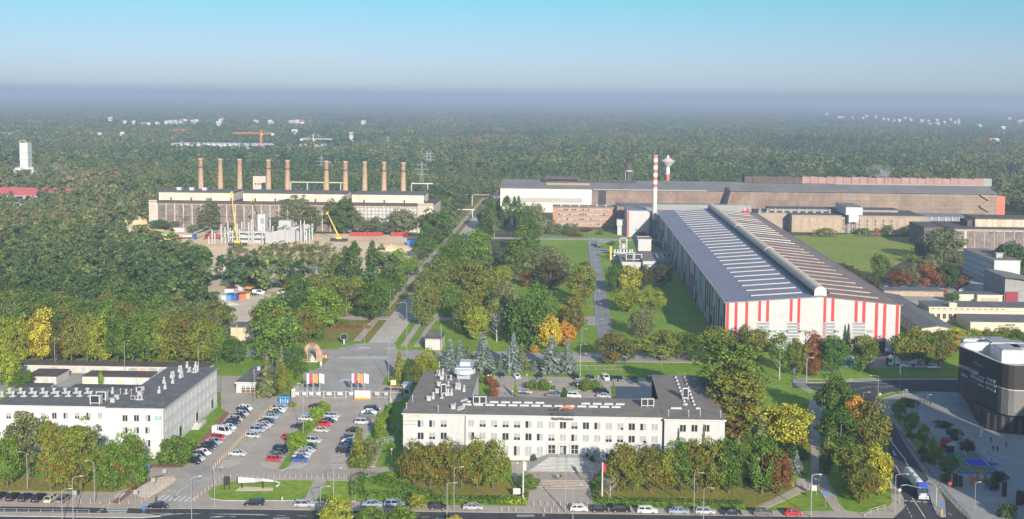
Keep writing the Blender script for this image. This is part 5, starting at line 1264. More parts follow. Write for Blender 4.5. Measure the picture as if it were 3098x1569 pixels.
B.part('cornice_strip', w, M_white_metal)
M_sign = mat('white_letters', (.42, .43, .45), .5, .04, 1); M_sign2 = mat('dim_letters', (.16, .15, .15), .5, .04, 1); M_panel = mat('black_sign_panel', (.03, .03, .033), .6, .1, .5)
for (s, x, y, size, m) in (('PRIMARK', 455, 418, 2.2, M_sign2), ('MODIVO', 290, 456, 2.2, M_sign), ('H&M', 402, 512, 3.6, M_sign), ('VAN GRAAF', 440, 590, 2.1, M_sign), ('CHERRY', 612, 612, 1.9, M_sign), ('GO SPORT', 612, 667, 1.9, M_sign), ('eobuwie', 282, 550, 1.7, M_sign), ('martes', 490, 672, 1.7, M_sign), ('DOUGLAS', 608, 722, 1.7, M_sign), ('home&you', 500, 572, 1.0, M_sign), ('sinsay', 378, 622, 1.1, M_sign2)):
 hit = facade_at('O', x, y, FPc)
 if not hit: continue
 _, P_, tg = hit; rz_ = math.atan2(tg.y, tg.x); nx = Vector((tg.y, -tg.x, 0)); nx = -nx if nx.y > 0 else nx
 obj_text(s, size * .62, m, B.o, P_ + nx * .22 - B.L, (R(90), 0, rz_), .05, bold=.03)
# roof plant of the mall
for (x, y, sx_, sy_, sz_) in ((480, 205, 11, 2.5, 1.6), (610, 210, 7, 3, 1.8), (720, 235, 5, 5, 2), (760, 285, 8, 6, 2.4), (840, 340, 8, 5, 2.2), (880, 390, 7, 4, 2.6), (920, 275, 6, 4, 2), (1000, 340, 6, 5, 2.2), (380, 230, 6, 1.6, 1.0)):
 p = W('O', x, y + 15, Zm - 3.6); B.part('roof_unit', MB().box(p.x - sx_ / 2, p.x + sx_ / 2, p.y, p.y + sy_, Zm - 3.6, Zm - 3.6 + sz_ + 1.2, 0).box(p.x - sx_ / 2 + .4, p.x + sx_ / 2 - .4, p.y + .3, p.y + sy_ - .3, Zm - 2.4 + sz_, Zm - 2.1 + sz_, 1), [M_white_metal, M_metal])
# tower and wing of the mall, standing beside the plaza
def tower(x0, x1, y0, y1, h, lab):
 B = Bld('tower_block', lab, 'tower', (x0, y0, 0)); simple_block(B, x0, x1, y0, y1, h, M_bwn, M_roof, par=.6)
 for j in range(int(h // 3.4) - 1):
  B.part('window_band', MB().box(x0 - .06, x0, y0 + 1, y1 - 1, 2.2 + 3.4 * j, 3.9 + 3.4 * j).box(x0 + 1, x1 - 1, y1, y1 + .06, 2.2 + 3.4 * j, 3.9 + 3.4 * j), M_dk)
tower(123, 150, 172, 216, 46, 'tall brown block with window bands beside the mall plaza')
tower(156, 190, 185, 235, 38, 'broad brown block with window bands farther along the mall plaza')
# ------------------------------------------------------------------ vehicles
def lin(r, g, b_): return tuple(((c / 255) / 12.92 if c / 255 < .04045 else ((c / 255 + .055) / 1.055) ** 2.4) for c in (r, g, b_))
CARCOL = {'silver': (.36, .37, .38), 'white': (.66, .66, .64), 'black': (.012, .012, .014), 'navy': (.014, .020, .045), 'grey': (.12, .125, .13), 'red': (.42, .015, .02), 'blue': (.02, .07, .30),
          'silver blue': (.24, .29, .36), 'dark green': (.012, .035, .03), 'beige': (.36, .33, .27), 'grey green': (.14, .16, .14), 'brown': (.035, .025, .022), 'teal': (.30, .48, .50)}
CARS = {}
def car_proto(kind):
 L, Wd, H, hood, trunk, fs, rs = {'hatchback': (4.0, 1.72, 1.48, 1.0, .12, .62, .35), 'sedan': (4.55, 1.78, 1.45, 1.25, .85, .70, .55), 'estate': (4.65, 1.78, 1.50, 1.2, .10, .72, .30), 'off-roader': (4.4, 1.85, 1.72, 1.1, .10, .55, .22), 'van': (5.3, 2.0, 2.35, .75, .05, .65, .1)}[kind]
 h = L / 2; w = Wd / 2; belt = .92 if kind not in ('van', 'off-roader') else (1.05 if kind == 'off-roader' else 1.25)
 st = [(-h, .72 if trunk < .5 else .70, .86), (-h + .1, belt - .05, .95), (-h + .6, belt, 1), (0, belt, 1), (h - hood, belt - .02, 1), (h - .45, belt - .14, .96), (h - .1, belt - .28, .88), (h, .48, .80)]
 b = MB(); rings = []
 for x, z, k in st:
  ww = w * k; i = len(b.v)
  b.v += [(x, -ww * .9, .24), (x, -ww, .45), (x, -ww * .98, max(z - .1, .46)), (x, -ww * .86, z), (x, ww * .86, z), (x, ww * .98, max(z - .1, .46)), (x, ww, .45), (x, ww * .9, .24)]
  rings.append(i)
 for i, j in zip(rings, rings[1:]):
  for q in range(8): b.f.append((i + q, j + q, j + (q + 1) % 8, i + (q + 1) % 8)); b.m.append(0)
 b.f.append(tuple(rings[0] + q for q in range(8))); b.m.append(0); b.f.append(tuple(rings[-1] + q for q in range(8))[::-1]); b.m.append(0)
 xb0, xb1 = -h + trunk + .05, h - hood + .12; xt0, xt1 = xb0 + rs, xb1 - fs; wt = w * .72; wb = w * .88
 # roof and pillars in body colour
 b.hexa([(xt0, -wt, H - .05), (xt1, -wt, H - .05), (xt1, wt, H - .05), (xt0, wt, H - .05), (xt0 + .12, -wt + .1, H), (xt1 - .15, -wt + .1, H), (xt1 - .15, wt - .1, H), (xt0 + .12, wt - .1, H)])
 for (xa, ya, xc, yc_) in ((xb0, -wb, xt0, -wt), (xb0, wb, xt0, wt), (xb1, -wb, xt1, -wt), (xb1, wb, xt1, wt), ((xb0 + xb1) / 2 - .1, -wb, (xt0 + xt1) / 2, -wt), ((xb0 + xb1) / 2 - .1, wb, (xt0 + xt1) / 2, wt)):
  b.bar((xa, ya, belt - .02), (xc, yc_, H - .03), .11, .11)
 if kind == 'van': b.hexa([(xb0, -wb - .01, belt), (xb0 + 1.6, -wb - .01, belt), (xb0 + 1.6, wb + .01, belt), (xb0, wb + .01, belt), (xt0, -wt - .02, H - .06), (xb0 + 1.6, -wt - .02, H - .06), (xb0 + 1.6, wt + .02, H - .06), (xt0, wt + .02, H - .06)])
 t = link('parked_car', None)
 b.build('body', PAINT, t)
 g = MB(); g.hexa([(xb0 + .03, -wb + .02, belt - .03), (xb1 - .03, -wb + .02, belt - .03), (xb1 - .03, wb - .02, belt - .03), (xb0 + .03, wb - .02, belt - .03), (xt0 + .02, -wt + .02, H - .06), (xt1 - .02, -wt + .02, H - .06), (xt1 - .02, wt - .02, H - .06), (xt0 + .02, wt - .02, H - .06)])
 g.build('windows', M_carglass, t)
 wm = CARS.get('wheel')
 if wm is None:
  q = MB(); q.tube([(0, -.1, 0), (0, .1, 0)], .315, 14); r_ = MB(); r_.tube([(0, -.112, 0), (0, .112, 0)], .2, 10)
  wm = CARS['wheel'] = (q.mesh('tyre', M_tyre), r_.mesh('rim', M_rim))
 for sx_ in (-1, 1):
  for sy_ in (-1, 1):
   o = link('wheel', wm[0], t, (sx_ * L * .295 - (.03 * L), sy_ * (w - .1), .315)); link('rim', wm[1], o)
 for s in (-1, 1):
  MB().cb((h - .12, s * w * .62, belt - .34), (.2, w * .36, .16)).build('headlight', M_headl, t)
  MB().cb((-h + .05, s * w * .70, belt - .14), (.14, w * .22, .26)).build('tail_light', M_taill, t)
  MB().cb((xb1 - .28, s * (w + .06), belt + .05), (.12, .18, .13)).build('mirror', PAINT, t)
 b = MB(); b.cb((h + .015, 0, .42), (.03, .5, .11)); b.cb((-h - .015, 0, .62), (.03, .5, .11)); b.build('number_plate', M_white_metal, t)
 CARS[kind] = t
 return t
used_proto = set()
NAMES_ = {'hatchback': 'parked_car', 'sedan': 'parked_car', 'estate': 'parked_car', 'off-roader': 'parked_car', 'van': 'parked_van'}
def car(kind, col, p, ang, label, group, z=.1, name=None):
 if kind not in CARS: car_proto(kind)
 t = CARS[kind]
 o = t if kind not in used_proto else copy_tree(t)
 used_proto.add(kind)
 nm = name or NAMES_[kind]
 if not o.name.startswith(nm): o.name = nm
 o.location = (p.x, p.y, z); o.rotation_euler = (0, 0, ang)
 c = CARCOL[col]; rc_ = random.Random(hash((round(p.x, 1), round(p.y, 1))) & 0xffff)
 k = rc_.uniform(.85, 1.12)
 for ch in o.children:
  if ch.name.split('.')[0] in ('body', 'mirror'): ch.color = (c[0] * k, c[1] * k, c[2] * k, 1)
 tag(o, label, 'van' if kind == 'van' else 'car', group)
 return o
def row(k, items, ang, where, end, group, jit=3):
 for i, (x, y, col, kind) in enumerate(items):
  car(kind, col, W(k, x, y + 16), R(ang + random.uniform(-jit, jit)), f'{col.replace(" ", "-")} {kind} {where}, {ordw(i)} from {end}', group)
H_, SD, ES, OF, VN = 'hatchback', 'sedan', 'estate', 'off-roader', 'van'
row('A', [(1530, 852, 'black', OF), (1552, 826, 'silver', SD), (1570, 804, 'black', H_), (1600, 782, 'white', SD), (1626, 752, 'black', SD), (1658, 720, 'black', SD), (1692, 694, 'silver blue', SD), (1722, 664, 'red', H_), (1790, 606, 'silver', SD), (1804, 582, 'white', SD), (1824, 556, 'navy', SD), (1848, 532, 'black', SD), (1864, 516, 'silver', H_), (1886, 494, 'black', SD), (1912, 474, 'silver', H_), (1920, 456, 'black', OF), (1940, 430, 'white', H_)], -24,
 'beside the white office lawn', 'the street end', 'cars beside the white office')
car(VN, 'white', W('A', 1750, 640), R(-20), 'white minibus among the cars beside the white office lawn', 'cars beside the white office')
row('B', [(310, 792, 'silver', SD), (432, 650, 'silver', H_), (468, 606, 'silver blue', OF), (508, 580, 'silver', H_), (522, 560, 'silver', SD), (544, 536, 'black', SD), (572, 498, 'silver blue', SD), (592, 478, 'grey green', SD), (605, 468, 'black', SD), (626, 450, 'white', SD), (642, 430, 'silver', ES)], -8, 'by the yellow bollard line', 'the street end', 'cars along the bollards')
row('B', [(602, 836, 'red', H_), (620, 806, 'grey', SD), (642, 782, 'black', SD), (660, 756, 'black', OF), (716, 662, 'red', H_), (800, 576, 'navy', SD), (852, 514, 'silver', SD), (864, 498, 'silver blue', SD), (936, 416, 'black', SD)], -8, 'on the bollard side of the hedge island', 'the street end', 'cars along the hedge island')
row('B', [(802, 838, 'blue', SD), (814, 812, 'silver', SD), (832, 784, 'silver', SD), (858, 764, 'silver', SD), (874, 734, 'dark green', ES), (908, 690, 'silver', OF), (968, 605, 'beige', SD), (998, 556, 'red', H_), (1022, 530, 'black', SD), (1038, 516, 'white', SD), (1056, 490, 'silver', ES)], -6, 'on the open side of the hedge island', 'the street end', 'cars along the hedge island')
row('B', [(1160, 770, 'black', OF), (1172, 742, 'navy', SD), (1182, 716, 'black', SD), (1200, 692, 'white', SD), (1196, 668, 'navy', SD), (1238, 606, 'black', SD), (1298, 543, 'silver', OF), (1340, 486, 'grey green', SD), (1350, 462, 'white', SD), (1376, 438, 'navy', OF)], -2, 'in the bays below the tall office wing', 'the street end', 'cars below the office wing')
row('A', [(4, 1128, 'black', H_), (108, 1136, 'black', H_), (206, 1140, 'navy', H_), (312, 1142, 'black', ES), (410, 1144, 'beige', ES), (504, 1150, 'grey green', ES)], 84, 'backed on to the pavement by the roadside trees', 'the picture edge', 'cars on the roadside pavement')
row('C', [(382, 1214, 'brown', H_), (655, 1216, 'silver', SD), (1492, 1228, 'white', H_), (1658, 1234, 'black', H_)], 3, 'parked along the street before the long office', 'the round hedge', 'cars parked along the street', 1)
row('D', [(312, 1236, 'black', OF), (518, 1242, 'white', ES), (764, 1248, 'silver blue', SD), (972, 1250, 'silver', ES), (1186, 1256, 'navy', SD), (1432, 1260, 'grey', ES), (1668, 1262, 'red', H_)], 2, 'parked along the street by the clipped hedge', 'the steps', 'cars parked along the street', 1)
row('B', [(838, 1194, 'silver', ES), (1372, 1194, 'silver blue', SD), (1548, 1190, 'silver blue', ES), (1706, 1200, 'black', H_)], 4, 'parked along the street below the lawn', 'the side entrance', 'cars parked along the street', 1)
o = car(ES, 'black', W('B', 440, 1200), R(184), 'black estate with pale roof dome on the pavement below the oval lawn', 'cars parked along the street')
o = car(SD, 'black', W('A', 1254, 1222), R(2), 'black saloon driving along the street past the zebra crossing', None, z=.05, name='driving_car')
row('C', [(775, 160, 'black', OF), (880, 172, 'navy', H_), (1000, 178, 'white', SD), (1178, 182, 'dark green', H_), (1466, 188, 'black', OF), (1586, 190, 'navy', H_), (1703, 190, 'white', OF), (1757, 194, 'dark green', SD), (1808, 196, 'navy', SD), (1928, 198, 'black', SD), (2054, 200, 'black', H_)], -75, 'in the far bays of the rear yard', 'the glass lift house', 'cars in the rear yard')
row('C', [(1066, 300, 'silver', SD), (1054, 326, 'grey', SD), (1286, 326, 'grey', SD), (1454, 332, 'white', OF), (1678, 300, 'black', OF), (1690, 334, 'silver', SD), (1480, 246, 'navy', H_)], -4, 'in the near bays of the rear yard', 'the lawn', 'cars in the rear yard')
row('T', [(770, 658, 'black', SD), (925, 630, 'grey', SD), (1350, 748, 'brown', SD), (1312, 786, 'silver blue', SD), (1352, 698, 'white', SD), (100, 950, 'navy', SD)], 20, 'on the dirt lot by the site cabins', 'the skips', 'cars on the dirt lot')
car(VN, 'white', W('T', 836, 658), R(15), 'white van between two dark cars on the dirt lot', 'vans on the dirt lot'); car(VN, 'white', W('T', 1272, 640), R(-115), 'white van coming along the dirt track by the trees', 'vans on the dirt lot')
row('J', [(632, 905, 'red', H_), (668, 858, 'white', SD), (700, 850, 'silver', SD), (1090, 902, 'red', H_), (1200, 910, 'white', SD), (1400, 905, 'black', SD), (1500, 860, 'white', VN), (1220, 888, 'white', SD)], 40, 'in the works yard behind the low stores', 'the hall', 'cars in the works yard')
row('Q', [(2000, 596, 'white', H_), (2190, 610, 'silver', SD), (2330, 616, 'white', SD)], 5, 'in the shade under the trees by the mall', 'the green cab', 'cars under the mall trees')

# lorries
def wheelset(t, xs, w=1.0, r=.48):
 q = MB(); q.tube([(0, -.16, 0), (0, .16, 0)], r, 14); me = q.mesh('wheel', M_tyre); rm = MB().tube([(0, -.172, 0), (0, .172, 0)], r * .55, 10).mesh('rim', M_rim)
 for x in xs:
  for s in (-1, 1): link('rim', rm, link('wheel', me, t, (x, s * w, r)))
def lorry(name, label, p, ang, cabcol, kind, bodycol=None, group=None, z=.1):
 t = thing(name, label, 'lorry', (p.x, p.y, z), ang, group)
 b = MB(); b.hexa([(3.6, -1.2, .6), (5.7, -1.2, .6), (5.7, 1.2, .6), (3.6, 1.2, .6), (3.6, -1.2, 3.1), (5.35, -1.15, 3.1), (5.35, 1.15, 3.1), (3.6, 1.2, 3.1)]); b.hexa([(3.7, -1.1, 3.1), (5.2, -1.1, 3.1), (5.2, 1.1, 3.1), (3.7, 1.1, 3.1), (3.7, -.9, 3.75), (4.4, -.9, 3.75), (4.4, .9, 3.75), (3.7, .9, 3.75)])
 b.build('cab', PAINT, t).color = (*cabcol, 1)
 MB().hexa([(5.63, -1.08, 1.75), (5.68, -1.08, 1.75), (5.68, 1.08, 1.75), (5.63, 1.08, 1.75), (5.4, -1.05, 2.8), (5.45, -1.05, 2.8), (5.45, 1.05, 2.8), (5.4, 1.05, 2.8)]).build('windscreen', M_carglass, t)
 for s in (-1, 1):
  MB().box(4.3, 5.3, s * 1.2 - .02, s * 1.2 + .02, 1.8, 2.7).build('side_window', M_carglass, t); MB().cb((5.72, s * .9, .95), (.06, .4, .25)).build('headlight', M_headl, t); MB().cb((5.5, s * 1.4, 2.3), (.15, .15, .7)).build('mirror', M_dark_metal, t)
 g = MB(); g.box(5.68, 5.74, -.75, .75, .75, 1.7); g.box(5.6, 5.8, -1.2, 1.2, .35, .68); g.build('grille', M_white_metal if kind == 'tanker' else M_dark_metal, t)
 MB().box(-6.2 if kind == 'tanker' else -4.2, 4, -.5, .5, .55, .95).build('chassis', M_dark_metal, t)
 wheelset(t, (4.6, 2.0, -3.4, -4.7, -6.0) if kind == 'tanker' else (4.6, -2.0, -3.3))
 if kind == 'tanker':
  b = MB(); b.tube([(-7.6, 0, 2.35), (-7.35, 0, 2.35), (2.4, 0, 2.35), (2.75, 0, 2.35), (2.95, 0, 2.35)], [.5, 1.22, 1.22, .95, .4], 20); b.build('tank', mat('tank_white', (.56, .56, .54), .35, .05, .6), t, smooth=False)
  for x in (-5.5, -2.5, .5): MB().lathe([(.38, 3.5), (.38, 3.72), (.1, 3.76)], 12, (x, 0)).build('hatch', M_metal, t)
  MB().box(-6.8, 1.8, -.75, -.45, 3.42, 3.5, 0).box(-6.8, 1.8, -.78, -.74, 3.9, 3.96, 0).build('catwalk', M_metal, t)
  MB().box(-7, 2, -1.25, -1.15, .6, 1.2).box(-7, 2, 1.15, 1.25, .6, 1.2).build('side_guard', M_blue, t)
 elif kind == 'tipper':
  b = MB(); b.hexa([(-4.4, -1.25, 1.1), (3.3, -1.25, 1.1), (3.3, 1.25, 1.1), (-4.4, 1.25, 1.1), (-4.7, -1.35, 2.8), (3.3, -1.35, 2.8), (3.3, 1.35, 2.8), (-4.7, 1.35, 2.8)]); b.build('skip_body', PAINT, t).color = (*bodycol, 1)
 elif kind == 'box':
  MB().box(-4.6, 3.3, -1.25, 1.25, 1.0, 3.7).build('box_body', PAINT, t).color = (*bodycol, 1)
 return t
a, b_ = W('P', 505, 880), W('P', 650, 1058)
d = (b_ - a).normalized(); ang = math.atan2(d.y, d.x)
lorry('tanker_lorry', 'white tanker lorry with blue cab waiting at the stop line', b_ - d * 5.6 + Vector((0, 0, 0)), ang, (.03, .06, .33), 'tanker')
lorry('box_lorry', 'small dark lorry on the works road near the brick office', W('M', 1190, 1150), R(92), (.03, .03, .035), 'box', (.10, .10, .11))
lorry('box_lorry', 'pale teal lorry half hidden under the trees by the red striped hall', W('Q', 1960, 600), R(186), (.30, .48, .50), 'box', (.5, .52, .52))
lorry('tipper_lorry', 'bright green tipper lorry on the sandy building site', W('U', 640, 690), R(172), (.02, .16, .10), 'tipper', (.10, .42, .10))
lorry('tipper_lorry', 'blue cabbed tipper lorry with pale body on the building site', W('U', 900, 705), R(2), (.03, .10, .34), 'tipper', (.42, .40, .36))
lorry('tipper_lorry', 'red tipper lorry near the concrete frame on the building site', W('U', 1250, 708), R(180), (.42, .02, .03), 'tipper', (.42, .04, .03))
# site machines
def excavator(label, p, ang, col):
 t = thing('excavator', label, 'excavator', (p.x, p.y, .1), ang)
 for s in (-1, 1): MB().box(-2, 2, s * 1.2 - .35, s * 1.2 + .35, 0, .9).build('track', M_dark_metal, t)
 MB().box(-2, 1.6, -1.3, 1.3, 1.0, 2.1).build('body', col, t); MB().box(.2, 1.7, .1, 1.2, 2.1, 3.2).build('cab', M_carglass, t)
 MB().bar((1.2, -.3, 2), (4.2, -.3, 5.2), .6).bar((4.2, -.3, 5.2), (7.2, -.3, 3.0), .5).build('boom', col, t)
 MB().hexa([(6.8, -.9, 1.6), (7.8, -.9, 1.9), (7.8, .3, 1.9), (6.8, .3, 1.6), (6.9, -.9, 3), (7.5, -.9, 3), (7.5, .3, 3), (6.9, .3, 3)]).build('bucket', M_dark_metal, t)
 return t
excavator('orange excavator with bent boom beside the green tipper lorry', W('U', 780, 712), R(170), M_orange)
excavator('orange excavator parked by the white cabin on the dirt lot', W('T', 690, 590), R(160), M_orange)
excavator('small yellow digger on the sand near the green lorry', W('U', 640, 735), R(185), M_yellow)
def mobile_crane(label, base, tip, Y, col, name='mobile_crane', jib=None):
 t = thing(name, label, 'crane', (base.x, base.y, .1))
 v = tip - base
 MB().box(-5.5, 5.5, -1.3, 1.3, .7, 1.9).build('carrier', M_dark_metal, t); MB().box(-1.6, 1.8, -1.2, 1.2, 1.9, 3.4).build('cab', col, t)
 wheelset(t, (-4.2, -2.6, 2.6, 4.2), 1.1, .55)
 w = MB(); s0 = Vector((0, 0, 3.0)); e0 = Vector((v.x, v.y, v.z)); 
 for a, c, wd in ((0, .42, .8), (.40, .72, .58), (.70, 1, .4)): w.bar(s0.lerp(e0, a), s0.lerp(e0, c), wd)
 w.build('boom', col if col is not M_dark_metal else M_dark_metal, t)
 w = MB(); w.tube([tuple(e0), (e0.x, e0.y, e0.z - 12)], .08, 5).box(e0.x - .3, e0.x + .3, e0.y - .3, e0.y + .3, e0.z - 12.8, e0.z - 12); w.build('hook', M_dark_metal, t)
 MB().bar(tuple(e0 - Vector((.7, 0, .8))), tuple(e0 + Vector((.7, 0, .6))), .9).build('boom_head', M_orange if col is M_dark_metal else col, t)
bs = W('U', 1560, 800); mobile_crane('yellow mobile crane with tall steep boom at the concrete frame', bs, WY('U', 1478, 100, bs.y), 0, M_yellow)
bs = W('U', 1915, 690); mobile_crane('dark mobile crane with grey boom leaning over the concrete frame', bs, WY('U', 1752, 205, bs.y), 0, M_dark_metal)
bs = W('L', 945, 1105); mobile_crane('yellow mobile crane with short leaning boom right on the open sand', bs, WY('L', 842, 852, bs.y), 0, M_yellow)

# concrete frame under construction
yk = W('U', 1700, 770).y; xk0, xk1 = WY('U', 1195, 700, yk).x, WY('L', 600, 1000, yk).x
B = Bld('concrete_frame', 'white concrete building frame with columns and one panelled wall', 'building frame', (xk0, yk, 0))
M_pre = mat('precast_concrete', (.37, .37, .375), .8, .06, .3)
rr3 = random.Random(4)
xw = WY('L', 330, 1000, yk).x
for i in range(22):
 x = xk0 + (xw - xk0) * i / 21
 for j in range(2):
  y = yk + j * 16 + rr3.uniform(-3, 3); h = rr3.choice([4.5, 6.5, 8.5, 12.0, 10.0]) if i < 10 else 8 + rr3.uniform(0, 6)
  if rr3.random() < .25: continue
  B.part('column', MB().box(x - .35, x + .35, y - .35, y + .35, 0, h), M_pre)
for i in range(9):
 x = xw - 3 - i * 5.5
 B.part('cross_beam', MB().box(x - .3, x + .3, yk, yk + 16, 6.2, 7.0), M_pre)
for z in (3.6, 6.9): B.part('long_beam', MB().box(xw - 26, xw, yk - .3, yk + .3, z, z + .9), M_pre)
B.part('site_wall', MB().box(xk0 + 14, xk0 + 36, yk + 4, yk + 12, 0, 6.5), M_pre)
zA = WY('L', 470, 975, yk + 6).z
p0, p1 = Vector((xw, yk - 8, 0)), Vector((xk1, yk + 24, 0))
w = MB(); n2 = Vector((-(p1 - p0).y, (p1 - p0).x, 0)).normalized() * .5
for k in range(7):
 a, c = p0.lerp(p1, k / 7 + .004), p0.lerp(p1, (k + 1) / 7 - .004); w.hexa([(a.x, a.y, 0), (c.x, c.y, 0), (c.x + n2.x, c.y + n2.y, 0), (a.x + n2.x, a.y + n2.y, 0), (a.x, a.y, 8 + .35 * k), (c.x, c.y, 8 + .35 * k), (c.x + n2.x, c.y + n2.y, 8 + .35 * k), (a.x + n2.x, a.y + n2.y, 8 + .35 * k)])
B.part('panel_wall', w, M_pre)
for i in range(4):
 x = xw + 4 + i * 6
 for j in range(3): B.part('column', MB().box(x - .3, x + .3, yk + 6 + j * 8, yk + 6.6 + j * 8, 0, 10.5), M_pre)
 B.part('cross_beam', MB().box(x - .3, x + .3, yk + 6, yk + 24, 8.4, 9.2), M_pre)
for (k, x0_, x1_, yt, dy) in (('L', 230, 297, 862, 10), ('L', 415, 522, 920, 24)):
 a, c = WY(k, x0_, yt, yk + dy), WY(k, x1_, yt, yk + dy)
 B.part('core_tower', MB().box(a.x, c.x, yk + dy, yk + dy + 7, 0, a.z, 0).box(a.x + (c.x - a.x) * .4, a.x + (c.x - a.x) * .8, yk + dy - .05, yk + dy, a.z - 6, a.z - 2.5, 1), [M_pre, MATS['grey_pane']])
for x_ in (608, 640): 
 q = WY('L', x_, 950, yk + 10); B.part('column', MB().box(q.x - .3, q.x + .3, yk + 10, yk + 10.6, 0, 14), M_pre)
# cabins and containers
def cabin(label, k, fl, fr, top, dp, m, roofm, name='site_cabin', rot=0, group='site cabins and containers', ribs=True):
 a, c = W(k, *fl), W(k, *fr); z = max(2.3, WY(k, fl[0], top, a.y).z); wd = (c - a).length
 t = thing(name, label, 'container' if 'container' in name else 'cabin', (a.x, a.y, .1), math.atan2(c.y - a.y, c.x - a.x), group)
 MB().box(0, wd, 0, dp, 0, z).build('shell', m, t); MB().box(-.1, wd + .1, -.1, dp + .1, z, z + .15).build('roof', roofm, t)
 b = MB()
 for i in range(2): b.box(wd * (i * .5 + .05), wd * (i * .5 + .45), -.06, 0, .15, z - .2)
 b.build('door', m if ribs else M_white2, t); q = MB(); 
 for i in range(4): q.box(wd * (.12 + .25 * i) - .03, wd * (.12 + .25 * i) + .03, -.1, -.06, .2, z - .2)
 q.build('door_bar', M_metal, t)
cabin('white cabin block with dark red roof beside the blue containers', 'T', (232, 642), (400, 645), 572, 6, M_white_metal, mat('dark_red_roof', (.12, .03, .035), .7, .1, .5))
cabin('white box trailer behind the dark red roofed cabin', 'T', (430, 585), (555, 590), 515, 4, M_white_metal, M_white_metal, 'box_trailer')
cabin('white shipping container at the near end of the container group', 'T', (172, 768), (262, 768), 682, 6, M_white_metal, M_white_metal, 'shipping_container')
cabin('bright blue shipping container next to the white one', 'T', (270, 762), (352, 762), 690, 6, mat('bright_blue', (.03, .22, .52), .5, .1, .6), M_blue, 'shipping_container')
cabin('dark blue shipping container next to the orange ones', 'T', (356, 772), (442, 775), 692, 6, mat('deep_blue', (.03, .08, .28), .5, .1, .6), M_blue, 'shipping_container')
cabin('orange red shipping container with closed doors', 'T', (446, 748), (540, 750), 680, 5, mat('orange_red', (.55, .10, .04), .6, .1, .6), mat('rust_lid', (.40, .12, .07), .6, .1, .6), 'shipping_container')
cabin('orange red open skip at the track side', 'T', (545, 745), (605, 745), 672, 4, MATS['orange_red'], MATS['rust_lid'], 'skip')
cabin('pale orange low skip holding rubble by the parked cars', 'T', (612, 735), (690, 730), 700, 3, mat('pale_orange', (.60, .28, .12), .6, .1, .6), MATS['rust_lid'], 'skip')
cabin('white site cabin with red band and yellow notice under the birches', 'T', (1045, 362), (1235, 362), 280, 4, M_white_metal, mat('red_brown_trim', (.25, .08, .07), .6, .1, .5))
cabin('white double cabin by the dark fence and spruce', 'T', (370, 325), (515, 325), 250, 5, M_white_metal, M_white_metal)
cabin('white rounded tank cabin between the birch trunks', 'T', (205, 325), (330, 325), 265, 5, M_white_metal, M_metal)
cabin('blue roofed cabin hidden behind the birch row', 'T', (205, 225), (560, 240), 160, 4, M_white2, M_blue)
cabin('small white office hut beside the shrubs under the broken glazing', 'U', (712, 610), (862, 612), 570, 5, M_conc, M_conc)
cabin('green container on the far edge of the open sand', 'L', (645, 1058), (718, 1058), 1035, 5, M_green, M_green, 'shipping_container')
cabin('dark blue machine container under the avenue trees', 'L', (1540, 1140), (1625, 1140), 1092, 5, M_blue, M_dark_metal, 'shipping_container')
def heap(name, label, k, x, y, rx, ry, h, m, seed=1, cat='heap'):
 p = W(k, x, y); rg = random.Random(seed); b = MB(); n, mrg = 18, 6; base = 0
 for i in range(mrg + 1):
  t = i / mrg
  for j in range(n):
   a = 2 * math.pi * j / n; q = 1 + rg.uniform(-.12, .12); b.v.append((rx * (1 - t) * math.cos(a) * q, ry * (1 - t) * math.sin(a) * q, h * (1 - (1 - t) ** 1.5) * q if i else -.1))
 for i in range(mrg):
  for j in range(n): b.f.append((i * n + j, i * n + (j + 1) % n, (i + 1) * n + (j + 1) % n, (i + 1) * n + j)); b.m.append(0)
 o = b.build(name, m, None, (p.x, p.y, .08), smooth=True); tag(o, label, cat); return o
heap('sand_heap', 'tall ochre sand heap near the derelict hall corner', 'U', 200, 500, 14, 9, 5.5, M_sand, 2)
heap('spoil_heap', 'grey spoil heap in front of the ochre sand heap', 'U', 185, 620, 10, 7, 3.5, M_dirt, 3)
heap('spoil_heap', 'pale low spoil heap beside the concrete corner of the derelict hall', 'U', 450, 600, 8, 6, 2.6, M_dirt, 5)
heap('sand_heap', 'broad ochre sand heap under the tall poplars', 'L', 1390, 1170, 15, 10, 3.0, M_sand, 4)
heap('rubble_heap', 'mixed rubble heap beside the white containers', 'T', 280, 830, 6, 3, 1.4, mat('mixed_rubble', (.35, .30, .28), .9, .5, 1.5, col2=(.52, .40, .34), fine=.4), 6)
for i, (x0_, x1_) in enumerate(((1040, 1110), (1115, 1190), (1195, 1325), (1400, 1555))):
 for q in range(3):
  a, c = W('L', x0_ + (x1_ - x0_) * q / 3, 1058), W('L', x0_ + (x1_ - x0_) * (q + 1) / 3, 1058)
  o = MB(); 
  for z in range(3):
   for e in range(4): o.bar((0, e * 1.0, .5 + z * .8), ((c.x - a.x) * .95, e * 1.0, .5 + z * .8), .35, .5)
  ob = o.build('girder_stack', mat('red_steel', (.42, .06, .045), .6, .2, .6), None, (a.x, a.y, .1)); tag(ob, f'red steel girder stack, {ordw(i * 3 + q)} from the green container across the sand', 'girders', 'red girder stacks')
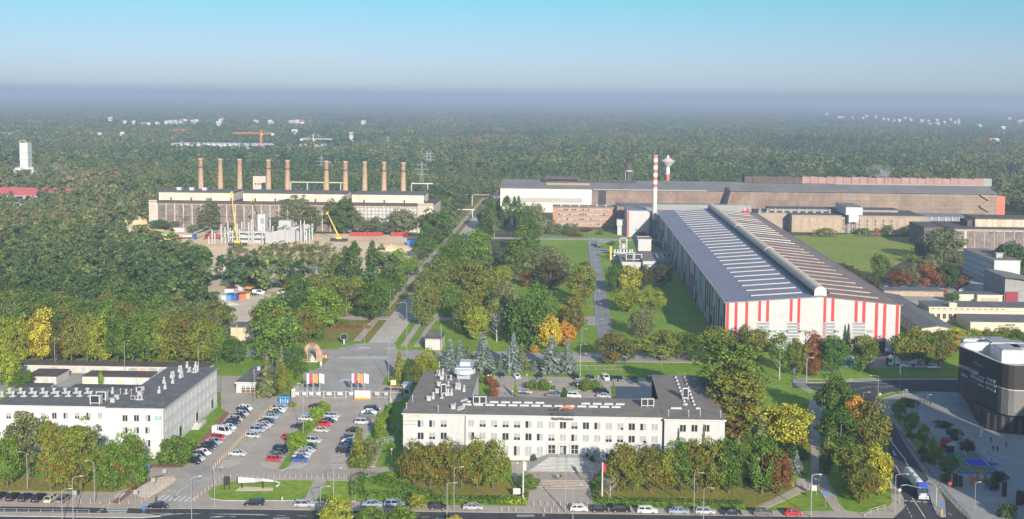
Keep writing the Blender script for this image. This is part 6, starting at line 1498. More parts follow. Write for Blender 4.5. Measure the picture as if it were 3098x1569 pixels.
# ------------------------------------------------------------------ trees
def quads_mesh(name, C, N, size, leaf, clump, m, aspect=1.25):
 """leaf sprays: one small quad at every centre C facing N"""
 n = len(C); rg = NRNG
 N = N / (np.linalg.norm(N, axis=1, keepdims=True) + 1e-9)
 r = rg.normal(size=(n, 3)); T = np.cross(N, r); T /= (np.linalg.norm(T, axis=1, keepdims=True) + 1e-9); Bv = np.cross(N, T)
 s = (np.asarray(size) * rg.uniform(.7, 1.3, n))[:, None] / 2
 j = rg.uniform(.6, 1.3, (n, 4, 1))
 V = np.stack([C - T * s * aspect * j[:, 0], C - Bv * s * j[:, 1], C + T * s * aspect * j[:, 2], C + Bv * s * j[:, 3]], 1).reshape(-1, 3)
 me = bpy.data.meshes.new(name)
 me.vertices.add(4 * n); me.vertices.foreach_set('co', V.astype(np.float32).ravel())
 me.loops.add(4 * n); me.loops.foreach_set('vertex_index', np.arange(4 * n, dtype=np.int32))
 me.polygons.add(n); me.polygons.foreach_set('loop_start', np.arange(0, 4 * n, 4, dtype=np.int32)); me.polygons.foreach_set('loop_total', np.full(n, 4, np.int32))
 for nm, arr in (('leaf', leaf), ('clump', clump)):
  a = me.attributes.new(nm, 'FLOAT', 'FACE'); a.data.foreach_set('value', np.asarray(arr, np.float32))
 me.materials.append(m); me.update(); me.validate()
 return me
def sph(n): 
 v = NRNG.normal(size=(n, 3)); return v / np.linalg.norm(v, axis=1, keepdims=True)
def crown(kind, lod=1.0, m=FOL, big=1.0):
 rg = NRNG
 if kind == 'spruce':
  Cs, Ns, cl = [], [], []
  lv = int(17 * max(lod, .5))
  for i in range(lv):
   t = i / lv; z = .6 + 12.2 * t; Rr = 3.4 * (1 - t) ** .85 + .15; nb = max(5, int((15 - 8 * t) * max(lod, .45))); off = rg.uniform(0, 6.28)
   for b in range(nb):
    a = off + 2 * math.pi * b / nb + rg.uniform(-.2, .2); RR = Rr * rg.uniform(.75, 1.12); cv = rg.uniform(0, 1)
    for q in np.linspace(.25, 1, max(3, int(8 * lod * (1 - .4 * t)))):
     Cs.append((RR * q * math.cos(a), RR * q * math.sin(a), z + .5 * (1 - q) - .9 * q * q * (1 - t) + rg.uniform(-.12, .12))); Ns.append((math.cos(a) * .55 + rg.normal() * .3, math.sin(a) * .55 + rg.normal() * .3, .85)); cl.append(cv)
  for q in range(int(30 * lod)): Cs.append((rg.normal() * .12, rg.normal() * .12, 12.3 + rg.uniform(0, 1.2))); Ns.append((rg.normal(), rg.normal(), .3)); cl.append(.5)
  C, N = np.array(Cs), np.array(Ns); return quads_mesh('spruce_crown', C, N, .72 / math.sqrt(max(lod, .3)) * big, rg.uniform(0, 1, len(C)), cl, m, 1.5)
 P = dict(broad=(11, 9.0, .14, 70, .165, 72, .39), tall=(18, 9.0, .08, 105, .14, 70, .42), column=(20, 4.6, .05, 90, .19, 56, .36), birch=(13, 6.2, .24, 54, .165, 42, .34), bush=(3, 4.2, -.02, 44, .2, 44, .26), thuja=(6, 1.9, .0, 40, .22, 44, .2), weep=(12, 7.5, .06, 66, .165, 66, .37))[kind]
 H, Wd, cb, K, cr_, M, ls = P
 K = max(6, int(K * lod)); M = max(5, int(M * lod)); ls = ls / max(lod, .2) * big if lod < 1 else ls
 d = sph(K); rad = rg.uniform(.25, 1, K) ** .45
 lob = 1 + .16 * np.sin(d[:, 0] * 3.1 + rg.uniform(0, 6)) * np.cos(d[:, 2] * 2.7 + rg.uniform(0, 6)) + .10 * np.sin(d[:, 1] * 5 + rg.uniform(0, 6))
 c0, hh = H * (1 + cb) / 2, H * (1 - cb) / 2
 cc = d * rad[:, None] * lob[:, None]
 zf = cc[:, 2]
 if kind == 'column': k = np.clip(1.05 - .55 * np.abs(zf + .15) ** 2.2, .2, 1)
 elif kind == 'thuja': k = np.clip(.95 - .75 * (zf * .5 + .5), .12, 1)
 elif kind == 'tall': k = np.clip(1.0 - .38 * np.clip(zf, 0, 1) ** 1.5 - .12 * np.clip(-zf, 0, 1), .2, 1)
 else: k = np.clip(1.04 - .22 * np.clip(zf, 0, 1) ** 2, .3, 1)
 R0 = Wd / 2 * (1 - cr_ * .55)
 CC = np.stack([cc[:, 0] * R0 * k, cc[:, 1] * R0 * k, c0 + zf * hh * .92], 1)
 if kind == 'bush': CC[:, 2] = np.abs(CC[:, 2] - .3) + .25
 rc_ = Wd * cr_ * rg.uniform(.7, 1.25, K)
 n = K * M; idx = np.repeat(np.arange(K), M)
 dd = sph(n); outw = CC[idx] - np.array([0, 0, c0 - hh * .3]); outw /= (np.linalg.norm(outw, axis=1, keepdims=True) + 1e-9)
 dd = dd + outw * .55; dd /= np.linalg.norm(dd, axis=1, keepdims=True)
 st = np.array([1, 1, 1.55 if kind in ('column', 'weep', 'thuja') else .85])
 C = CC[idx] + dd * (rc_[idx] * rg.uniform(.55, 1.08, n))[:, None] * st
 if kind == 'weep': C[:, 2] -= .5 * np.hypot(C[:, 0], C[:, 1]) * rg.uniform(0, .7, n)
 N = dd + rg.normal(size=(n, 3)) * .55
 if kind in ('column', 'tall', 'broad', 'birch'): N[:, 2] += .25
 return quads_mesh('%s_crown' % kind, C, N, ls, rg.uniform(0, 1, n), rg.uniform(0, 1, K)[idx], m)
def trunk(kind):
 H = dict(broad=11, tall=18, column=20, birch=13, spruce=13, bush=3, thuja=6, weep=12, bare=11)[kind]; b = MB(); rg = random.Random(H)
 r = dict(broad=.24, tall=.4, column=.32, birch=.15, spruce=.2, bush=.08, thuja=.09, weep=.22, bare=.22)[kind]
 b.tube([(0, 0, -.1), (.05, .02, H * .25), (0, .06, H * .55), (.04, 0, H * .85)], [r * 1.25, r, r * .6, r * .15], 8)
 if kind not in ('spruce', 'thuja'):
  for k in range(22 if kind == 'bare' else 6):
   a = k * 2.4; z0 = H * (.16 + .05 * (k % 6)) + (H * .03 * k if kind == 'bare' else 0); l_ = (.22 if kind != 'column' else .08) * H * rg.uniform(.7, 1.1)
   z0 = min(z0, H * .78); e = (l_ * .9 * math.cos(a), l_ * .9 * math.sin(a), z0 + l_ * rg.uniform(.7, 1.1)); mid = (e[0] * .45, e[1] * .45, z0 + (e[2] - z0) * .4)
   b.tube([(0, 0, z0), mid, e], [r * .5, r * .33, r * .08], 5)
   if kind == 'bare':
    for q in range(4): b.tube([mid if q % 2 else e, (e[0] * 1.25 + rg.uniform(-.8, .8), e[1] * 1.25 + rg.uniform(-.8, .8), e[2] + rg.uniform(.3, 1.7))], [r * .16, .012], 4)
 return b.mesh('trunk', M_palebark if kind in ('birch', 'bare') else M_bark)
CANH = dict(broad=(11, 9), tall=(18, 9), column=(20, 4.9), birch=(13, 6.2), spruce=(13.4, 6.8), bush=(3.1, 4.4), thuja=(6, 1.9), weep=(12, 7.6), bare=(11, 7))
CROWNS, TRUNKS = {}, {}
for kd, nv in (('broad', 5), ('tall', 3), ('column', 3), ('birch', 3), ('spruce', 3), ('bush', 3), ('thuja', 1), ('weep', 2)):
 CROWNS[kd] = [crown(kd) for _ in range(nv)]; TRUNKS[kd] = trunk(kd)
TRUNKS['bare'] = trunk('bare')
TC = dict(g1=(0.070, 0.126, 0.022, .98), g2=(0.101, 0.162, 0.027, .97), g3=(0.153, 0.176, 0.030, .93), g4=(0.218, 0.245, 0.030, .96), g5=(0.146, 0.231, 0.026, 1), y1=(0.464, 0.351, 0.035, .85), yg=(0.350, 0.323, 0.035, .85), o1=(0.438, 0.224, 0.032, .9), r1=(0.174, 0.078, 0.031, .93),
          rr=(0.277, 0.087, 0.035, .8), b1=(0.128, 0.135, 0.027, .84), dk=(0.073, 0.072, 0.026, .97), gd=(0.143, 0.160, 0.065, 1), bs=(0.181, 0.231, 0.195, 1), sg=(0.061, 0.098, 0.031, 1), wd=(0.080, 0.136, 0.028, 1), wo=(0.123, 0.147, 0.033, .96))
CNAME = dict(g1='deep-green', g2='mid-green', g3='olive-green', g4='yellow-green', g5='fresh-green', y1='golden-yellow', yg='yellowing', o1='orange', r1='rust-brown', rr='red-brown', b1='browning', dk='dark brownish', gd='grey-green', bs='blue-grey', sg='dark-green', wd='dense-green', wo='olive')
KNAME = dict(broad=('leafy_tree', 'round tree'), tall=('poplar_tree', 'oval tree'), column=('columnar_poplar', 'columnar poplar'), birch=('birch_tree', 'airy birch'), spruce=('spruce_tree', 'spruce'), bush=('shrub', 'shrub'), thuja=('thuja', 'conical thuja'), weep=('weeping_tree', 'drooping tree'), bare=('bare_tree', 'bare tree'))
NT = [0]; TREE_XY = []
def tree(kind, col, p, h, w, label, group=None, rot=None, z=.05):
 nm, kn = KNAME[kind]
 H, Wd = CANH[kind]
 t = thing(nm, label, 'shrub' if kind in ('bush', 'thuja') else 'tree', (p.x, p.y, z), random.uniform(0, 6.28) if rot is None else rot, group)
 NT[0] += 1
 if kind != 'bare':
  c = link('crown', random.choice(CROWNS[kind]), t); q = TC[col]; j = random.uniform(.88, 1.12); c.color = (q[0] * j * random.uniform(.94, 1.06), q[1] * j, q[2] * j, q[3])
 link('trunk', TRUNKS[kind], t)
 sc = w / Wd; t.scale = (sc * random.uniform(.96, 1.04), sc * random.uniform(.96, 1.04), h / H)
 TREE_XY.append((p.x, p.y))
 return t
def trow(k, items, where, end, group, by=0):
 """items: (x, y of top, y of foot, width in pixels, kind, colour)"""
 cnt = {}
 tot = {}
 for it in items: tot[(it[4], it[5])] = tot.get((it[4], it[5]), 0) + 1
 for (x, yt, yb_, w, kind, col) in sorted(items, key=lambda q: q[2] if by else q[0]):
  p = W(k, x, yb_); px = S(k, x, yb_); s = ZOOM[k][2]
  d = proj(p)[2]; mpp = d / FPX / s
  if k == 'Q' and kind in ('broad', 'birch'): yt -= 25; w *= 1.2
  h = max(1.0, (yb_ - yt) * mpp); ww = w * mpp * (1.14 if kind not in ('spruce', 'thuja', 'column') else 1.3 if kind == 'spruce' and w > 60 else 1.12)
  key = (kind, col); i = cnt.get(key, 0); cnt[key] = i + 1
  lab = f'{CNAME[col]} {KNAME[kind][1]} {where}' + (f', {ordw(i)} from {end}' if tot[key] > 1 else '')
  tree(kind, col, p, h, ww, lab, group)
trow('A', [(60, 610, 1058, 190, 'broad', 'g2'), (225, 460, 985, 300, 'broad', 'gd'), (400, 470, 1080, 170, 'tall', 'g3'), (515, 620, 1080, 170, 'broad', 'g3'), (640, 480, 1082, 270, 'tall', 'g3'), (880, 670, 1088, 250, 'broad', 'g2'), (1035, 635, 1092, 250, 'broad', 'g2')], 'on the verge by the white office', 'the picture edge', 'verge trees before the white office')
trow('A', [(1415, 650, 865, 250, 'bush', 'g1'), (55, 0, 275, 190, 'broad', 'g4'), (175, 140, 280, 150, 'broad', 'g2'), (798, 150, 245, 40, 'bush', 'g5')], 'close to the white office', 'the street', 'plants around the white office')
trow('C', [(190, 700, 1052, 215, 'broad', 'b1'), (318, 705, 1058, 210, 'broad', 'b1'), (445, 700, 1062, 205, 'broad', 'b1'), (565, 725, 1066, 200, 'broad', 'b1'), (690, 690, 1064, 200, 'broad', 'g3'), (812, 700, 1068, 220, 'broad', 'g3')], 'before the long office, street side', 'the round hedge', 'trees before the long office')
trow('D', [(285, 700, 1088, 225, 'broad', 'b1'), (413, 780, 1090, 190, 'broad', 'g3'), (540, 722, 1095, 215, 'broad', 'b1'), (665, 745, 1093, 200, 'broad', 'g3'), (785, 700, 1096, 215, 'broad', 'g2'), (912, 680, 1098, 200, 'broad', 'b1'), (1038, 650, 1102, 215, 'broad', 'g3'), (1160, 655, 1105, 225, 'broad', 'g1'), (1420, 650, 1116, 240, 'broad', 'g2'), (1545, 760, 1116, 210, 'broad', 'r1'), (225, 985, 1150, 130, 'bare', 'b1')], 'behind the long clipped hedge', 'the entrance steps', 'trees before the long office')
trow('D', [(955, 565, 1030, 80, 'spruce', 'gd'), (1405, 495, 1010, 210, 'spruce', 'gd'), (1150, -190, 560, 410, 'tall', 'g2'), (1235, 40, 705, 440, 'tall', 'g3'), (1635, 385, 770, 320, 'broad', 'yg'), (1695, 775, 945, 95, 'spruce', 'bs'), (1700, 735, 820, 160, 'bush', 'g1'), (1290, 560, 700, 130, 'bush', 'g2'), (1480, 430, 500, 120, 'bush', 'g1'), (130, 980, 1060, 100, 'bush', 'g2')], 'in the grounds by the office corner', 'the office', 'trees at the office corner')
trow('E', [(300, 320, 640, 235, 'broad', 'g1'), (425, 440, 700, 150, 'broad', 'o1'), (330, 540, 860, 270, 'broad', 'g1'), (530, 505, 840, 270, 'broad', 'b1'), (410, 780, 1085, 200, 'broad', 'g3'), (470, 900, 1200, 210, 'broad', 'b1'), (595, 800, 1150, 190, 'broad', 'yg'), (230, 770, 990, 90, 'bush', 'g3')], 'on the grass wedge beside the mall street', 'the roundabout', 'trees of the street wedge', 1)
trow('E', [(742, 470, 622, 90, 'broad', 'g5'), (822, 560, 708, 90, 'broad', 'g5'), (908, 650, 806, 85, 'broad', 'g5'), (985, 740, 935, 90, 'broad', 'g5'), (1085, 860, 1012, 115, 'broad', 'g2')], 'in the plaza planting strip', 'the roundabout', 'young trees of the plaza', 1)
trow('Q', [(40, 118, 480, 190, 'broad', 'b1'), (160, 150, 530, 250, 'broad', 'g3'), (440, 180, 765, 210, 'birch', 'g2'), (655, 290, 725, 190, 'broad', 'g3'), (865, 225, 640, 240, 'broad', 'rr'), (850, 520, 725, 150, 'broad', 'r1'), (1120, 240, 690, 240, 'broad', 'g1'), (1285, 80, 440, 95, 'spruce', 'sg'), (1470, 66, 330, 100, 'spruce', 'sg'), (1490, 225, 560, 240, 'broad', 'g3'), (1575, 300, 670, 150, 'birch', 'g2'), (1430, 470, 660, 170, 'bush', 'g2')], 'in the row before the striped hall', 'the office poplars', 'trees before the striped hall')
trow('Q', [(1960, 200, 590, 250, 'broad', 'g3'), (2110, 180, 600, 250, 'broad', 'g3'), (2260, 190, 605, 250, 'broad', 'g2'), (2400, 200, 610, 230, 'broad', 'b1')], 'in the shady row between hall and mall', 'the hall gateway', 'trees between hall and mall')
trow('J', [(1090, 1190, 1340, 150, 'broad', 'g2'), (1180, 1170, 1340, 150, 'broad', 'yg'), (1290, 1180, 1345, 150, 'broad', 'g4'), (1400, 1170, 1345, 150, 'broad', 'g3'), (1500, 1165, 1345, 150, 'broad', 'g3'), (1600, 1175, 1350, 150, 'broad', 'g1'), (880, 1195, 1330, 140, 'broad', 'g2'), (985, 1185, 1330, 140, 'broad', 'b1')], 'behind the mall roof before the workshops', 'the hall', 'trees behind the mall')
trow('I', [(870, 1030, 1290, 210, 'broad', 'g3'), (150, 590, 800, 130, 'broad', 'g1'), (240, 600, 805, 145, 'broad', 'yg'), (340, 590, 780, 130, 'broad', 'dk'), (480, 590, 750, 125, 'broad', 'dk'), (245, 750, 935, 215, 'broad', 'g4'), (437, 768, 920, 145, 'broad', 'g4'), (340, 885, 1115, 155, 'weep', 'gd'), (470, 1070, 1275, 260, 'broad', 'g3'), (600, 1085, 1275, 180, 'broad', 'g2'), (690, 1095, 1285, 180, 'broad', 'g1'), (140, 1090, 1308, 240, 'broad', 'b1')], 'on the lawn along the hall flank', 'the gas plant', 'trees along the hall flank', 1)
trow('J', [(1070, 440, 690, 235, 'broad', 'gd'), (630, 635, 810, 120, 'broad', 'g2'), (965, 635, 810, 170, 'broad', 'gd'), (770, 738, 885, 160, 'broad', 'r1'), (950, 715, 885, 160, 'broad', 'rr'), (1045, 740, 885, 100, 'broad', 'r1'), (860, 700, 880, 90, 'broad', 'gd'), (1120, 690, 890, 120, 'broad', 'sg'), (1200, 785, 888, 110, 'broad', 'r1'), (1570, 540, 830, 230, 'broad', 'sg'), (1480, 760, 850, 100, 'broad', 'r1'), (860, 640, 690, 120, 'bush', 'g3'), (235, 448, 505, 120, 'bush', 'g3'), (500, 450, 492, 110, 'bush', 'g2'), (672, 428, 500, 75, 'broad', 'g2'), (850, 425, 505, 120, 'bush', 'g2'), (600, 450, 495, 40, 'bush', 'o1'), (1145, 912, 975, 95, 'broad', 'g2'), (1300, 960, 990, 40, 'bush', 'g3'), (925, 545, 640, 110, 'bush', 'sg'), (1190, 640, 700, 60, 'bush', 'b1')], 'between meadow and workshops', 'the big hall', 'trees around the meadow')
trow('J', [(360 + 42 * i, 700 + 21 * i, 775 + 21 * i, 85, 'bush', 'dk') for i in range(7)], 'in the hedge line under the hall eaves', 'the far end', 'dark hedge shrubs')
trow('G', [(330, 535, 1055, 350, 'broad', 'g2'), (585, 580, 890, 210, 'broad', 'b1'), (735, 460, 765, 310, 'broad', 'g5'), (560, 355, 640, 240, 'broad', 'g1'), (680, 330, 620, 210, 'broad', 'wo'), (830, 330, 570, 250, 'broad', 'g3'), (930, 410, 590, 180, 'broad', 'b1'), (1000, 350, 510, 140, 'broad', 'g4'), (1110, 415, 700, 250, 'broad', 'g1'), (1200, 370, 620, 150, 'broad', 'g1'), (1250, 310, 520, 160, 'broad', 'g1'), (1300, 235, 500, 170, 'broad', 'g2'), (1340, 140, 340, 150, 'broad', 'g5'), (1435, 205, 350, 95, 'broad', 'g5'), (970, 48, 440, 115, 'column', 'g1'), (1115, 62, 450, 115, 'column', 'g1'), (1185, 95, 300, 75, 'birch', 'g1'), (800, 180, 420, 150, 'broad', 'wo'), (880, 120, 400, 130, 'broad', 'wo'), (690, 730, 850, 90, 'bush', 'g1'), (870, 690, 735, 90, 'bush', 'g2')], 'between the dirt lot and the avenue', 'the substation', 'trees beside the avenue')
trow('G', [(15, 85, 400, 110, 'birch', 'gd'), (90, 90, 390, 120, 'birch', 'gd'), (185, 140, 418, 150, 'spruce', 'b1'), (265, 95, 370, 120, 'birch', 'gd'), (340, 80, 365, 120, 'birch', 'wo'), (430, 70, 365, 130, 'birch', 'gd'), (520, 78, 362, 120, 'birch', 'wo'), (590, 82, 358, 110, 'birch', 'gd'), (670, 75, 360, 130, 'birch', 'wo'), (760, 82, 372, 130, 'birch', 'gd'), (405, 355, 410, 45, 'bush', 'b1')], 'in the row along the building site', 'the big wood', 'birches along the building site')
trow('L', [(1790, 815, 1140, 260, 'broad', 'g1'), (1860, 860, 1060, 190, 'broad', 'gd'), (1730, 960, 1200, 170, 'broad', 'g1'), (1690, 1060, 1260, 170, 'broad', 'g1'), (1590, 880, 1020, 170, 'broad', 'gd'), (1935, 890, 960, 60, 'spruce', 'bs')], 'on the left verge of the far avenue', 'the derelict hall', 'trees beside the avenue')
trow('H', [(215, 510, 885, 165, 'broad', 'wo'), (270, 420, 810, 180, 'broad', 'wo'), (330, 310, 720, 200, 'broad', 'wo'), (390, 250, 620, 190, 'broad', 'g1'), (440, 180, 500, 170, 'broad', 'g1'), (500, 150, 420, 150, 'broad', 'g1'), (640, 135, 410, 245, 'broad', 'g5'), (555, 330, 560, 170, 'broad', 'g2')], 'on the park side of the avenue', 'the spruces', 'trees beside the avenue')
trow('H', [(545, 350, 720, 210, 'broad', 'b1'), (660, 385, 760, 260, 'broad', 'b1'), (825, 400, 575, 160, 'broad', 'g4'), (450, 560, 800, 170, 'broad', 'g2'), (555, 605, 940, 210, 'broad', 'g3'), (625, 720, 985, 190, 'broad', 'g4'), (745, 695, 900, 130, 'birch', 'g3'), (790, 770, 1000, 150, 'bare', 'b1'), (870, 545, 880, 200, 'broad', 'gd'), (930, 700, 1000, 170, 'weep', 'g1'), (1060, 535, 1045, 310, 'weep', 'g1'), (1170, 600, 950, 180, 'broad', 'g2'), (1032, 440, 570, 115, 'broad', 'r1'), (1170, 238, 520, 230, 'broad', 'gd'), (1290, 290, 560, 180, 'broad', 'gd'), (1215, 365, 590, 220, 'broad', 'dk'), (1460, 345, 730, 205, 'tall', 'g3'), (1410, 580, 965, 165, 'tall', 'b1'), (1290, 735, 860, 120, 'broad', 'yg'), (1195, 795, 1060, 190, 'broad', 'y1'), (1330, 840, 1045, 150, 'broad', 'o1'), (780, 330, 470, 110, 'broad', 'gd'), (1090, 1030, 1085, 60, 'bush', 'o1'), (700, 840, 960, 100, 'bush', 'g3')], 'in the park between avenue and works road', 'the avenue', 'park trees')
trow('H', [(700, -20, 240, 130, 'column', 'g1'), (915, 190, 520, 175, 'column', 'g2'), (985, 40, 430, 160, 'column', 'g2'), (1060, -10, 330, 130, 'column', 'g1'), (770, 10, 180, 90, 'birch', 'gd')], 'in the park poplar line', 'the avenue', 'park poplars')
trow('M', [(240, 690, 1040, 105, 'column', 'g1'), (380, 680, 1000, 95, 'column', 'g1'), (450, 700, 970, 60, 'column', 'g1'), (487, 690, 980, 60, 'column', 'g1'), (560, 760, 1050, 170, 'broad', 'g1'), (640, 765, 1050, 120, 'broad', 'gd'), (180, 790, 980, 120, 'broad', 'gd'), (300, 790, 970, 110, 'broad', 'g1')], 'at the head of the park', 'the far road', 'park poplars')
trow('M', [(700, 890, 1045, 90, 'broad', 'gd'), (770, 900, 1045, 80, 'broad', 'gd'), (840, 950, 1045, 70, 'bush', 'gd'), (900, 950, 1045, 70, 'bush', 'g1'), (975, 950, 1040, 90, 'bush', 'gd'), (1060, 985, 1012, 130, 'bush', 'r1'), (990, 1030, 1055, 110, 'bush', 'r1'), (1210, 990, 1040, 45, 'bush', 'g2'), (1305, 1100, 1130, 60, 'bush', 'g1')], 'before the brick office', 'the poplars', 'shrubs before the brick office')
trow('H', [(420, 985, 1222, 140, 'spruce', 'bs'), (500, 990, 1222, 160, 'spruce', 'bs'), (570, 1005, 1218, 90, 'spruce', 'gd'), (680, 925, 1230, 180, 'spruce', 'bs'), (820, 1125, 1225, 65, 'spruce', 'bs'), (920, 935, 1230, 140, 'spruce', 'bs'), (985, 1015, 1228, 100, 'spruce', 'gd'), (1090, 1155, 1232, 65, 'spruce', 'bs'), (1225, 960, 1242, 180, 'spruce', 'bs'), (1350, 985, 1242, 120, 'spruce', 'bs')], 'behind the rear yard of the long office', 'the gate', 'blue spruces')
trow('G', [(1325, 930, 1180, 100, 'spruce', 'g3'), (1395, 1000, 1200, 95, 'spruce', 'sg'), (1545, 925, 1170, 170, 'weep', 'g4'), (1450, 1040, 1200, 110, 'weep', 'g3'), (280, 995, 1295, 165, 'spruce', 'gd'), (395, 905, 1240, 115, 'spruce', 'gd'), (400, 1050, 1275, 110, 'weep', 'g3'), (515, 895, 1160, 135, 'weep', 'g1'), (470, 1085, 1165, 65, 'bush', 'g5'), (690, 930, 1020, 40, 'thuja', 'g5'), (600, 940, 1010, 50, 'thuja', 'g1')], 'around the gate and gatehouse', 'the white office', 'gate conifers')
trow('B', [(985, 383, 480, 95, 'bush', 'g5'), (935, 430, 530, 95, 'bush', 'g5'), (870, 530, 620, 90, 'bush', 'g5'), (780, 612, 770, 150, 'broad', 'g5'), (1432, 470, 695, 95, 'thuja', 'g5'), (1482, 450, 600, 70, 'thuja', 'g5'), (1512, 392, 470, 50, 'thuja', 'g5'), (1265, 585, 880, 150, 'spruce', 'g3'), (1375, 680, 850, 95, 'bush', 'gd'), (1290, 830, 895, 130, 'bush', 'g2'), (1100, 1140, 1440, 240, 'broad', 'g4'), (1365, 1200, 1440, 200, 'broad', 'g2'), (1610, 1205, 1440, 220, 'broad', 'g2'), (1720, 1115, 1215, 130, 'bush', 'g4'), (1500, 940, 1000, 150, 'bush', 'g5'), (740, 380, 420, 60, 'bush', 'g4')], 'around the car park and street', 'the yellow bollards', 'car park plants')
trow('C', [(990, 218, 348, 32, 'thuja', 'g5'), (1765, 232, 362, 36, 'thuja', 'g5'), (1128, 205, 292, 90, 'bush', 'g2'), (1215, 205, 292, 85, 'bush', 'g2'), (1376, 272, 352, 62, 'thuja', 'g1'), (1545, 190, 292, 85, 'bush', 'g2'), (1616, 212, 294, 75, 'bush', 'g2'), (1665, 245, 296, 50, 'bush', 'g4'), (1160, 250, 292, 30, 'bush', 'g5'), (782, 170, 240, 65, 'bush', 'r1'), (718, 180, 232, 65, 'bush', 'g2'), (820, 205, 270, 75, 'bush', 'r1'), (815, 260, 345, 75, 'bush', 'r1'), (1290, 255, 290, 30, 'bush', 'g2'), (1090, 960, 1062, 160, 'bush', 'g2'), (1135, 795, 860, 34, 'bush', 'sg'), (1594, 805, 862, 34, 'bush', 'sg'), (1232, 798, 832, 32, 'bush', 'yg'), (1272, 790, 828, 38, 'bush', 'yg'), (1450, 795, 830, 30, 'bush', 'yg'), (1498, 800, 835, 30, 'bush', 'g3'), (510, 1278, 1420, 120, 'broad', 'yg')], 'in the beds of the long office', 'the west wing', 'office planting')
trow('P', [(910, -30, 55, 210, 'bush', 'dk'), (1070, 80, 215, 190, 'bush', 'dk'), (1235, 232, 372, 180, 'bush', 'dk'), (1580, 750, 905, 170, 'bush', 'sg'), (1700, 670, 800, 180, 'bush', 'dk'), (1800, 1090, 1285, 230, 'bush', 'sg'), (640, 330, 430, 130, 'bush', 'g2'), (480, 130, 200, 130, 'bush', 'g3'), (960, 690, 800, 150, 'bush', 'g2'), (700, 400, 520, 150, 'bush', 'g2')], 'in a planter of the mall plaza', 'the mall', 'plaza planters')
trow('Q', [(1990, 985, 1090, 150, 'bush', 'r1'), (2080, 1010, 1105, 130, 'bush', 'b1')], 'in the round bed by the bicycle stands', 'the street', 'plaza planters')
trow('U', [(1200, 165, 640, 250, 'tall', 'gd'), (880, 335, 575, 145, 'broad', 'gd'), (530, 445, 600, 230, 'broad', 'g1'), (720, 470, 590, 130, 'broad', 'gd'), (1000, 525, 625, 170, 'bush', 'gd'), (1450, 485, 610, 120, 'bush', 'gd'), (350, 550, 840, 270, 'broad', 'b1'), (170, 720, 1060, 220, 'tall', 'g1'), (440, 780, 1030, 140, 'column', 'g1'), (40, 560, 760, 180, 'tall', 'dk'), (620, 740, 960, 200, 'broad', 'wo'), (760, 720, 960, 180, 'broad', 'wo'), (1040, 760, 1080, 260, 'broad', 'g5'), (900, 800, 1060, 200, 'broad', 'g4'), (30, 190, 480, 110, 'bare', 'b1')], 'near the edge of the building site', 'the big wood', 'trees around the building site')
trow('L', [(520, 690, 1000, 240, 'tall', 'gd'), (610, 690, 1010, 160, 'tall', 'gd'), (705, 790, 1035, 150, 'birch', 'wo'), (865, 725, 1020, 115, 'birch', 'wo'), (990, 715, 1030, 200, 'tall', 'g1'), (1110, 850, 1030, 130, 'broad', 'gd'), (1200, 910, 1030, 130, 'broad', 'gd'), (1290, 885, 1035, 140, 'broad', 'gd'), (1400, 930, 1035, 120, 'broad', 'gd'), (1500, 815, 1035, 210, 'broad', 'gd'), (380, 880, 1010, 150, 'broad', 'gd'), (1090, 740, 900, 90, 'birch', 'wo')], 'against the front of the derelict hall', 'the core towers', 'trees before the derelict hall')
trow('F', [(25, 650, 1032, 170, 'broad', 'g4'), (150, 655, 1032, 190, 'broad', 'g4'), (335, 635, 1034, 215, 'broad', 'yg'), (450, 690, 1036, 150, 'broad', 'dk'), (565, 690, 1038, 210, 'broad', 'b1'), (690, 650, 1038, 190, 'broad', 'g3'), (790, 655, 1040, 190, 'broad', 'g4'), (930, 670, 1040, 190, 'broad', 'g1'), (1050, 640, 1040, 220, 'broad', 'g2'), (1180, 630, 1042, 230, 'broad', 'g2'), (1320, 650, 1044, 225, 'broad', 'g3'), (1450, 665, 1046, 235, 'broad', 'b1'), (1600, 690, 1050, 230, 'broad', 'g3'), (1710, 740, 1052, 150, 'broad', 'g2'), (1850, 830, 1055, 165, 'broad', 'g1')], 'in the wood edge above the garages', 'the picture edge', 'wood edge above the garages')
# hedges of clipped shrub, one object each
def hedge(label, k, s, h, wd, col, closed=False):
 P = [W(*q) for q in pts(s, k)]
 C, N, cl = [], [], []
 for a, c in zip(P, P[1:]):
  L = (c - a).length; d = (c - a).normalized(); sd_ = Vector((-d.y, d.x, 0)); n = int(L * 34)
  for _ in range(n):
   t = random.random() * L; face = random.random(); u = random.uniform(-1, 1)
   if face < .45: q = a + d * t + sd_ * u * wd / 2 + Vector((0, 0, h + random.uniform(-.08, .06))); nn = Vector((0, 0, 1))
   else:
    s_ = -1 if random.random() < .5 else 1; q = a + d * t + sd_ * s_ * wd / 2 + Vector((0, 0, random.uniform(.05, h))); nn = sd_ * s_
   C.append(tuple(q - P[0])); N.append(tuple(nn + Vector((random.gauss(0, .35), random.gauss(0, .35), random.gauss(0, .35))))); cl.append(.5 + .4 * math.sin(t * .4))
 o = link('hedge', quads_mesh('hedge', np.array(C), np.array(N), .36, NRNG.uniform(0, 1, len(C)), cl, FOL), None, (P[0].x, P[0].y, .1)); o.color = TC[col]; tag(o, label, 'hedge')
hedge('clipped dark hedge along the street pavement before the browning trees', 'C', '330,1168 1010,1178', 1.1, 2.6, 'g1')
hedge('loose yellow green hedge end beside the white flag pole', 'C', '870,1180 1075,1182', 1.0, 1.6, 'g4')
hedge('short clipped hedge running up to the entrance path by the notice', 'C', '1060,1160 1075,1075', 1.2, 1.3, 'g2')
hedge('rounded dark hedge arm curving round the triangle of lawn', 'B', '1262,1160 1250,1080 1262,990 1330,985 1480,1040 1640,1090 1827,1150', 1.5, 3.2, 'g1')
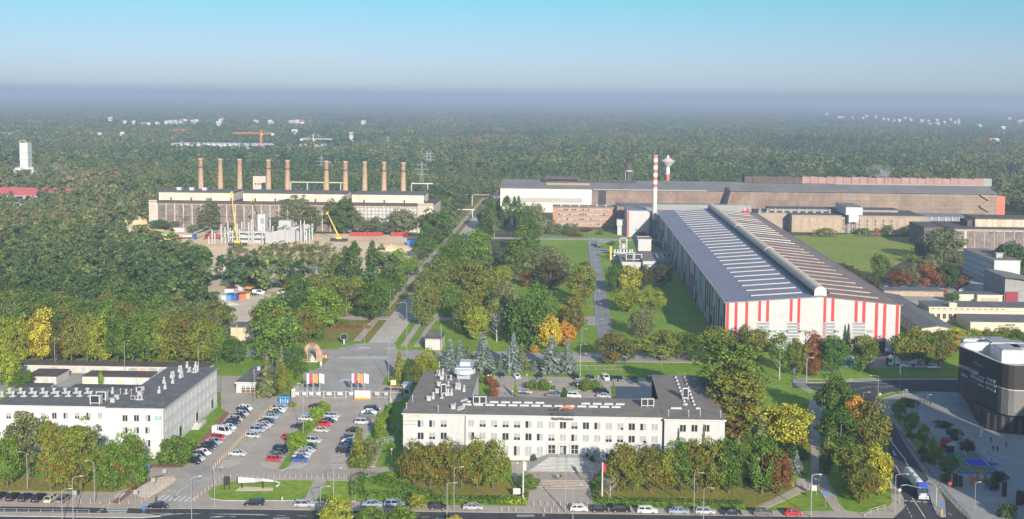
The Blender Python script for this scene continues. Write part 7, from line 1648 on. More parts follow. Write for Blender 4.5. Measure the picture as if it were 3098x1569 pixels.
hedge('near arm of the rounded hedge along the pavement', 'B', '1270,1135 1450,1130 1650,1150 1827,1185', 1.2, 2.6, 'g1')
hedge('long clipped dark hedge along the parked street cars', 'D', '110,1185 700,1200 1290,1215', 1.2, 3.0, 'g1')
hedge('short dark hedge running back from the flag pole with the red flag', 'D', '104,1170 125,1000', 1.4, 1.4, 'sg')
hedge('purple leaved hedge on the lawn by the avenue corner', 'G', '708,765 820,758 960,766 1100,768', 1.1, 2.6, 'r1')
hedge('green hedge strip between car rows on the hedge island', 'B', '900,600 950,540 985,440', 1.0, 1.8, 'g5')
n_named = NT[0]

# the wood left of the dirt lot: separate trees as far as they can be told apart
def inside(x, y, P):
 c = False; n = len(P)
 for i in range(n):
  (xa, ya), (xb, yb_) = P[i], P[i - 1]
  if (ya > y) != (yb_ > y) and x < (xb - xa) * (y - ya) / (yb_ - ya) + xa: c = not c
 return c
def wp(s, k): return [(p.x, p.y) for p in wpts(pts(s, k))]
wood_near = wp('-700,1035 1640,1015 1735,960 1700,700 1560,620 1000,560 600,530 300,480 -500,430', 'F')
xs_ = [p[0] for p in wood_near]; ys_ = [p[1] for p in wood_near]
cand = []
y = min(ys_)
while y < max(ys_):
 x = min(xs_)
 while x < max(xs_):
  q = (x + random.uniform(-2.4, 2.4), y + random.uniform(-2.4, 2.4))
  if inside(*q, wood_near) and all((q[0] - a) ** 2 + (q[1] - b_) ** 2 > 26 for a, b_ in TREE_XY): cand.append(q)
  x += 8.2
 y += 8.6
cand = [q for q in cand if proj((q[0], q[1], 10))[0] > -70]
cand.sort(key=lambda q: q[1])
ROOM = max(0, 296 - sum(1 for o in COL.objects if o.parent is None and o.get('category') == 'tree'))
near_w, rest_w = cand[:ROOM], cand[ROOM:]
for i, q in enumerate(near_w):
 kd = random.choice(['broad', 'broad', 'broad', 'tall']); cl_ = random.choice(['wd', 'wd', 'g2', 'g1', 'wo', 'wo', 'gd', 'gd', 'b1' if q[1] < 450 else 'gd'])
 h = random.uniform(12, 17) if kd == 'broad' else random.uniform(15, 19)
 tree(kd, cl_, Vector((*q, 0)), h, random.uniform(10.5, 14), f'{CNAME[cl_]} {KNAME[kd][1]} deep in the crowded wood between garages and building site', 'crowded wood by the building site')

# woodland that reads as one mass: one object, many crowns
excl = [wp('300,690 470,640 600,640 900,690 1290,700 1290,830 1100,890 640,860 560,790 330,745', 'S'), [(xL - 4, y0 - 600), (xL, y0)]]
FH_Y = W('U', 410, 577).y; FH = [(xL_ - 3, FH_Y - 45) for xL_ in (0,)]
fx0, fx1 = WY('U', 395, 300, FH_Y).x, WY('L', 1772, 800, FH_Y).x
boxes = [(fx0 - 4, fx1 + 4, FH_Y - 40, FH_Y + 58), (WY('M', 330, 700, yh_).x - 8, WY('N', 2342, 900, yh_).x + 30, 760, yh_ + 85), (-8, 330, 600, yh_ + 70), (ax0 - 9, ax1 + 8, 300, 1020), (60, 330, 380, 720), (-60, 64, 300, 775),
         (WY('K', 0, 700, 955).x - 40, WY('K', 885, 700, 955).x + 3, 815, 990), (-330, -60, 200, 375)]
pl_ = [wp('620,850 700,690 560,600 330,560 100,560 100,900 620,900', 'T')]
ZC = [(WY('K', 225, 500, 1141).x - 55, WY('K', 225, 500, 1141).x + 60, 1045, 1165), (WY('K', 500, 500, 1141).x - 26, WY('K', 500, 500, 1141).x + 20, 1085, 1150), (WY('K', 1360, 250, 1800).x, WY('L', 1110, 250, 1800).x, 1640, 1975), (WY('K', 1440, 250, 2300).x, WY('K', 1650, 250, 2300).x, 2220, 2380), (WY('K', 960, 250, 1500).x, WY('K', 1300, 250, 1500).x, 1450, 1530)]
def free(x, y, near=True):
 if y > 1000 and any(a < x < b_ and c < y < d for a, b_, c, d in ZC): return False
 for (a, b_, c, d) in boxes:
  if a < x < b_ and c < y < d: return False
 if y < 760:
  for P in (excl[0],) + tuple(pl_):
   if inside(x, y, P): return False
  if inside(x, y, wood_near): return False
 if y < 500: return False
 return True
PT = {0: [], 1: [], 2: []}
rw_ = random.Random(21)
for q in rest_w: PT[0].append((q[0], q[1], rw_.uniform(.95, 1.3)))
clear = [(WY('K', x_, 600, Y_).x, Y_, r_) for (x_, Y_, r_) in ((230, 1135, 22), (495, 1135, 20), (1700, 1780, 60), (1250, 1820, 35))]
def scatter(y0_, y1_, step, lod, s0, s1):
 y = y0_
 while y < y1_:
  hw = .52 * y + 40; x = -hw
  while x < hw:
   px_, py_ = x + rw_.uniform(-.42, .42) * step, y + rw_.uniform(-.42, .42) * step
   if free(px_, py_) and all((px_ - a) ** 2 + (py_ - b_) ** 2 > r_ * r_ for a, b_, r_ in clear):
    n = math.sin(px_ * .021) * math.cos(py_ * .017) + math.sin(px_ * .006 + 2) * math.sin(py_ * .0045)
    if not (y > 1150 and n > .82): PT[lod].append((px_, py_, rw_.uniform(s0, s1) * (1.05 + .16 * n)))
   x += step
  y += step * .95
scatter(505, 1250, 9.5, 0, .8, 1.5)
scatter(1250, 2700, 13, 1, .85, 1.75)
scatter(2700, 9500, 30, 2, .85, 1.5)
scatter(9500, 19000, 75, 2, 1.3, 2.4)
src = {}
for lod, (kinds, lo, bg_) in {0: (('broad', 'broad', 'tall', 'birch', 'column'), .36, .72), 1: (('broad', 'broad', 'tall', 'column'), .21, .62), 2: (('broad', 'broad'), .14, .5)}.items():
 cc_ = bpy.data.collections.new('woodland_kinds_%d' % lod)
 for i, kd in enumerate(kinds):
  me = crown(kd, lo, FOLW, bg_); o = bpy.data.objects.new('crown', me); cc_.objects.link(o)
  if lod == 2: o.scale = (2.9, 2.9, 1.25)
  elif lod == 1: o.scale = (1.25, 1.25, 1.1 if kd == 'broad' else .8)
  else: o.scale = (1.05, 1.05, 1.1 if kd == 'broad' else .75)
 src[lod] = cc_
def wood_object(name, lod, label):
 P = np.array(PT[lod], np.float32)
 me = bpy.data.meshes.new(name); me.vertices.add(len(P)); co = np.zeros((len(P), 3), np.float32); co[:, :2] = P[:, :2]; me.vertices.foreach_set('co', co.ravel())
 a = me.attributes.new('size', 'FLOAT', 'POINT'); a.data.foreach_set('value', P[:, 2].copy())
 o = link(name, me); o['kind'] = 'stuff'; o['label'] = label; o['category'] = 'woodland'
 ng = bpy.data.node_groups.new(name, 'GeometryNodeTree')
 ng.interface.new_socket('Geometry', in_out='INPUT', socket_type='NodeSocketGeometry'); ng.interface.new_socket('Geometry', in_out='OUTPUT', socket_type='NodeSocketGeometry')
 N = ng.nodes; gi, go = N.new('NodeGroupInput'), N.new('NodeGroupOutput')
 ip = N.new('GeometryNodeInstanceOnPoints'); ci = N.new('GeometryNodeCollectionInfo'); ci.inputs['Collection'].default_value = src[lod]; ci.inputs['Separate Children'].default_value = True; ci.inputs['Reset Children'].default_value = True
 ci.inputs['Reset Children'].default_value = False
 rv = N.new('FunctionNodeRandomValue'); rv.data_type = 'FLOAT'; rv.inputs[2].default_value = 0; rv.inputs[3].default_value = 6.283
 cx = N.new('ShaderNodeCombineXYZ'); na = N.new('GeometryNodeInputNamedAttribute'); na.data_type = 'FLOAT'; na.inputs['Name'].default_value = 'size'
 ip.inputs['Pick Instance'].default_value = True
 l = ng.links
 l.new(gi.outputs[0], ip.inputs['Points']); l.new(ci.outputs[0], ip.inputs['Instance']); l.new(rv.outputs[1], cx.inputs['Z']); l.new(cx.outputs[0], ip.inputs['Rotation']); l.new(na.outputs[0], ip.inputs['Scale']); l.new(ip.outputs[0], go.inputs[0])
 md = o.modifiers.new('scatter', 'NODES'); md.node_group = ng
 return o
wood_object('woodland', 0, 'green woodland around the old works and its clearings')
wood_object('woodland', 1, 'green woodland of the middle distance behind the works')
wood_object('woodland', 2, 'hazy blue green woodland reaching to the skyline')
print('TREES', n_named, len(near_w), len(rest_w), [len(PT[k]) for k in PT])
# ------------------------------------------------------------------ street furniture
def pxh(k, x, yb_, yt):
 p = W(k, x, yb_); return p, max(.6, WY(k, x, yt, p.y).z)
LAMPN = {}
def lamp(k, x, yb_, yt, where, arm=1.6, ang=None, heads=1, col=None, name='street_lamp', cat='street lamp', group='street lamps', z=.1, globe=False):
 p, h = pxh(k, x, yb_, yt)
 t = thing(name, where, cat, (p.x, p.y, z), random.uniform(-.3, .3) if ang is None else R(ang), group)
 m = col or M_metal; r = .065 if h > 7 else .05
 MB().tube([(0, 0, 0), (0, 0, .8), (0, 0, h)], [r * 1.5, r * 1.3, r], 8).build('pole', m, t)
 if globe:
  MB().lathe([(.05, h), (.28, h + .1), (.3, h + .35), (.12, h + .5)], 10).build('lamp_head', M_white_metal, t)
 else:
  for q in range(heads):
   a = 2 * math.pi * q / heads + (math.pi / 2 if heads == 2 else 0); c, s = math.cos(a), math.sin(a)
   MB().tube([(0, 0, h - .1), (c * arm * .5, s * arm * .5, h + .22), (c * arm, s * arm, h + .25)], r * .75, 6).build('arm', m, t)
   MB().hexa([(c * arm - .10 * s - .1 * c, s * arm + .10 * c - .1 * s, h + .17), (c * arm + .10 * s - .1 * c, s * arm - .10 * c - .1 * s, h + .17), (c * (arm + .6) + .14 * s, s * (arm + .6) - .14 * c, h + .2), (c * (arm + .6) - .14 * s, s * (arm + .6) + .14 * c, h + .2)] + [(c * arm - .07 * s - .1 * c, s * arm + .07 * c - .1 * s, h + .3), (c * arm + .07 * s - .1 * c, s * arm - .07 * c - .1 * s, h + .3), (c * (arm + .6) + .08 * s, s * (arm + .6) - .08 * c, h + .28), (c * (arm + .6) - .08 * s, s * (arm + .6) + .08 * c, h + .28)]).build('lamp_head', M_white_metal, t)
 return t
def lamps(k, items, where, end, **kw):
 for i, (x, yb_, yt) in enumerate(items):
  lamp(k, x, yb_, yt, f'{kw.get("adj", "grey")} lamp post {where}' + (f', {ordw(i)} from {end}' if len(items) > 1 else ''), **{q: v for q, v in kw.items() if q != 'adj'})
lamps('A', [(217, 1075, 790), (747, 1185, 862)], 'on the verge by the white office', 'the picture edge', ang=170)
lamps('A', [(492, 1345, 1085), (578, 1345, 985), (1514, 1345, 985)], 'on the street median', 'the railing', ang=20)
lamps('A', [(1694, 1210, 905), ], 'with a round control box at the oval lawn corner', 'x')
lamps('A', [(435, 130, -110), (985, 170, -95), (1567, 130, -80)], 'standing at the long garage row', 'the picture edge', adj='slim')
lamps('B', [(830, 682, 246)], 'with four heads on the hedge island of the car park', 'x', heads=4, arm=1.1)
lamps('B', [(1067, 1150, 912), (965, 1330, 1062)], 'beside the slanting path on the street lawn', 'the car park')
lamps('B', [(447, 420, 186)], 'with twin heads before the gatehouse', 'x', heads=2, arm=1.0)
lamps('B', [(1298, 868, 762), (1526, 890, 766), (1435, 505, 442)], 'at the ramp of the long office', 'the dark spruce shrub', adj='short', globe=True)
lamps('C', [(505, 1242, 908), (450, 1310, 1032), (1383, 1258, 932), (1443, 1320, 1042)], 'along the street pavement before the long office', 'the round hedge')
lamps('C', [(1003, 990, 876), (965, 372, 305)], 'with a globe at the long office', 'the steps', adj='short', globe=True)
lamps('C', [(1080, 262, 176), (1265, 316, 232), (1480, 326, 250), (1645, 232, 186)], 'in the rear yard beds', 'the lift house', adj='low', globe=True)
lamps('C', [(940, 168, -60), (1500, 186, -70)], 'between yard and spruces', 'the lift house', adj='tall slim')
lamps('D', [(885, 1280, 948), (960, 1330, 1066), (1810, 1290, 965)], 'along the street by the clipped hedge', 'the steps')
lamps('D', [(630, 165, 22), (1772, 240, 40)], 'behind the office wing', 'the yard', adj='slim')
lamps('E', [(590, 507, 318), (755, 732, 582), (970, 908, 718)], 'with flat arm along the mall street strip', 'the roundabout', ang=180, arm=2.2, adj='tall pale')
lamps('E', [(708, 1262, 1002)], 'with flat arm on the wedge corner before the tanker', 'x', ang=0, arm=2.4)
lamps('E', [(765, 502, 416), (930, 546, 452), (872, 602, 562), (950, 668, 622), (1030, 802, 738), (1440, 962, 882), (1268, 842, 742), (1345, 975, 880), (1262, 1255, 1060)], 'on the mall plaza', 'the roundabout', ang=10, arm=.8, adj='slim dark')
lamps('E', [(490, 492, 432), (125, 1297, 1004), (97, 360, 190), (742, 400, 240)], 'near the mall street verges', 'the roundabout', ang=0, adj='grey')
lamps('G', [(1243, 1198, 848)], 'with crossed heads before the gate flags', 'x', heads=3, arm=.9)
lamps('G', [(1385, 992, 566)], 'with a long bent arm at the avenue junction', 'x', ang=180, arm=2.0, adj='tallest grey')
lamps('G', [(1140, 682, 596), (1255, 636, 462), (1315, 520, 424), (1400, 402, 326), (1478, 356, 242), (1530, 290, 182), (1680, 112, 60)], 'on the left verge of the avenue', 'the junction', ang=0)
lamps('G', [(910, 660, 500), (1050, 882, 738), (620, 1120, 930)], 'on the lawns near the beam arch', 'the poplars', adj='slim')
lamps('H', [(1583, 882, 828), (1577, 792, 706), (1570, 690, 606), (1562, 590, 516), (1552, 490, 436), (1543, 410, 362), (1535, 348, 300), (1527, 290, 186), (1518, 240, 136)], 'along the works road', 'the cross road', ang=0)
lamps('H', [(885, 1245, 1092), (1450, 1275, 1098), (1460, 1095, 905), (880, 1010, 905)], 'among the blue spruces', 'the rear yard', adj='slim')
lamps('M', [(570, 800, 655)], 'with a floodlight ring before the cream mill wall', 'x', heads=4, arm=1.4)
# bollards
def bollard(label, p, col, group, h=.95, z=.1):
 t = tag(link('bollard', BOLL[(col, h)], None, (p.x, p.y, z)), label, 'bollard', group); return t
BOLL = {}
for nm, ca, cb_ in (('red', M_white_metal, M_red), ('yellow', M_white_metal, M_yellow), ('white', M_white_metal, M_red)):
 for h in (.95, 1.1):
  b = MB(); zs = [0, .35 * h, .5 * h, .72 * h, .87 * h, h]
  for i in range(5): b.lathe([(.075, zs[i]), (.075, zs[i + 1])], 9, mi=(i + (1 if nm == 'yellow' else 0)) % 2 if nm != 'white' else (1 if i == 3 else 0))
  b.lathe([(.075, h), (.0, h + .03)], 9, mi=0)
  BOLL[(nm, h)] = b.mesh('bollard', [ca, cb_])
def brow(k, a, c, n, col, where, end, group, h=.95):
 for i in range(n):
  t = i / max(1, n - 1); bollard(f'{"yellow" if col == "yellow" else "red"} and white bollard {where}, {ordw(i)} from {end}', W(k, a[0] + (c[0] - a[0]) * t, a[1] + (c[1] - a[1]) * t), col, group, h)
def frac(a, c, n):
 return a, c
pa, pb = W('B', 118, 918), W('B', 572, 434)
for i in range(32):
 q = pa.lerp(pb, i / 31); bollard(f'yellow and white bollard between the car park lanes, {ordw(i)} from the street end', q, 'yellow', 'yellow bollards of the car park', 1.1)
brow('B', (255, 985), (1235, 988), 24, 'red', 'along the car park front edge', 'the entrance', 'red bollards of the car park front')
brow('A', (1365, 995), (1120, 1178), 10, 'red', 'round the bare verge at the entrance', 'the office side', 'red bollards of the entrance')
brow('A', (1535, 1165), (1760, 985), 9, 'red', 'curving round the oval lawn', 'the street', 'red bollards of the entrance')
brow('A', (640, 1185), (1018, 1188), 6, 'red', 'on the pavement by the backed in cars', 'the railing', 'red bollards of the pavement')
brow('C', (1080, 1202), (1560, 1206), 10, 'red', 'across the entrance path', 'the notice board', 'red bollards of the entrance path')
brow('C', (882, 1250), (992, 1252), 3, 'white', 'at the kerb before the silver car', 'the hedge', 'kerb bollards'); brow('C', (1220, 1254), (1330, 1256), 3, 'white', 'at the kerb before the entrance path', 'the silver car', 'kerb bollards')
brow('D', (1668, 1055), (1800, 1058), 4, 'red', 'across the slanting path', 'the browning tree', 'path bollards'); brow('E', (48, 1090), (226, 1086), 5, 'red', 'at the foot of the shady path', 'the lawn', 'path bollards')
# fence, gates and banners at the works entrance
def fence_line(name, label, cat, k, s, h, post=2.5, bars=(.15, .95), m=M_white_metal, mesh=True, pw=.07, z=.1):
 P = [W(*q) for q in pts(s, k)]; t = thing(name, label, cat, (P[0].x, P[0].y, z)); o = P[0]; pn = MB()
 for a, c in zip(P, P[1:]):
  L = (c - a).length; n = max(1, round(L / post))
  for i in range(n + 1):
   if i == 0 and a is not P[0]: continue
   q = a.lerp(c, i / n) - o; MB().box(q.x - pw / 2, q.x + pw / 2, q.y - pw / 2, q.y + pw / 2, 0, h).build('post', m, t)
  a_, c_ = a - o, c - o
  for f in bars: pn.bar((a_.x, a_.y, h * f), (c_.x, c_.y, h * f), .05, .06)
  if mesh:
   nb = int(L / .28)
   for i in range(nb): q = a_.lerp(c_, (i + .5) / nb); pn.bar((q.x, q.y, h * bars[0]), (q.x, q.y, h * bars[-1]), .022)
 pn.build('rails', m, t); return t
fence_line('works_fence', 'pale metal fence of the works entrance west of the sliding gate', 'fence', 'B', '742,352 988,352', 2.2)
fence_line('sliding_gate', 'wide pale sliding gate in two leaves between the flag groups', 'gate', 'B', '992,354 1078,354 1165,354', 2.2, 5, (.05, .5, .97), pw=.14)
fence_line('works_fence', 'pale metal fence of the works entrance east of the sliding gate', 'fence', 'B', '1170,352 1600,362', 2.2)
for i, (x, wd) in enumerate(((780, 34), (837, 34), (893, 34), (950, 36), (1034, 40), (1120, 40), (1207, 34), (1413, 34), (1485, 34))):
 p = W('B', x, 353); s = wd / 2.61 * p.y / FPX / 2
 o = MB().box(-s, s, -.1, -.04, .85, 1.85, 0).box(-s * .7, s * .7, -.12, -.1, 1.15, 1.6, 1).build('fence_sign', [M_white_metal, mat('sign_grey_print', (.35, .36, .38), .6, .4, 4)], None, (p.x, p.y - .05, .1)); tag(o, f'white notice panel hung on the works entrance fence, {ordw(i)} from the white wall', 'sign', 'notice panels of the works fence')
p, q = W('B', 1238, 360), W('B', 1363, 364); s = q.x - p.x
o = MB().box(0, s, -.35, -.2, .1, 2.9, 0).box(0, s, -.37, -.35, .1, .55, 1).quad((0, -.36, .55), (s, -.36, .55), (s * .35, -.36, 1.3), (0, -.36, .9), 2).build('banner', [M_white_metal, M_orange, mat('tan_print', (.55, .42, .24), .6, .1, 1)], None, (p.x, p.y - .6, .1)); tag(o, 'large white banner with orange foot on the works fence', 'banner')
p, q = W('B', 735, 348), W('B', 762, 352); o = MB().hexa([(0, 0, 0), (q.x - p.x, 0, 0), (q.x - p.x, 4, 0), (0, 4, 0), (0, 0, 2.4), (q.x - p.x, 0, 3.0), (q.x - p.x, 4, 3.0), (0, 4, 2.4)]).build('gate_wall', M_white2, None, (p.x, p.y, .1)); tag(o, 'short white wall closing the west end of the works fence', 'wall')
p, q = W('B', 1620, 345), W('B', 1670, 345); zt_ = WY('B', 1640, 250, p.y).z
B = Bld('guard_booth', 'narrow pale guard booth with a blue canopy at the fence end', 'booth', (p.x, p.y, 0)); simple_block(B, p.x, q.x, p.y, p.y + 3, zt_, M_white_metal, MATS['blue_grey_sheet'], over=.5); B.part('window', MB().box(p.x + .3, q.x - .3, p.y - .05, p.y, 1.2, 2.4), M_glass)
for i in range(4): B.part('louvre', MB().box(p.x + .3, q.x - .3, p.y - .08, p.y, .3 + i * .2, .38 + i * .2), M_metal)
p = W('B', 1540, 280); o = MB().box(-.08, .08, -.08, .08, 0, 1.0, 0).box(-.85, .85, -.1, .1, .8, 2.8, 1).box(-.68, .68, -.12, -.1, 1.1, 2.5, 2).build('notice_board', [M_metal, M_white_metal, mat('pale_yellow_print', (.62, .50, .20), .6, .25, 2)], None, (p.x, p.y, .1)); tag(o, 'cream notice board with yellow print before the guard booth', 'board')
t = thing('barrier', 'raised pole barrier beside the guard booth', 'barrier', (*W('B', 1520, 385).xy, .1)); MB().box(-.2, .2, -.2, .2, 0, 1.1).build('post', M_white_metal, t); MB().box(-.06, .06, -.06, .06, 1.0, 5.5).build('arm', M_white_metal, t)
t = thing('canopy', 'rust coloured low canopy over the pedestrian gate', 'canopy', (*W('B', 1500, 330).xy, .1)); MB().box(0, 10, -.8, 1.8, 2.5, 2.75).build('roof', mat('rust_roof', (.34, .17, .09), .7, .2, .5), t)
for x in (.3, 3.4, 6.6, 9.7): MB().box(x - .07, x + .07, -.1, .1, 0, 2.5).build('post', M_dark_metal, t)
# flags
M_flagw = mat('flag_white', (.62, .62, .61), .8, .05, 1); M_flagr = mat('flag_red', (.55, .03, .08), .8, .05, 1); M_flago = mat('flag_orange', (.62, .24, .06), .8, .08, 1)
def flag(k, x, yb_, yt, cols, label, fw=35, fh=75, side=1, group='flags at the works gate', pole=M_white_metal, thick=.06):
 p, h = pxh(k, x, yb_, yt); mpp = p.y / FPX / ZOOM[k][2]
 t = thing('flag', label, 'flag', (p.x, p.y, .1), 0, group); MB().tube([(0, 0, 0), (0, 0, h)], [thick * 1.4, thick], 8).build('pole', pole, t)
 Wf, Hf = fw * mpp * side, fh * mpp; n = 8
 for ci, m in enumerate(cols):
  b = MB(); pr = None
  for i in range(n + 1):
   u = (ci + i / n) / len(cols); xx = .05 + Wf * u; yy = .22 * math.sin(u * 7) * u; dz = -.25 * u
   if pr: b.quad((pr[0], pr[1], h - .1 - Hf + pr[2]), (xx, yy, h - .1 - Hf + dz), (xx, yy, h - .1 + dz), (pr[0], pr[1], h - .1 + pr[2]))
   pr = (xx, yy, dz)
  b.build('cloth', m, t)
 return t
for i, x in enumerate((858, 906, 958)): flag('B', x, 344, 158, ((M_flagw, M_flagr), (M_flago,), (M_flagw,))[i], ('white and crimson flag nearer the gatehouse', 'orange flag nearer the gatehouse', 'plain white flag nearer the gatehouse')[i])
for i, x in enumerate((1213, 1262, 1308)): flag('B', x, 346, 158, ((M_flagw, M_flagr), (M_flago,), (M_flagw,))[i], ('white and crimson flag nearer the guard booth', 'orange flag nearer the guard booth', 'plain white flag nearer the guard booth')[i])
flag('C', 1050, 1145, 850, (M_flagw,), 'thick white pole with a drooping pale flag by the notice', 22, 70, 1, 'flags at the office steps', thick=.15)
flag('D', 160, 1152, 862, (M_flagr,), 'thick white pole with a drooping red flag by the steps', 24, 70, 1, 'flags at the office steps', thick=.15)
# rails, boards and monuments
fence_line('street_railing', 'galvanised pedestrian railing on the median of the street', 'railing', 'A', '-60,1268 705,1276', 1.15, 2.6, (.5, .97), M_metal, False, .1, .15)
P_ = '690,655 760,745 860,880 960,1010 1060,1130 1130,1215 1230,1320'
fence_line('street_railing', 'dark low railing between the mall street and the plaza', 'railing', 'E', P_, 1.0, 2.2, (.5, .95), M_dark_metal, False, .08, .16)
fence_line('street_railing', 'short pale railing round the wedge corner by the street', 'railing', 'E', '500,1300 540,1272 640,1240', 1.0, 3, (.5, .97), M_white_metal, False, .08)
fence_line('yard_fence', 'thin pale mesh fence behind the blue spruces', 'fence', 'H', '640,1222 1640,1226 1830,1222', 1.6, 3.2, (.1, .95), M_metal, True, .06)
fence_line('yard_fence', 'dark green mesh fence before the works yard and the mall street', 'fence', 'Q', '980,680 1440,660 2440,690', 1.8, 3.2, (.1, .95), M_green, True, .06)
fence_line('ramp_rail', 'pale handrail of the ramp beside the long office', 'railing', 'B', '1412,722 1530,700 1560,670 1590,600 1470,612', 1.1, 2.2, (.5, .97), M_white_metal, False, .07, .5)
fence_line('stair_rail', 'pale handrail at the slope below the long office wing', 'railing', 'B', '1450,748 1540,712 1612,710', 1.1, 2.2, (.5, .97), M_white_metal, False, .07, .5)
t = thing('white_sculpture', 'white folded ribbon sculpture on dark posts over the oval lawn', 'sculpture', (*W('B', 470, 1070).xy, .2)); yS = W('B', 470, 1070).y; O_ = W('B', 470, 1070)
prof = [(303, 968, 1020), (320, 975, 1022), (440, 998, 1030), (510, 988, 1010), (590, 1014, 1026), (612, 1006, 1014), (640, 1030, 1038)]
b = MB(); pr = None
for i, (x, ya_, yb_) in enumerate(prof):
 a, c = WY('B', x, ya_, yS) - O_, WY('B', x, yb_, yS) - O_; dy = .5 * (-1) ** i
 if pr: b.hexa([pr[0] + Vector((0, pr[2], -.0)), c + Vector((0, dy, 0)), c + Vector((0, dy + .25, 0)), pr[0] + Vector((0, pr[2] + .25, 0)), pr[1] + Vector((0, pr[2], 0)), a + Vector((0, dy, 0)), a + Vector((0, dy + .25, 0)), pr[1] + Vector((0, pr[2] + .25, 0))])
 pr = (c, a, dy)
e = WY('B', 615, 1056, yS) - O_; b.bar(pr[0], e, .35, .3); b.build('ribbon', M_white_metal, t)
for x in (345, 510): q = WY('B', x, 1015, yS) - O_; MB().box(q.x - .12, q.x + .12, -.12, .12, -.1, q.z).build('post', M_dark_metal, t)
t = thing('sign_board', 'dark slim information board at the oval lawn edge', 'board', (*W('A', 1793, 1085).xy, .2)); MB().box(-.7, .7, -.06, .06, 1.2, 3.3).build('panel', M_dark_metal, t); MB().box(-.65, -.5, -.05, .05, 0, 1.2).box(.5, .65, -.05, .05, 0, 1.2).build('legs', M_dark_metal, t)
t = thing('info_board', 'framed picture board on two posts by the white office corner', 'board', (*W('A', 1205, 848).xy, .1)); MB().box(-1.0, 1.0, -.08, .08, .6, 1.9).build('panel', M_white_metal, t); MB().box(-.85, .85, -.1, -.08, .75, 1.75).build('picture', mat('picture_print', (.22, .33, .30), .6, .5, 1.2, col2=(.5, .45, .35)), t); MB().box(-1.1, -1.0, -.1, .1, 0, 2.2).box(1.0, 1.1, -.1, .1, 0, 2.2).build('legs', M_metal, t)
t = thing('notice_board', 'white notice board on posts beside the white flag pole', 'board', (*W('C', 1000, 1140).xy, .1)); MB().box(-.85, .85, -.06, .06, .8, 2.2).build('panel', M_white_metal, t); MB().box(-.8, -.72, -.04, .04, 0, .8).box(.72, .8, -.04, .04, 0, .8).build('legs', M_metal, t); MB().box(.1, .75, -.08, -.06, 1.0, 1.9).build('print', mat('faint_print', (.52, .40, .38), .6, .2, 3), t)
t = thing('notice_board', 'white notice board on posts by the slanting path', 'board', (*W('E', 148, 1150).xy, .1)); MB().box(-.6, .6, -.05, .05, 1.3, 2.6).build('panel', M_white_metal, t); MB().box(-.55, -.48, -.04, .04, 0, 1.3).box(.48, .55, -.04, .04, 0, 1.3).build('legs', M_metal, t)
t = thing('display_board', 'dark electronic display on a thick pale post by the avenue', 'display', (*W('G', 890, 892).xy, .1)); MB().box(-.25, .25, -.15, .15, 0, 1.9).build('post', M_white_metal, t); MB().box(-1.3, 1.3, -.2, .2, 1.8, 4.0).build('case', mat('grey_green_case', (.16, .2, .18), .5, .1, 1), t); MB().box(-1.12, 1.12, -.24, -.2, 2.0, 3.8).build('screen', mat('dark_screen', (.02, .03, .032), .25, .1, 1), t)
a, c = W('G', 1530, 935), W('G', 1662, 932); zt_ = WY('G', 1600, 850, a.y).z
B = Bld('substation_cube', 'pale square substation with railed roof and a pole on the lawn', 'substation', (a.x, a.y, 0)); simple_block(B, a.x, c.x, a.y, a.y + 10, zt_, mat_brick('grey_tiles', (.40, .385, .36), (.38, .365, .345), (.25, .24, .23), 3.2, 3.6, msize=.06, var=.08), M_roof2)
w = MB()
for z in (.6, 1.2): w.bar((a.x, a.y, zt_ + z), (c.x, a.y, zt_ + z), .08); w.bar((a.x, a.y + 10, zt_ + z), (c.x, a.y + 10, zt_ + z), .08); w.bar((a.x, a.y, zt_ + z), (a.x, a.y + 10, zt_ + z), .08); w.bar((c.x, a.y, zt_ + z), (c.x, a.y + 10, zt_ + z), .08)
for x in np.linspace(a.x, c.x, 6): w.bar((x, a.y, zt_), (x, a.y, zt_ + 1.25), .08)
B.part('roof_rail', w, M_dark_metal); B.part('mast', MB().tube([(a.x + 6, a.y - 1, 0), (a.x + 6, a.y - 1, zt_ + 6)], .1, 6), M_metal)
# arch of fanned beams
p = W('G', 640, 1025); t = thing('beam_arch', 'arch of fanned weathered beams like a sunburst beside the gate drive', 'monument', (p.x, p.y, .1)); mpp = p.y / FPX / 2.61
M_beam = mat('weathered_wood', (.34, .19, .13), .85, .25, .8, col2=(.42, .28, .20))
ri, ro = 34 * mpp, 68 * mpp; zc_ = 75 * mpp
for i in range(21):
 a = math.pi * (i / 20) * 1.1 - .16; c, s = math.cos(a), math.sin(a)
 MB().bar((ri * c, 0, zc_ + ri * s), (ro * c, 0, zc_ + ro * s * 1.12), .13, .4).build('beam', M_beam, t)
for i in range(5):
 for sgn in (-1, 1): MB().box(sgn * (ri + .1 + i * .42) - .17, sgn * (ri + .1 + i * .42) + .17, -.4 + .1 * i, .4 + .1 * i, 0, zc_ + .4).build('pillar', M_beam, t)
MB().box(-2.2, 2.2, -1.5, 1.5, 0, .35).build('plinth', M_conc, t)
t = thing('stone_sculpture', 'pale rounded stone on the plinth under the beam arch', 'sculpture', (p.x, p.y - .4, .46)); MB().lathe([(1.0, 0), (1.1, .5), (.6, 1.3), (.15, 1.8)], 12).build('stone', mat('pale_pink_stone', (.45, .36, .30), .8, .15, 1), t)
o = MB().box(-.35, .35, -.2, .2, .5, 2.0).box(-.3, -.2, -.1, .1, 0, .5).box(.2, .3, -.1, .1, 0, .5).build('bin', M_white_metal, None, (*W('G', 708, 1072).xy, .1)); tag(o, 'white twin legged litter bin by the gate drive lawn tip', 'bin')
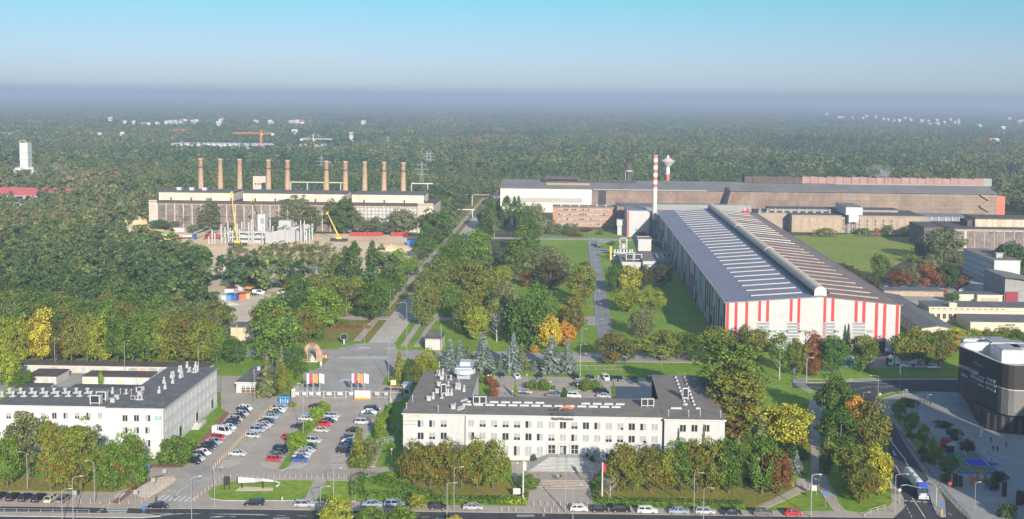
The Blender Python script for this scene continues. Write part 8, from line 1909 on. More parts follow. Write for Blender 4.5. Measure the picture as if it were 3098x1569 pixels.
for i, (x, m) in enumerate(((722, M_white_metal), (733, M_red), (746, M_white_metal), (752, M_red))):
 o = MB().box(-.28, .28, -.06, .06, .3, 1.3).box(-.06, .06, -.06, .06, 0, .2).build('small_placard', m, None, (*W('G', x, 1006).xy, .1)); tag(o, f'{"white" if m is M_white_metal else "red"} small placard on the lawn near the beam arch, {ordw(i)} from the arch', 'placard', 'placards by the arch')
# blue stand by the gate
a, c = W('B', 640, 408), W('B', 716, 408); t = thing('blue_stand', 'blue open frame advertising stand with pale pictures by the gate spruces', 'stand', (a.x, a.y, .1)); wd = c.x - a.x; hh = WY('B', 660, 340, a.y).z
w = MB()
for x in np.linspace(0, wd, 6): w.box(x - .12, x + .12, -.1, 1.6, 0, hh)
w.box(0, wd, -.12, 1.6, hh - .35, hh); w.box(0, wd, -.12, 1.6, 0, .35); w.build('frame', mat('stand_blue', (.05, .19, .42), .5, .1, 1), t)
for i in range(4): MB().box(.3 + i * (wd / 4), (i + 1) * wd / 4 - .2, -.2, -.13, .6, hh - .6 - .3 * (i % 2)).build('picture', mat('blue_white_print', (.16, .27, .42), .5, .6, 1.6, col2=(.6, .62, .64)), t)
# masts and signs
def sign(k, x, yb_, label, h, kind, z=.1):
 p = W(k, x, yb_); t = thing('road_sign', label, 'road sign', (p.x, p.y, z)); MB().tube([(0, 0, 0), (0, 0, h)], .045, 6).build('post', M_metal, t)
 b = MB()
 if kind == 'round_blue': b.tube([(0, -.06, h), (0, -.02, h)], .42, 16); m = M_blue
 elif kind == 'square_blue': b.box(-.42, .42, -.06, -.02, h - .5, h + .35); m = M_blue
 elif kind == 'yellow': b.hexa([(0, -.06, h - .5), (.5, -.06, h), (.5, -.02, h), (0, -.02, h - .5), (-.5, -.06, h), (0, -.06, h + .5), (0, -.02, h + .5), (-.5, -.02, h)]); m = M_yellow
 elif kind == 'back': b.box(-.5, .5, -.06, -.02, h - .8, h + .2); m = M_metal
 else: b.tube([(0, -.06, h), (0, -.02, h)], .42, 16); m = M_red
 b.build('plate', m, t); return t
sign('A', 1176, 975, 'round blue sign on a post at the white office corner', 2.6, 'round_blue'); sign('A', 1300, 1005, 'grey backed square sign at the red path', 2.6, 'back'); sign('A', 1212, 1090, 'grey backed square sign on the bare verge', 3.0, 'back')
sign('A', 1137, 1262, 'blue and yellow keep sign on the median tip', 1.2, 'square_blue'); sign('A', 1072, 1175, 'pale warning sign on the pavement by the cycle crossing', 2.6, 'back'); sign('A', 592, 1180, 'pale sign on the pavement behind the parked cars', 2.6, 'back')
sign('E', 1088, 1142, 'no stopping sign on the plaza edge by the tanker', 2.8, 'red'); sign('E', 605, 490, 'yellow diamond priority sign on the roundabout lawn', 2.2, 'yellow'); sign('E', 227, 1230, 'small blue street name sign on the shady path', 3.4, 'square_blue')
sign('Q', 622, 740, 'round blue sign on the path before the hall trees', 2.6, 'round_blue'); sign('P', 1525, 1010, 'blue square sign on the plaza by the steel slabs', 2.2, 'square_blue'); sign('P', 900, 1200, 'blue sign above the yellow post on the traffic island', 1.6, 'round_blue'); sign('E', 790, 460, 'green blue square sign at the plaza lawn', 1.8, 'square_blue')
o = MB().lathe([(.16, 0), (.16, 1.2), (.08, 1.3)], 10).build('island_post', M_yellow, None, (*W('P', 897, 1265).xy, .2)); tag(o, 'bright yellow post on the traffic island by the tanker', 'bollard')
p = W('E', 740, 1202); hh = WY('E', 742, 1070, p.y).z; t = thing('signal_mast', 'bent traffic signal mast reaching over the tanker lane', 'traffic light', (p.x, p.y, .1)); e = WY('E', 905, 1098, p.y - 1.5) - p
MB().tube([(0, 0, 0), (0, 0, hh - 1), (.4, 0, hh - .2), (1.4, 0, hh), (e.x, e.y, e.z)], [.13, .11, .1, .09, .07], 8).build('mast', M_metal, t)
for q in ((e.x - .1, e.y, e.z), (e.x - 1.1, e.y, e.z)): MB().box(q[0] - .18, q[0] + .18, q[1] - .15, q[1] + .15, q[2] - 1.1, q[2] + .1).build('signal_head', M_dark_metal, t)
MB().hexa([(0, -.12, hh * .72 - .45), (.45, -.12, hh * .72), (.45, -.08, hh * .72), (0, -.08, hh * .72 - .45), (-.45, -.12, hh * .72), (0, -.12, hh * .72 + .45), (0, -.08, hh * .72 + .45), (-.45, -.08, hh * .72)]).build('priority_plate', M_white_metal, t)
o = MB().tube([(0, 0, 0), (0, 0, 4.4)], .07, 6).build('white_mast', M_white_metal, None, (*W('P', 822, 1135).xy, .2)); tag(o, 'plain white mast on the traffic island', 'mast'); o = MB().tube([(0, 0, 0), (0, 0, 6.6)], .08, 6).build('white_mast', M_white_metal, None, (*W('E', 243, 930).xy, .1)); tag(o, 'plain white mast beside the shady path', 'mast')
# plaza furniture
def slabs(label, k, x, yb_, h, parts, m): 
 p = W(k, x, yb_); t = thing('steel_slab_sculpture', label, 'sculpture', (p.x, p.y, .16), .3, 'steel sculptures of the plaza')
 for (dx, dy, wd, hh) in parts: MB().box(dx, dx + wd, dy, dy + .5, 0, hh).build('slab', m, t)
M_cor = mat('dark_weathered_steel', (.055, .035, .032), .8, .2, 1); M_corr = mat('orange_weathered_steel', (.42, .15, .06), .8, .15, 1)
slabs('three dark upright steel slabs beside the young plaza tree', 'P', 1095, 880, 4, [(-1.5, 0, 1.1, 3.4), (-.2, .3, 1.0, 2.9), (.9, -.3, .7, 2.7)], M_cor)
slabs('dark single steel pillar at the plaza middle', 'P', 1760, 1010, 4, [(-.5, 0, 1.0, 3.4)], M_cor); slabs('pair of dark steel slabs at the picture edge', 'P', 1985, 1130, 4, [(-1.1, 0, 1.2, 3.4), (.3, .3, 1.0, 3.0)], M_cor)
t = thing('steel_figure', 'orange rusty cut steel figure on the plaza', 'sculpture', (*W('P', 1308, 862).xy, .16), 0, 'steel sculptures of the plaza'); MB().box(-.4, .4, -.2, .2, 0, 1.7).box(-.55, .35, -.2, .2, 1.7, 2.6).box(.4, .9, -.15, .15, 1.4, 1.9).build('figure', M_corr, t)
for (x, y, m, lab) in ((1438, 815, M_corr, 'orange rusty steel ring standing on the plaza'), (1655, 800, M_cor, 'dark rusty steel ring standing on the plaza')):
 p = W('P', x, y); t = thing('steel_ring', lab, 'sculpture', (p.x, p.y, .16), 0, 'steel sculptures of the plaza'); b = MB(); n = 24
 for i in range(n):
  a0, a1 = 2 * math.pi * i / n, 2 * math.pi * (i + 1) / n; b.bar((1.05 * math.cos(a0), 0, 1.3 + 1.05 * math.sin(a0)), (1.05 * math.cos(a1), 0, 1.3 + 1.05 * math.sin(a1)), .55, .4)
 b.build('ring', m, t)
p, q = W('P', 875, 385), W('P', 985, 408); t = thing('kiosk', 'red kiosk at the end of the planting strip on the plaza', 'kiosk', (p.x, p.y, .16), math.atan2(q.y - p.y, q.x - p.x)); L = (q - p).length
MB().box(0, L, 0, 3, 0, 2.9).build('shell', M_red, t); MB().box(-.2, L + .2, -.2, 3.2, 2.9, 3.1).build('roof', mat('kiosk_roof', (.16, .02, .025), .6, .1, 1), t); MB().box(L * .3, L * .8, -.05, 0, 1, 2.1).build('hatch', M_glass, t)
p, q = W('P', 968, 410), W('P', 1066, 410); t = thing('drinks_stall', 'small dark stall with pale flat top beside the red kiosk', 'stall', (p.x, p.y, .16)); MB().box(0, q.x - p.x, 0, 1.6, 0, 1.9).build('shell', M_dark_metal, t); MB().box(-.1, q.x - p.x + .1, -.1, 1.8, 1.9, 2.5).build('top', M_white_metal, t)
for (x, y, s_, lab) in ((1152, 590, 1, 'basketball hoop at the sunny end of the court'), (1572, 575, -1, 'basketball hoop with blue base at the shady end of the court')):
 p = W('P', x, y); t = thing('basketball_hoop', lab, 'hoop', (p.x, p.y, .22)); MB().tube([(0, 0, 0), (0, 0, 2.6), (s_ * 1.0, 0, 3.3)], .09, 8).build('post', M_blue if s_ < 0 else M_metal, t); MB().box(s_ * 1.0 - .04, s_ * 1.0 + .04, -.9, .9, 2.8, 3.9).build('backboard', M_white_metal, t)
 b = MB()
 for i in range(12): a0, a1 = i * math.pi / 6, (i + 1) * math.pi / 6; b.bar((s_ * 1.35 + .23 * math.cos(a0), .23 * math.sin(a0), 3.0), (s_ * 1.35 + .23 * math.cos(a1), .23 * math.sin(a1), 3.0), .03)
 b.build('rim', M_orange, t)
 if s_ < 0: MB().box(-.2, 1.5, -.5, .5, 0, .5).build('base', M_blue, t)
o = MB().box(-.55, .55, -.15, .15, 0, 3.4).box(-.45, .45, -.17, -.15, .3, 3.2, 1).build('advert_totem', [M_metal, M_white_metal], None, (*W('P', 1433, 212).xy, .16)); tag(o, 'slim white advertising totem before the mall', 'totem')
t = thing('turquoise_flag', 'small turquoise square sign behind the red kiosk', 'sign', (*W('P', 972, 300).xy, .16)); MB().box(-.05, .05, -.05, .05, 0, 2).build('post', M_metal, t); MB().box(-.7, .7, -.06, .06, 1.4, 2.7).build('plate', mat('turquoise', (.02, .36, .33), .5, .1, 1), t)
for i in range(5):
 p = W('Q', 2125 + 16 * i, 1052 + 2 * i); o = MB(); n = 10
 for j in range(n): a0, a1 = math.pi * j / n, math.pi * (j + 1) / n; o.bar((0, .5 * math.cos(a0), .8 * math.sin(a0)), (0, .5 * math.cos(a1), .8 * math.sin(a1)), .06)
 o = o.build('bicycle_stand', M_metal, None, (p.x, p.y, .18)); tag(o, f'metal hoop bicycle stand by the brown round bed, {ordw(i)} from the bed', 'bicycle stand', 'bicycle stands')
p = W('Q', 1400, 500); t = thing('market_stall', 'blue sided long stall with white roof behind the hall trees', 'stall', (*W('Q', 1240, 595).xy, .12)); L = W('Q', 1360, 595).x - W('Q', 1240, 595).x
MB().box(0, L, 0, 3, 0, 2.6).build('shell', mat('stall_blue', (.06, .20, .48), .6, .1, 1), t); MB().box(-.3, L + .8, -.3, 3.3, 2.6, 2.9).build('roof', M_white_metal, t)

# ------------------------------------------------------------------ people
def person(label, p, facing, top, legs, hair=(.05, .03, .02), stride=.18, z=.1, scale=1.0, skin=(.42, .25, .18), bag=None):
 t = thing('person', label, 'person', (p.x, p.y, z), facing)
 V, E, RR = [], [], []
 def add(x, y, z_, r, par=None):
  V.append((x, y, z_)); RR.append(r)
  if par is not None: E.append((par, len(V) - 1))
  return len(V) - 1
 pel = add(0, 0, .94, .135); sp = add(.01, 0, 1.15, .125, pel); ch = add(.02, 0, 1.36, .15, sp); nk = add(.02, 0, 1.50, .06, ch); hd = add(.035, 0, 1.62, .088, nk); ht = add(.03, 0, 1.72, .082, hd); nose = add(.125, 0, 1.63, .016, hd)
 for s in (-1, 1):
  hp = add(0, s * .095, .88, .10, pel); kn = add(.05 + s * stride * .5, s * .10, .49, .062, hp); an_ = add(s * stride, s * .10, .09, .042, kn); add(s * stride + .14, s * .11, .035, .035, an_)
  sh = add(.0, s * .18, 1.42, .062, ch); el = add(-.02 - s * stride * .5, s * .235, 1.14, .043, sh); wr = add(.08 - s * stride * .7, s * .225, .90, .030, el)
  pm = add(.10 - s * stride * .75, s * .22, .83, .030, wr)
  for f in range(4): k = add(.075 + .017 * f - s * stride * .78, s * (.222 - .004 * f), .775 - .004 * (f % 2), .009, pm); add(.082 + .017 * f - s * stride * .78, s * .21, .735 + .006 * abs(f - 1), .008, k)
  th = add(.13 - s * stride * .7, s * .205, .815, .010, wr); add(.14 - s * stride * .7, s * .195, .775, .009, th)
  add(.03, s * .093, 1.625, .017, hd)
 bm = bmesh.new(); sl_ = bm.verts.layers.skin.new(); vv = []
 for q, r in zip(V, RR):
  k = bm.verts.new(q); k[sl_].radius = (r, r); vv.append(k)
 vv[0][sl_].use_root = True
 for a_, b_ in E: bm.edges.new((vv[a_], vv[b_]))
 me = bpy.data.meshes.new('body'); bm.to_mesh(me); bm.free()
 o = link('body', me, t); md = o.modifiers.new('skin', 'SKIN'); md.use_smooth_shade = True
 sb = o.modifiers.new('sub', 'SUBSURF'); sb.levels = 1; sb.render_levels = 1
 m = bpy.data.materials.new('skin_and_clothes'); n, l, b = nodes_of(m); tcn = n.new('ShaderNodeTexCoord'); sx_ = n.new('ShaderNodeSeparateXYZ'); rp_ = n.new('ShaderNodeValToRGB'); rp_.color_ramp.interpolation = 'CONSTANT'; l.new(tcn.outputs['Object'], sx_.inputs[0]); dv = n.new('ShaderNodeMath'); dv.operation = 'DIVIDE'; dv.inputs[1].default_value = 2; l.new(sx_.outputs['Z'], dv.inputs[0]); l.new(dv.outputs[0], rp_.inputs[0])
 stops = [(0, (.02, .02, .022)), (.045, legs), (.50, top), (.755, skin)]
 while len(rp_.color_ramp.elements) < len(stops): rp_.color_ramp.elements.new(.5)
 for e, (q, c) in zip(rp_.color_ramp.elements, stops): e.position = q; e.color = (*c, 1)
 l.new(rp_.outputs[0], b.inputs['Base Color']); b.inputs['Roughness'].default_value = .8; me.materials.append(m)
 MB().lathe([(.02, 1.80), (.075, 1.785), (.105, 1.72), (.10, 1.66), (.085, 1.62)], 12, (.012, 0)).build('hair', mat('hair_%d' % int(hair[0] * 1000), hair, .7, .1, 5), t)
 MB().lathe([(.165, .90), (.172, 1.0), (.168, 1.15), (.188, 1.32), (.17, 1.43), (.08, 1.5)], 14).build('top_garment', mat('cloth_%d_%d_%d' % tuple(int(c * 100) for c in top), top, .85, .1, 4), t)
 for s in (-1, 1): MB().cb((.118, s * .034, 1.655), (.014, .02, .012)).build('eye', M_dark_metal, t)
 MB().cb((.116, 0, 1.578), (.012, .045, .01)).build('mouth', mat('lip', (.30, .10, .09), .6, .1, 4), t)
 t.scale = (scale,) * 3
 return t
person('person in pale blue top walking to the steps beside a dark clad one', W('C', 1325, 1012), R(80), (.24, .30, .36), (.07, .08, .11), z=.22)
person('person in black top and pale trousers walking to the steps', W('C', 1346, 1012), R(80), (.02, .02, .022), (.30, .24, .20), z=.22)
person('person in pale clothes walking on the pavement below the oval lawn', W('B', 662, 1186), R(0), (.42, .42, .42), (.40, .40, .38), hair=(.2, .15, .1))
person('person in dark red jacket at the zebra crossing of the entrance', W('A', 1233, 1184), R(170), (.10, .02, .03), (.02, .02, .025))
person('person in red jacket standing in the sunlit corner of the plaza', W('Q', 2232, 1068), R(60), (.48, .03, .03), (.03, .03, .04), stride=.08)
person('person in dark coat standing behind the one in red', W('Q', 2264, 1056), R(100), (.05, .04, .05), (.03, .03, .04), stride=.08)
person('person in dark clothes crossing the plaza shade near the bicycle stands', W('Q', 2300, 1100), R(200), (.02, .02, .025), (.03, .03, .04))
person('person in black walking toward the mall, nearer the kiosk', W('P', 1600, 395), R(40), (.02, .02, .025), (.02, .02, .025)); person('person in black walking toward the mall beside another', W('P', 1658, 402), R(50), (.025, .02, .022), (.02, .02, .025))
person('person in dark coat below the advertising totem', W('P', 1566, 270), R(90), (.03, .03, .035), (.02, .02, .025)); person('person alone in dark clothes near the mall front', W('P', 1780, 340), R(120), (.03, .025, .025), (.03, .03, .04))

# ------------------------------------------------------------------ far landmarks
p, h = pxh('K', 232, 590, 218); t = thing('air_separation_tower', 'tall white cold box tower with railed top over the wood', 'tower', (p.x, p.y, 0)); wd = 36 / 2.9 * p.y / FPX
M_wp = mat('plant_white', (.46, .455, .44), .6, .06, .2)
MB().box(-wd, wd, -wd, wd, 0, h - 3, 0).build('shaft', M_wp, t); MB().box(-wd - .4, wd + .4, -wd - .4, wd + .4, h - 12.5, h - 11.5).box(-wd - .4, wd + .4, -wd - .4, wd + .4, h * .56, h * .56 + .8).build('platform', mat('plant_blue_grey', (.35, .42, .46), .6, .1, .5), t)
MB().box(-wd, wd, -wd, wd, h - 3, h - 2).bar((-wd, -wd, h), (wd * .6, -wd, h), .5).bar((-wd, -wd, h - 3), (-wd, -wd, h), .5).bar((wd * .6, -wd, h - 3), (wd * .6, -wd, h), .5).build('top_frame', M_wp, t)
MB().lathe([(11, 0), (11, 14), (9, 17)], 20, (3, -8)).build('tank', M_wp, t); MB().lathe([(11.1, 8), (11.1, 11)], 20, (3, -8)).build('blue_band', mat('plant_blue', (.06, .32, .45), .6, .1, .5), t); MB().box(12, 34, -4, 6, 0, 11).build('annex', M_wp, t)
MB().lathe([(6, 0), (6, 12), (1, 15)], 14, (-32, 2)).build('small_tank', M_wp, t)
p, h = pxh('K', 498, 590, 408); t = thing('process_column', 'slim grey process column with platforms beside the white tower', 'column', (p.x, p.y, 0)); 
MB().lathe([(2.4, 0), (2.4, h - 2), (.6, h)], 10).lathe([(2.0, 0), (2.0, h * .8), (.6, h * .82)], 10, (7, 2)).build('column', M_metal, t)
for f in (.4, .6, .8): MB().box(-4, 8, -3.4, 3.4, h * f, h * f + .6).build('platform', M_metal, t)
MB().box(-18, -5, -3, 6, 0, 12).build('annex', M_wp, t)
p, q = W('K', -40, 742), W('K', 882, 742); yy = q.y; B = Bld('red_roofed_store', 'very long low store with a deep pink red roof in the wood', 'store', (q.x, yy, 0)); ze_ = WY('K', 700, 700, yy).z
B.walls(WY('K', -60, 700, yy).x, q.x, yy, yy + 22, 0, ze_, mat('grey_store_wall', (.32, .30, .29), .9, .12, .2))
B.part('roof', MB().hexa([(WY('K', -60, 700, yy).x, yy - 1, ze_), (q.x + 1, yy - 1, ze_), (q.x + 1, yy + 12, ze_ + 5), (WY('K', -60, 700, yy).x, yy + 12, ze_ + 5), (WY('K', -60, 700, yy).x, yy - 1, ze_ + .5), (q.x + 1, yy - 1, ze_ + .5), (q.x + 1, yy + 12, ze_ + 5.5), (WY('K', -60, 700, yy).x, yy + 12, ze_ + 5.5)]), mat('pink_red_roof', (.42, .09, .085), .7, .12, .2))
for i in range(12): B.part('door', MB().box(q.x - 14 - i * 20, q.x - 8 - i * 20, yy - .1, yy, .2, ze_ * .7), MATS['dark_opening'])
p = W('K', 40, 815); q = W('K', 185, 820); B = Bld('grey_store', 'small grey barrel roofed store at the wood edge below the red roof', 'store', (p.x, p.y, 0)); simple_block(B, p.x - 12, q.x, p.y, p.y + 16, 5.5, M_white2, M_roof2)
p = W('K', 1110, 700); B = Bld('grey_store', 'small grey store in the clearing beside the derelict hall', 'store', (p.x, 850, 0)); pp = WY('K', 1110, 700, 850); simple_block(B, pp.x - 5, pp.x + 5, 850, 862, 8, M_white2, M_roof2)
t = thing('white_silo', 'white funnel shaped silo standing in the middle wood', 'silo', (WY('K', 935, 600, 1090).x, 1090, 0)); zt_ = WY('K', 935, 522, 1090).z; MB().lathe([(2.5, 0), (2.5, zt_ * .55), (5.5, zt_ * .8), (5.5, zt_), (1, zt_ + 1)], 14).build('shell', M_wp, t)
# far factory roofs
def far_block(k, x0_, x1_, ytop, Y, label, m, rm, dp=40, name='factory', cat='factory', par=False):
 a, c = WY(k, x0_, ytop, Y), WY(k, x1_, ytop, Y); h = max(4, (a.z + c.z) / 2); B = Bld(name, label, cat, (a.x, Y, 0)); simple_block(B, a.x, c.x, Y, Y + dp, h, m, rm)
 n = max(2, int((c.x - a.x) / 14))
 for i in range(n): B.part('window', MB().box(a.x + (c.x - a.x) * (i + .2) / n, a.x + (c.x - a.x) * (i + .75) / n, Y - .3, Y, h * .45, h * .75), MATS['grey_pane'])
 return B, a.x, c.x, h
M_fg = mat('far_grey_sheet', (.36, .36, .36), .7, .1, .1)
B, a, c, h = far_block('K', 1480, 2330, 268, 1830, 'wide pale grey factory with saw tooth roof lights left of the cranes', M_fg, M_roof2, 70)
for i in range(18): B.part('roof_light', MB().hexa([(a + (c - a) * i / 18, 1835, h), (a + (c - a) * (i + .9) / 18, 1835, h), (a + (c - a) * (i + .9) / 18, 1895, h), (a + (c - a) * i / 18, 1895, h), (a + (c - a) * (i + .05) / 18, 1835, h + 4), (a + (c - a) * (i + .25) / 18, 1835, h + 4), (a + (c - a) * (i + .25) / 18, 1895, h + 4), (a + (c - a) * (i + .05) / 18, 1895, h + 4)]), M_wp)
far_block('K', 1376, 1445, 282, 1760, 'small bright white square factory office before the grey roofs', M_wp, M_roof2, 30)
far_block('K', 1360, 1475, 322, 1740, 'low white factory annex below the small square office', M_wp, M_roof2, 16)
far_block('L', 60, 590, 278, 1850, 'long pale factory behind the orange tower crane', M_fg, M_roof2, 60)
far_block('L', 590, 830, 250, 1900, 'taller grey factory hall behind the white tower crane', mat('far_blue_grey', (.26, .30, .33), .7, .1, .1), M_roof2, 60)
far_block('L', 800, 1020, 282, 1870, 'low dark roofed factory beside the telecom mast', M_fg, M_roof, 50)
far_block('L', 1000, 1110, 322, 1760, 'white and yellow low building at the foot of the telecom mast', M_wp, M_wp, 30); far_block('L', 1040, 1110, 338, 1745, 'yellow fronted loading bay before the telecom mast', mat('far_yellow', (.55, .36, .10), .7, .1, .3), M_wp, 10)
far_block('K', 975, 1290, 350, 1500, 'low white roofed sheds half hidden in the trees', M_wp, M_wp, 20); far_block('K', 1120, 1250, 285, 1620, 'white round fronted house in the trees', M_wp, M_wp, 25)
B, a, c, h = far_block('K', 1500, 1620, 205, 2300, 'large white church with steep pink roof in the far trees', M_wp, M_wp, 50, 'church', 'church')
B.part('steep_roof', MB().hexa([(a - 30, 2295, h * .5), (c + 14, 2295, h * .5), (c + 14, 2355, h * .5), (a - 30, 2355, h * .5), ((a + c) / 2 - 24, 2320, h + 14), ((a + c) / 2 + 16, 2320, h + 14), ((a + c) / 2 + 16, 2330, h + 14), ((a + c) / 2 - 24, 2330, h + 14)]), mat('far_pink_roof', (.34, .10, .09), .8, .1, .2)); B.part('gable', MB().poly([(a + 30, 2294, 0), (c + 10, 2294, 0), ((a + c) / 2 + 20, 2294, h + 14)]), M_wp)
# tower cranes and mast
def tcrane(label, k, xm_, yb_, ytop, xl, xr, yj, Y, col, col2, cabh=6):
 p = WY(k, xm_, yb_, Y); h = WY(k, xm_, ytop, Y).z; zj = WY(k, xm_, yj, Y).z; xa_, xb_ = WY(k, xl, yj, Y).x - p.x, WY(k, xr, yj, Y).x - p.x
 t = thing('tower_crane', label, 'crane', (p.x, Y, 0)); b = MB(); w = 1.1
 for sx_ in (-w, w):
  for sy_ in (-w, w): b.box(sx_ - .3, sx_ + .3, sy_ - .3, sy_ + .3, 0, zj)
 z = 0; k_ = 0
 while z < zj - 3: b.bar((-w, -w, z), (w, -w, z + 3), .3); b.bar((w, -w, z), (-w, -w, z + 3), .3); z += 3
 b.build('mast', col2, t)
 j = MB(); 
 for dz, dy in ((0, -.8), (0, .8), (1.8, 0)): j.bar((xa_, dy, zj + dz), (xb_, dy, zj + dz), .42)
 n = int((xb_ - xa_) / 3)
 for i in range(n): xx = xa_ + (xb_ - xa_) * i / n; j.bar((xx, -.8, zj), (xx + 1.5, 0, zj + 1.8), .25); j.bar((xx + 1.5, 0, zj + 1.8), (xx + 3, -.8, zj), .25)
 j.build('jib', col, t)
 a = MB(); a.bar((0, 0, zj), (0, 0, h), 1.2); a.bar((0, 0, h), (xa_ * .7, 0, zj + 1.8), .22); a.bar((0, 0, h), (xb_ * .75, 0, zj + 1.8), .22); a.build('apex', col, t)
 MB().cb((1.8, -1, zj - 1), (2.4, 2, 2.6)).build('cab', M_wp, t); MB().cb(((xb_ if abs(xb_) < abs(xa_) else xa_) * .9, 0, zj - .5), (5, 2, 3.4)).build('counterweight', M_conc, t)
tcrane('orange tower crane with long jib over the far factories', 'K', 2292, 300, 122, 2040, 2405, 158, 1774, M_orange, M_orange)
tcrane('white tower crane on a red mast over the far factories', 'L', 720, 318, 162, 605, 885, 207, 1774, M_wp, mat('far_red', (.45, .10, .12), .6, .1, .5))
p = WY('L', 1052, 320, 1774); h = WY('L', 1052, 150, 1774).z; t = thing('telecom_mast', 'pale telecom mast with rings of white antennas', 'mast', (p.x, 1774, 0)); MB().lathe([(1.9, 0), (1.4, h)], 10).build('shaft', M_wp, t)
for f in (.58, .78, .92, .98):
 b = MB()
 for i in range(6): b.cb((2.6 * math.cos(i * 1.05), 2.6 * math.sin(i * 1.05), h * f), (1.3, 1.3, 3.6))
 b.build('antenna_ring', M_wp, t)
# lattice pylons
def pylon(k, x, yt, Y, label):
 p = WY(k, x, yt, Y); h = p.z; t = thing('pylon', label, 'pylon', (p.x, Y, 0), 0, 'lattice pylons over the woodland'); b = MB(); w0, w1 = h * .085, h * .02; th = max(.22, Y / 8000)
 n = 9
 for i in range(n):
  z0, z1 = h * i / n, h * (i + 1) / n; a, c = w0 + (w1 - w0) * min(1, i / (n * .72)), w0 + (w1 - w0) * min(1, (i + 1) / (n * .72))
  for s in (-1, 1): b.bar((s * a, 0, z0), (s * c, 0, z1), th); b.bar((s * a, 0, z0), (-s * c, 0, z1), th * .7)
 b.build('tower', M_metal, t); m = MB()
 for f, wd in ((.62, .16), (.76, .20), (.89, .14)): m.bar((-h * wd, 0, h * f), (h * wd, 0, h * f), th * 1.3); m.bar((-h * wd, 0, h * f), (0, 0, h * (f + .05)), th * .8); m.bar((h * wd, 0, h * f), (0, 0, h * (f + .05)), th * .8)
 m.build('cross_arms', M_metal, t)
pylon('L', 790, 348, 1180, 'lattice pylon standing between two of the brick chimneys')
pylon('L', 865, 395, 1240, 'lattice pylon close behind a brick chimney')
pylon('L', 1375, 175, 1750, 'lattice pylon right of the telecom mast, nearer than its followers')
pylon('L', 1250, 235, 1700, 'small thin pylon beside the telecom mast trees'); pylon('L', 1165, 240, 1700, 'small thin pylon next to the telecom mast')
pylon('L', 1672, 398, 1020, 'tallest lattice pylon beyond the last brick chimney'); pylon('L', 1748, 308, 1300, 'wide armed pylon behind the tallest one'); pylon('L', 1718, 312, 1330, 'narrow pylon close beside the wide armed one')
pylon('L', 1910, 212, 2100, 'wide far pylon low over the woods'); pylon('L', 2030, 152, 2600, 'far pylon of the high pair in the woods'); pylon('L', 2128, 142, 2600, 'second far pylon of the high pair in the woods')
pylon('K', 290, 168, 1900, 'thin far pylon beyond the white tower'); pylon('K', 1330, 180, 2000, 'thin far pylon before the pink roofed church')
# pipe bridges
def pipebridge(label, k, x0_, x1_, y_, Y, m):
 a, c = WY(k, x0_, y_, Y), WY(k, x1_, y_, Y); t = thing('pipe_bridge', label, 'pipe bridge', (a.x, Y, 0)); L = c.x - a.x; z = (a.z + c.z) / 2
 MB().tube([(0, 0, z), (L, 0, z)], .55, 8).tube([(0, 1.5, z), (L, 1.5, z)], .4, 8).build('pipes', m, t)
 for i in range(int(L / 14) + 1): MB().box(i * 14 - .3, i * 14 + .3, -.3, 1.8, 0, z - .4).build('trestle', M_conc, t)
pipebridge('pale pipe bridge running behind the brick chimneys', 'L', 520, 985, 584, 905, M_white2); pipebridge('pale pipe rack on white posts beyond the last chimney', 'L', 1580, 1770, 594, 930, M_wp); pipebridge('brown pipe bridge over the far end of the avenue', 'M', -60, 325, 692, 930, mat('brown_pipe', (.28, .20, .15), .7, .1, .5)); pipebridge('pale pipe bridge crossing the avenue by the derelict hall', 'L', 1800, 2150, 822, 840, M_conc)
# houses scattered through the far trees
hs = random.Random(77); k_ = 0
spots = [('K', x, y) for x, y in ((60, 232), (100, 232), (870, 228), (970, 62), (1070, 220), (1095, 100), (1175, 100), (1255, 116), (1300, 118), (1380, 112), (1460, 100), (1500, 95), (1540, 90), (1590, 85), (1625, 80), (1690, 90), (1720, 85), (1920, 105), (1935, 80), (1950, 60))] + \
  [('L', x, y) for x, y in ((215, 88), (340, 88), (350, 100), (530, 92), (575, 86), (620, 90), (1160, 92), (555, 190))] + \
  [('N', x, y) for x, y in ((865, 148), (970, 182), (1000, 184), (1080, 180), (1175, 186), (1205, 168), (1290, 172), (1360, 200), (1400, 204), (1440, 206), (1490, 210), (1545, 188), (1590, 206), (1690, 212), (1750, 218), (1760, 240), (1820, 208), (1825, 244), (1880, 230), (1940, 200), (1970, 230), (2005, 200), (2185, 262), (2390, 282), (2450, 190), (2535, 225), (2555, 215), (2290, 408), (2330, 412), (2010, 232))]
for i, (k, x, y) in enumerate(spots):
 base = W(k, x, y); Y = min(base.y * .96, 7400); p = WY(k, x, y, Y); sc = Y / 2600; wd = hs.uniform(7, 13) * max(1, sc * .6); hh = 15 + 1.2 * sc
 t = thing('house', f'tiny pale house far in the woodland, {ordw(i)} from the picture side of the white tower', 'house', (p.x, Y, 0), hs.uniform(-.5, .5), 'pale houses far in the woodland')
 MB().box(-wd / 2, wd / 2, -6, 6, 0, hh, 0).build('wall', M_wp, t)
 MB().hexa([(-wd / 2 - 1, -7, hh), (wd / 2 + 1, -7, hh), (wd / 2 + 1, 7, hh), (-wd / 2 - 1, 7, hh), (-wd / 2 - 1, -.3, hh + 5), (wd / 2 + 1, -.3, hh + 5), (wd / 2 + 1, .3, hh + 5), (-wd / 2 - 1, .3, hh + 5)]).build('roof', MATS['far_pink_roof'] if i % 6 == 1 else M_wp, t)

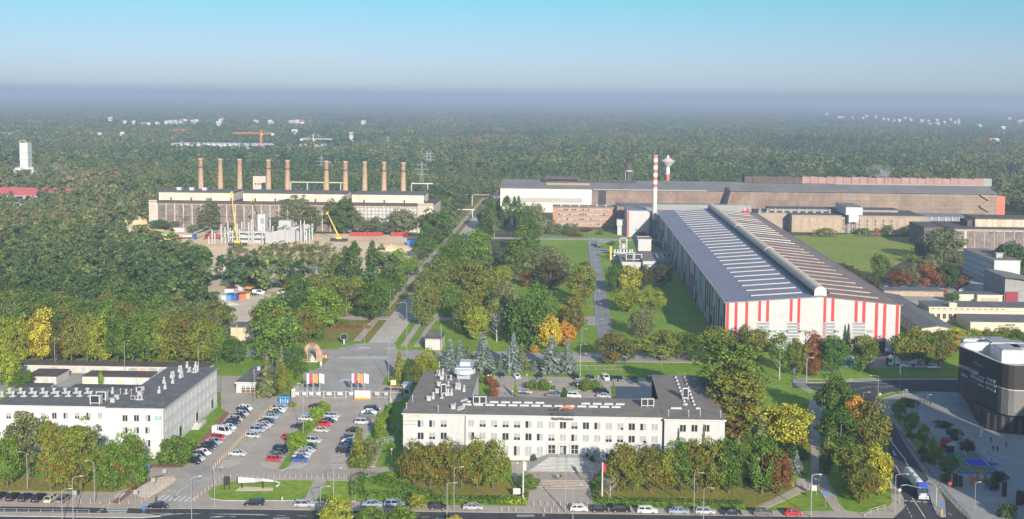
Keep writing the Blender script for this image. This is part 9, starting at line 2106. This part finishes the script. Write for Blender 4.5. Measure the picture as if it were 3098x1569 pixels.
# ------------------------------------------------------------------ steam and haze
sp = W('N', 1290, 700, 8); yS = 1010; a = WY('N', 1290, 705, yS); top_z = WY('N', 1290, 598, yS).z
o = MB().box(-19, 19, -10, 10, a.z - 8, top_z + 4).build('steam', [], None, (a.x, yS, 0)); o['kind'] = 'stuff'; o['label'] = 'white steam puff rising behind the red mill monitor'; o['category'] = 'steam'
m = bpy.data.materials.new('steam'); m.use_nodes = True; n, l = m.node_tree.nodes, m.node_tree.links; n.clear(); ou = n.new('ShaderNodeOutputMaterial'); pv = n.new('ShaderNodeVolumePrincipled'); tcn = n.new('ShaderNodeTexCoord'); nz = n.new('ShaderNodeTexNoise'); nz.inputs['Scale'].default_value = .10; nz.inputs['Detail'].default_value = 5
l.new(tcn.outputs['Object'], nz.inputs['Vector']); sp_ = n.new('ShaderNodeSeparateXYZ'); l.new(tcn.outputs['Object'], sp_.inputs[0])
def mt(op, a_, b_):
 k = n.new('ShaderNodeMath'); k.operation = op
 for s, v in ((0, a_), (1, b_)):
  if hasattr(v, 'links'): l.new(v, k.inputs[s])
  else: k.inputs[s].default_value = v
 return k.outputs[0]
zc0 = a.z - 8; Hs = top_z + 4 - zc0
u = mt('DIVIDE', mt('SUBTRACT', sp_.outputs['Z'], zc0), Hs); wdt = mt('ADD', 3.0, mt('MULTIPLY', u, 17))
dx = mt('DIVIDE', mt('ABSOLUTE', mt('ADD', sp_.outputs['X'], mt('MULTIPLY', u, -3.0)), 0), wdt); dyy = mt('DIVIDE', mt('ABSOLUTE', sp_.outputs['Y'], 0), 9.5)
fall = mt('MAXIMUM', mt('SUBTRACT', mt('SUBTRACT', 1.0, mt('MULTIPLY', dx, dx)), mt('ADD', mt('MULTIPLY', dyy, dyy), mt('POWER', mt('MAXIMUM', u, 0), 6))), 0)
den = mt('MULTIPLY', fall, mt('MAXIMUM', mt('SUBTRACT', nz.outputs['Fac'], .47), 0)); l.new(mt('MULTIPLY', den, .62), pv.inputs['Density']); pv.inputs['Color'].default_value = (.95, .95, .97, 1); l.new(pv.outputs[0], ou.inputs['Volume']); o.data.materials.append(m)

HZ = MB().box(-16000, 16000, -450, 30000, -1.5, 112); hz = HZ.build('haze', []); hz['kind'] = 'stuff'
m = bpy.data.materials.new('haze_air'); m.use_nodes = True; n, l = m.node_tree.nodes, m.node_tree.links; n.clear(); ou = n.new('ShaderNodeOutputMaterial'); pv = n.new('ShaderNodeVolumePrincipled')
pv.inputs['Color'].default_value = (.395, .48, .63, 1); pv.inputs['Density'].default_value = 2.3e-4; pv.inputs['Anisotropy'].default_value = 0.0
l.new(pv.outputs[0], ou.inputs['Volume']); hz.data.materials.append(m)
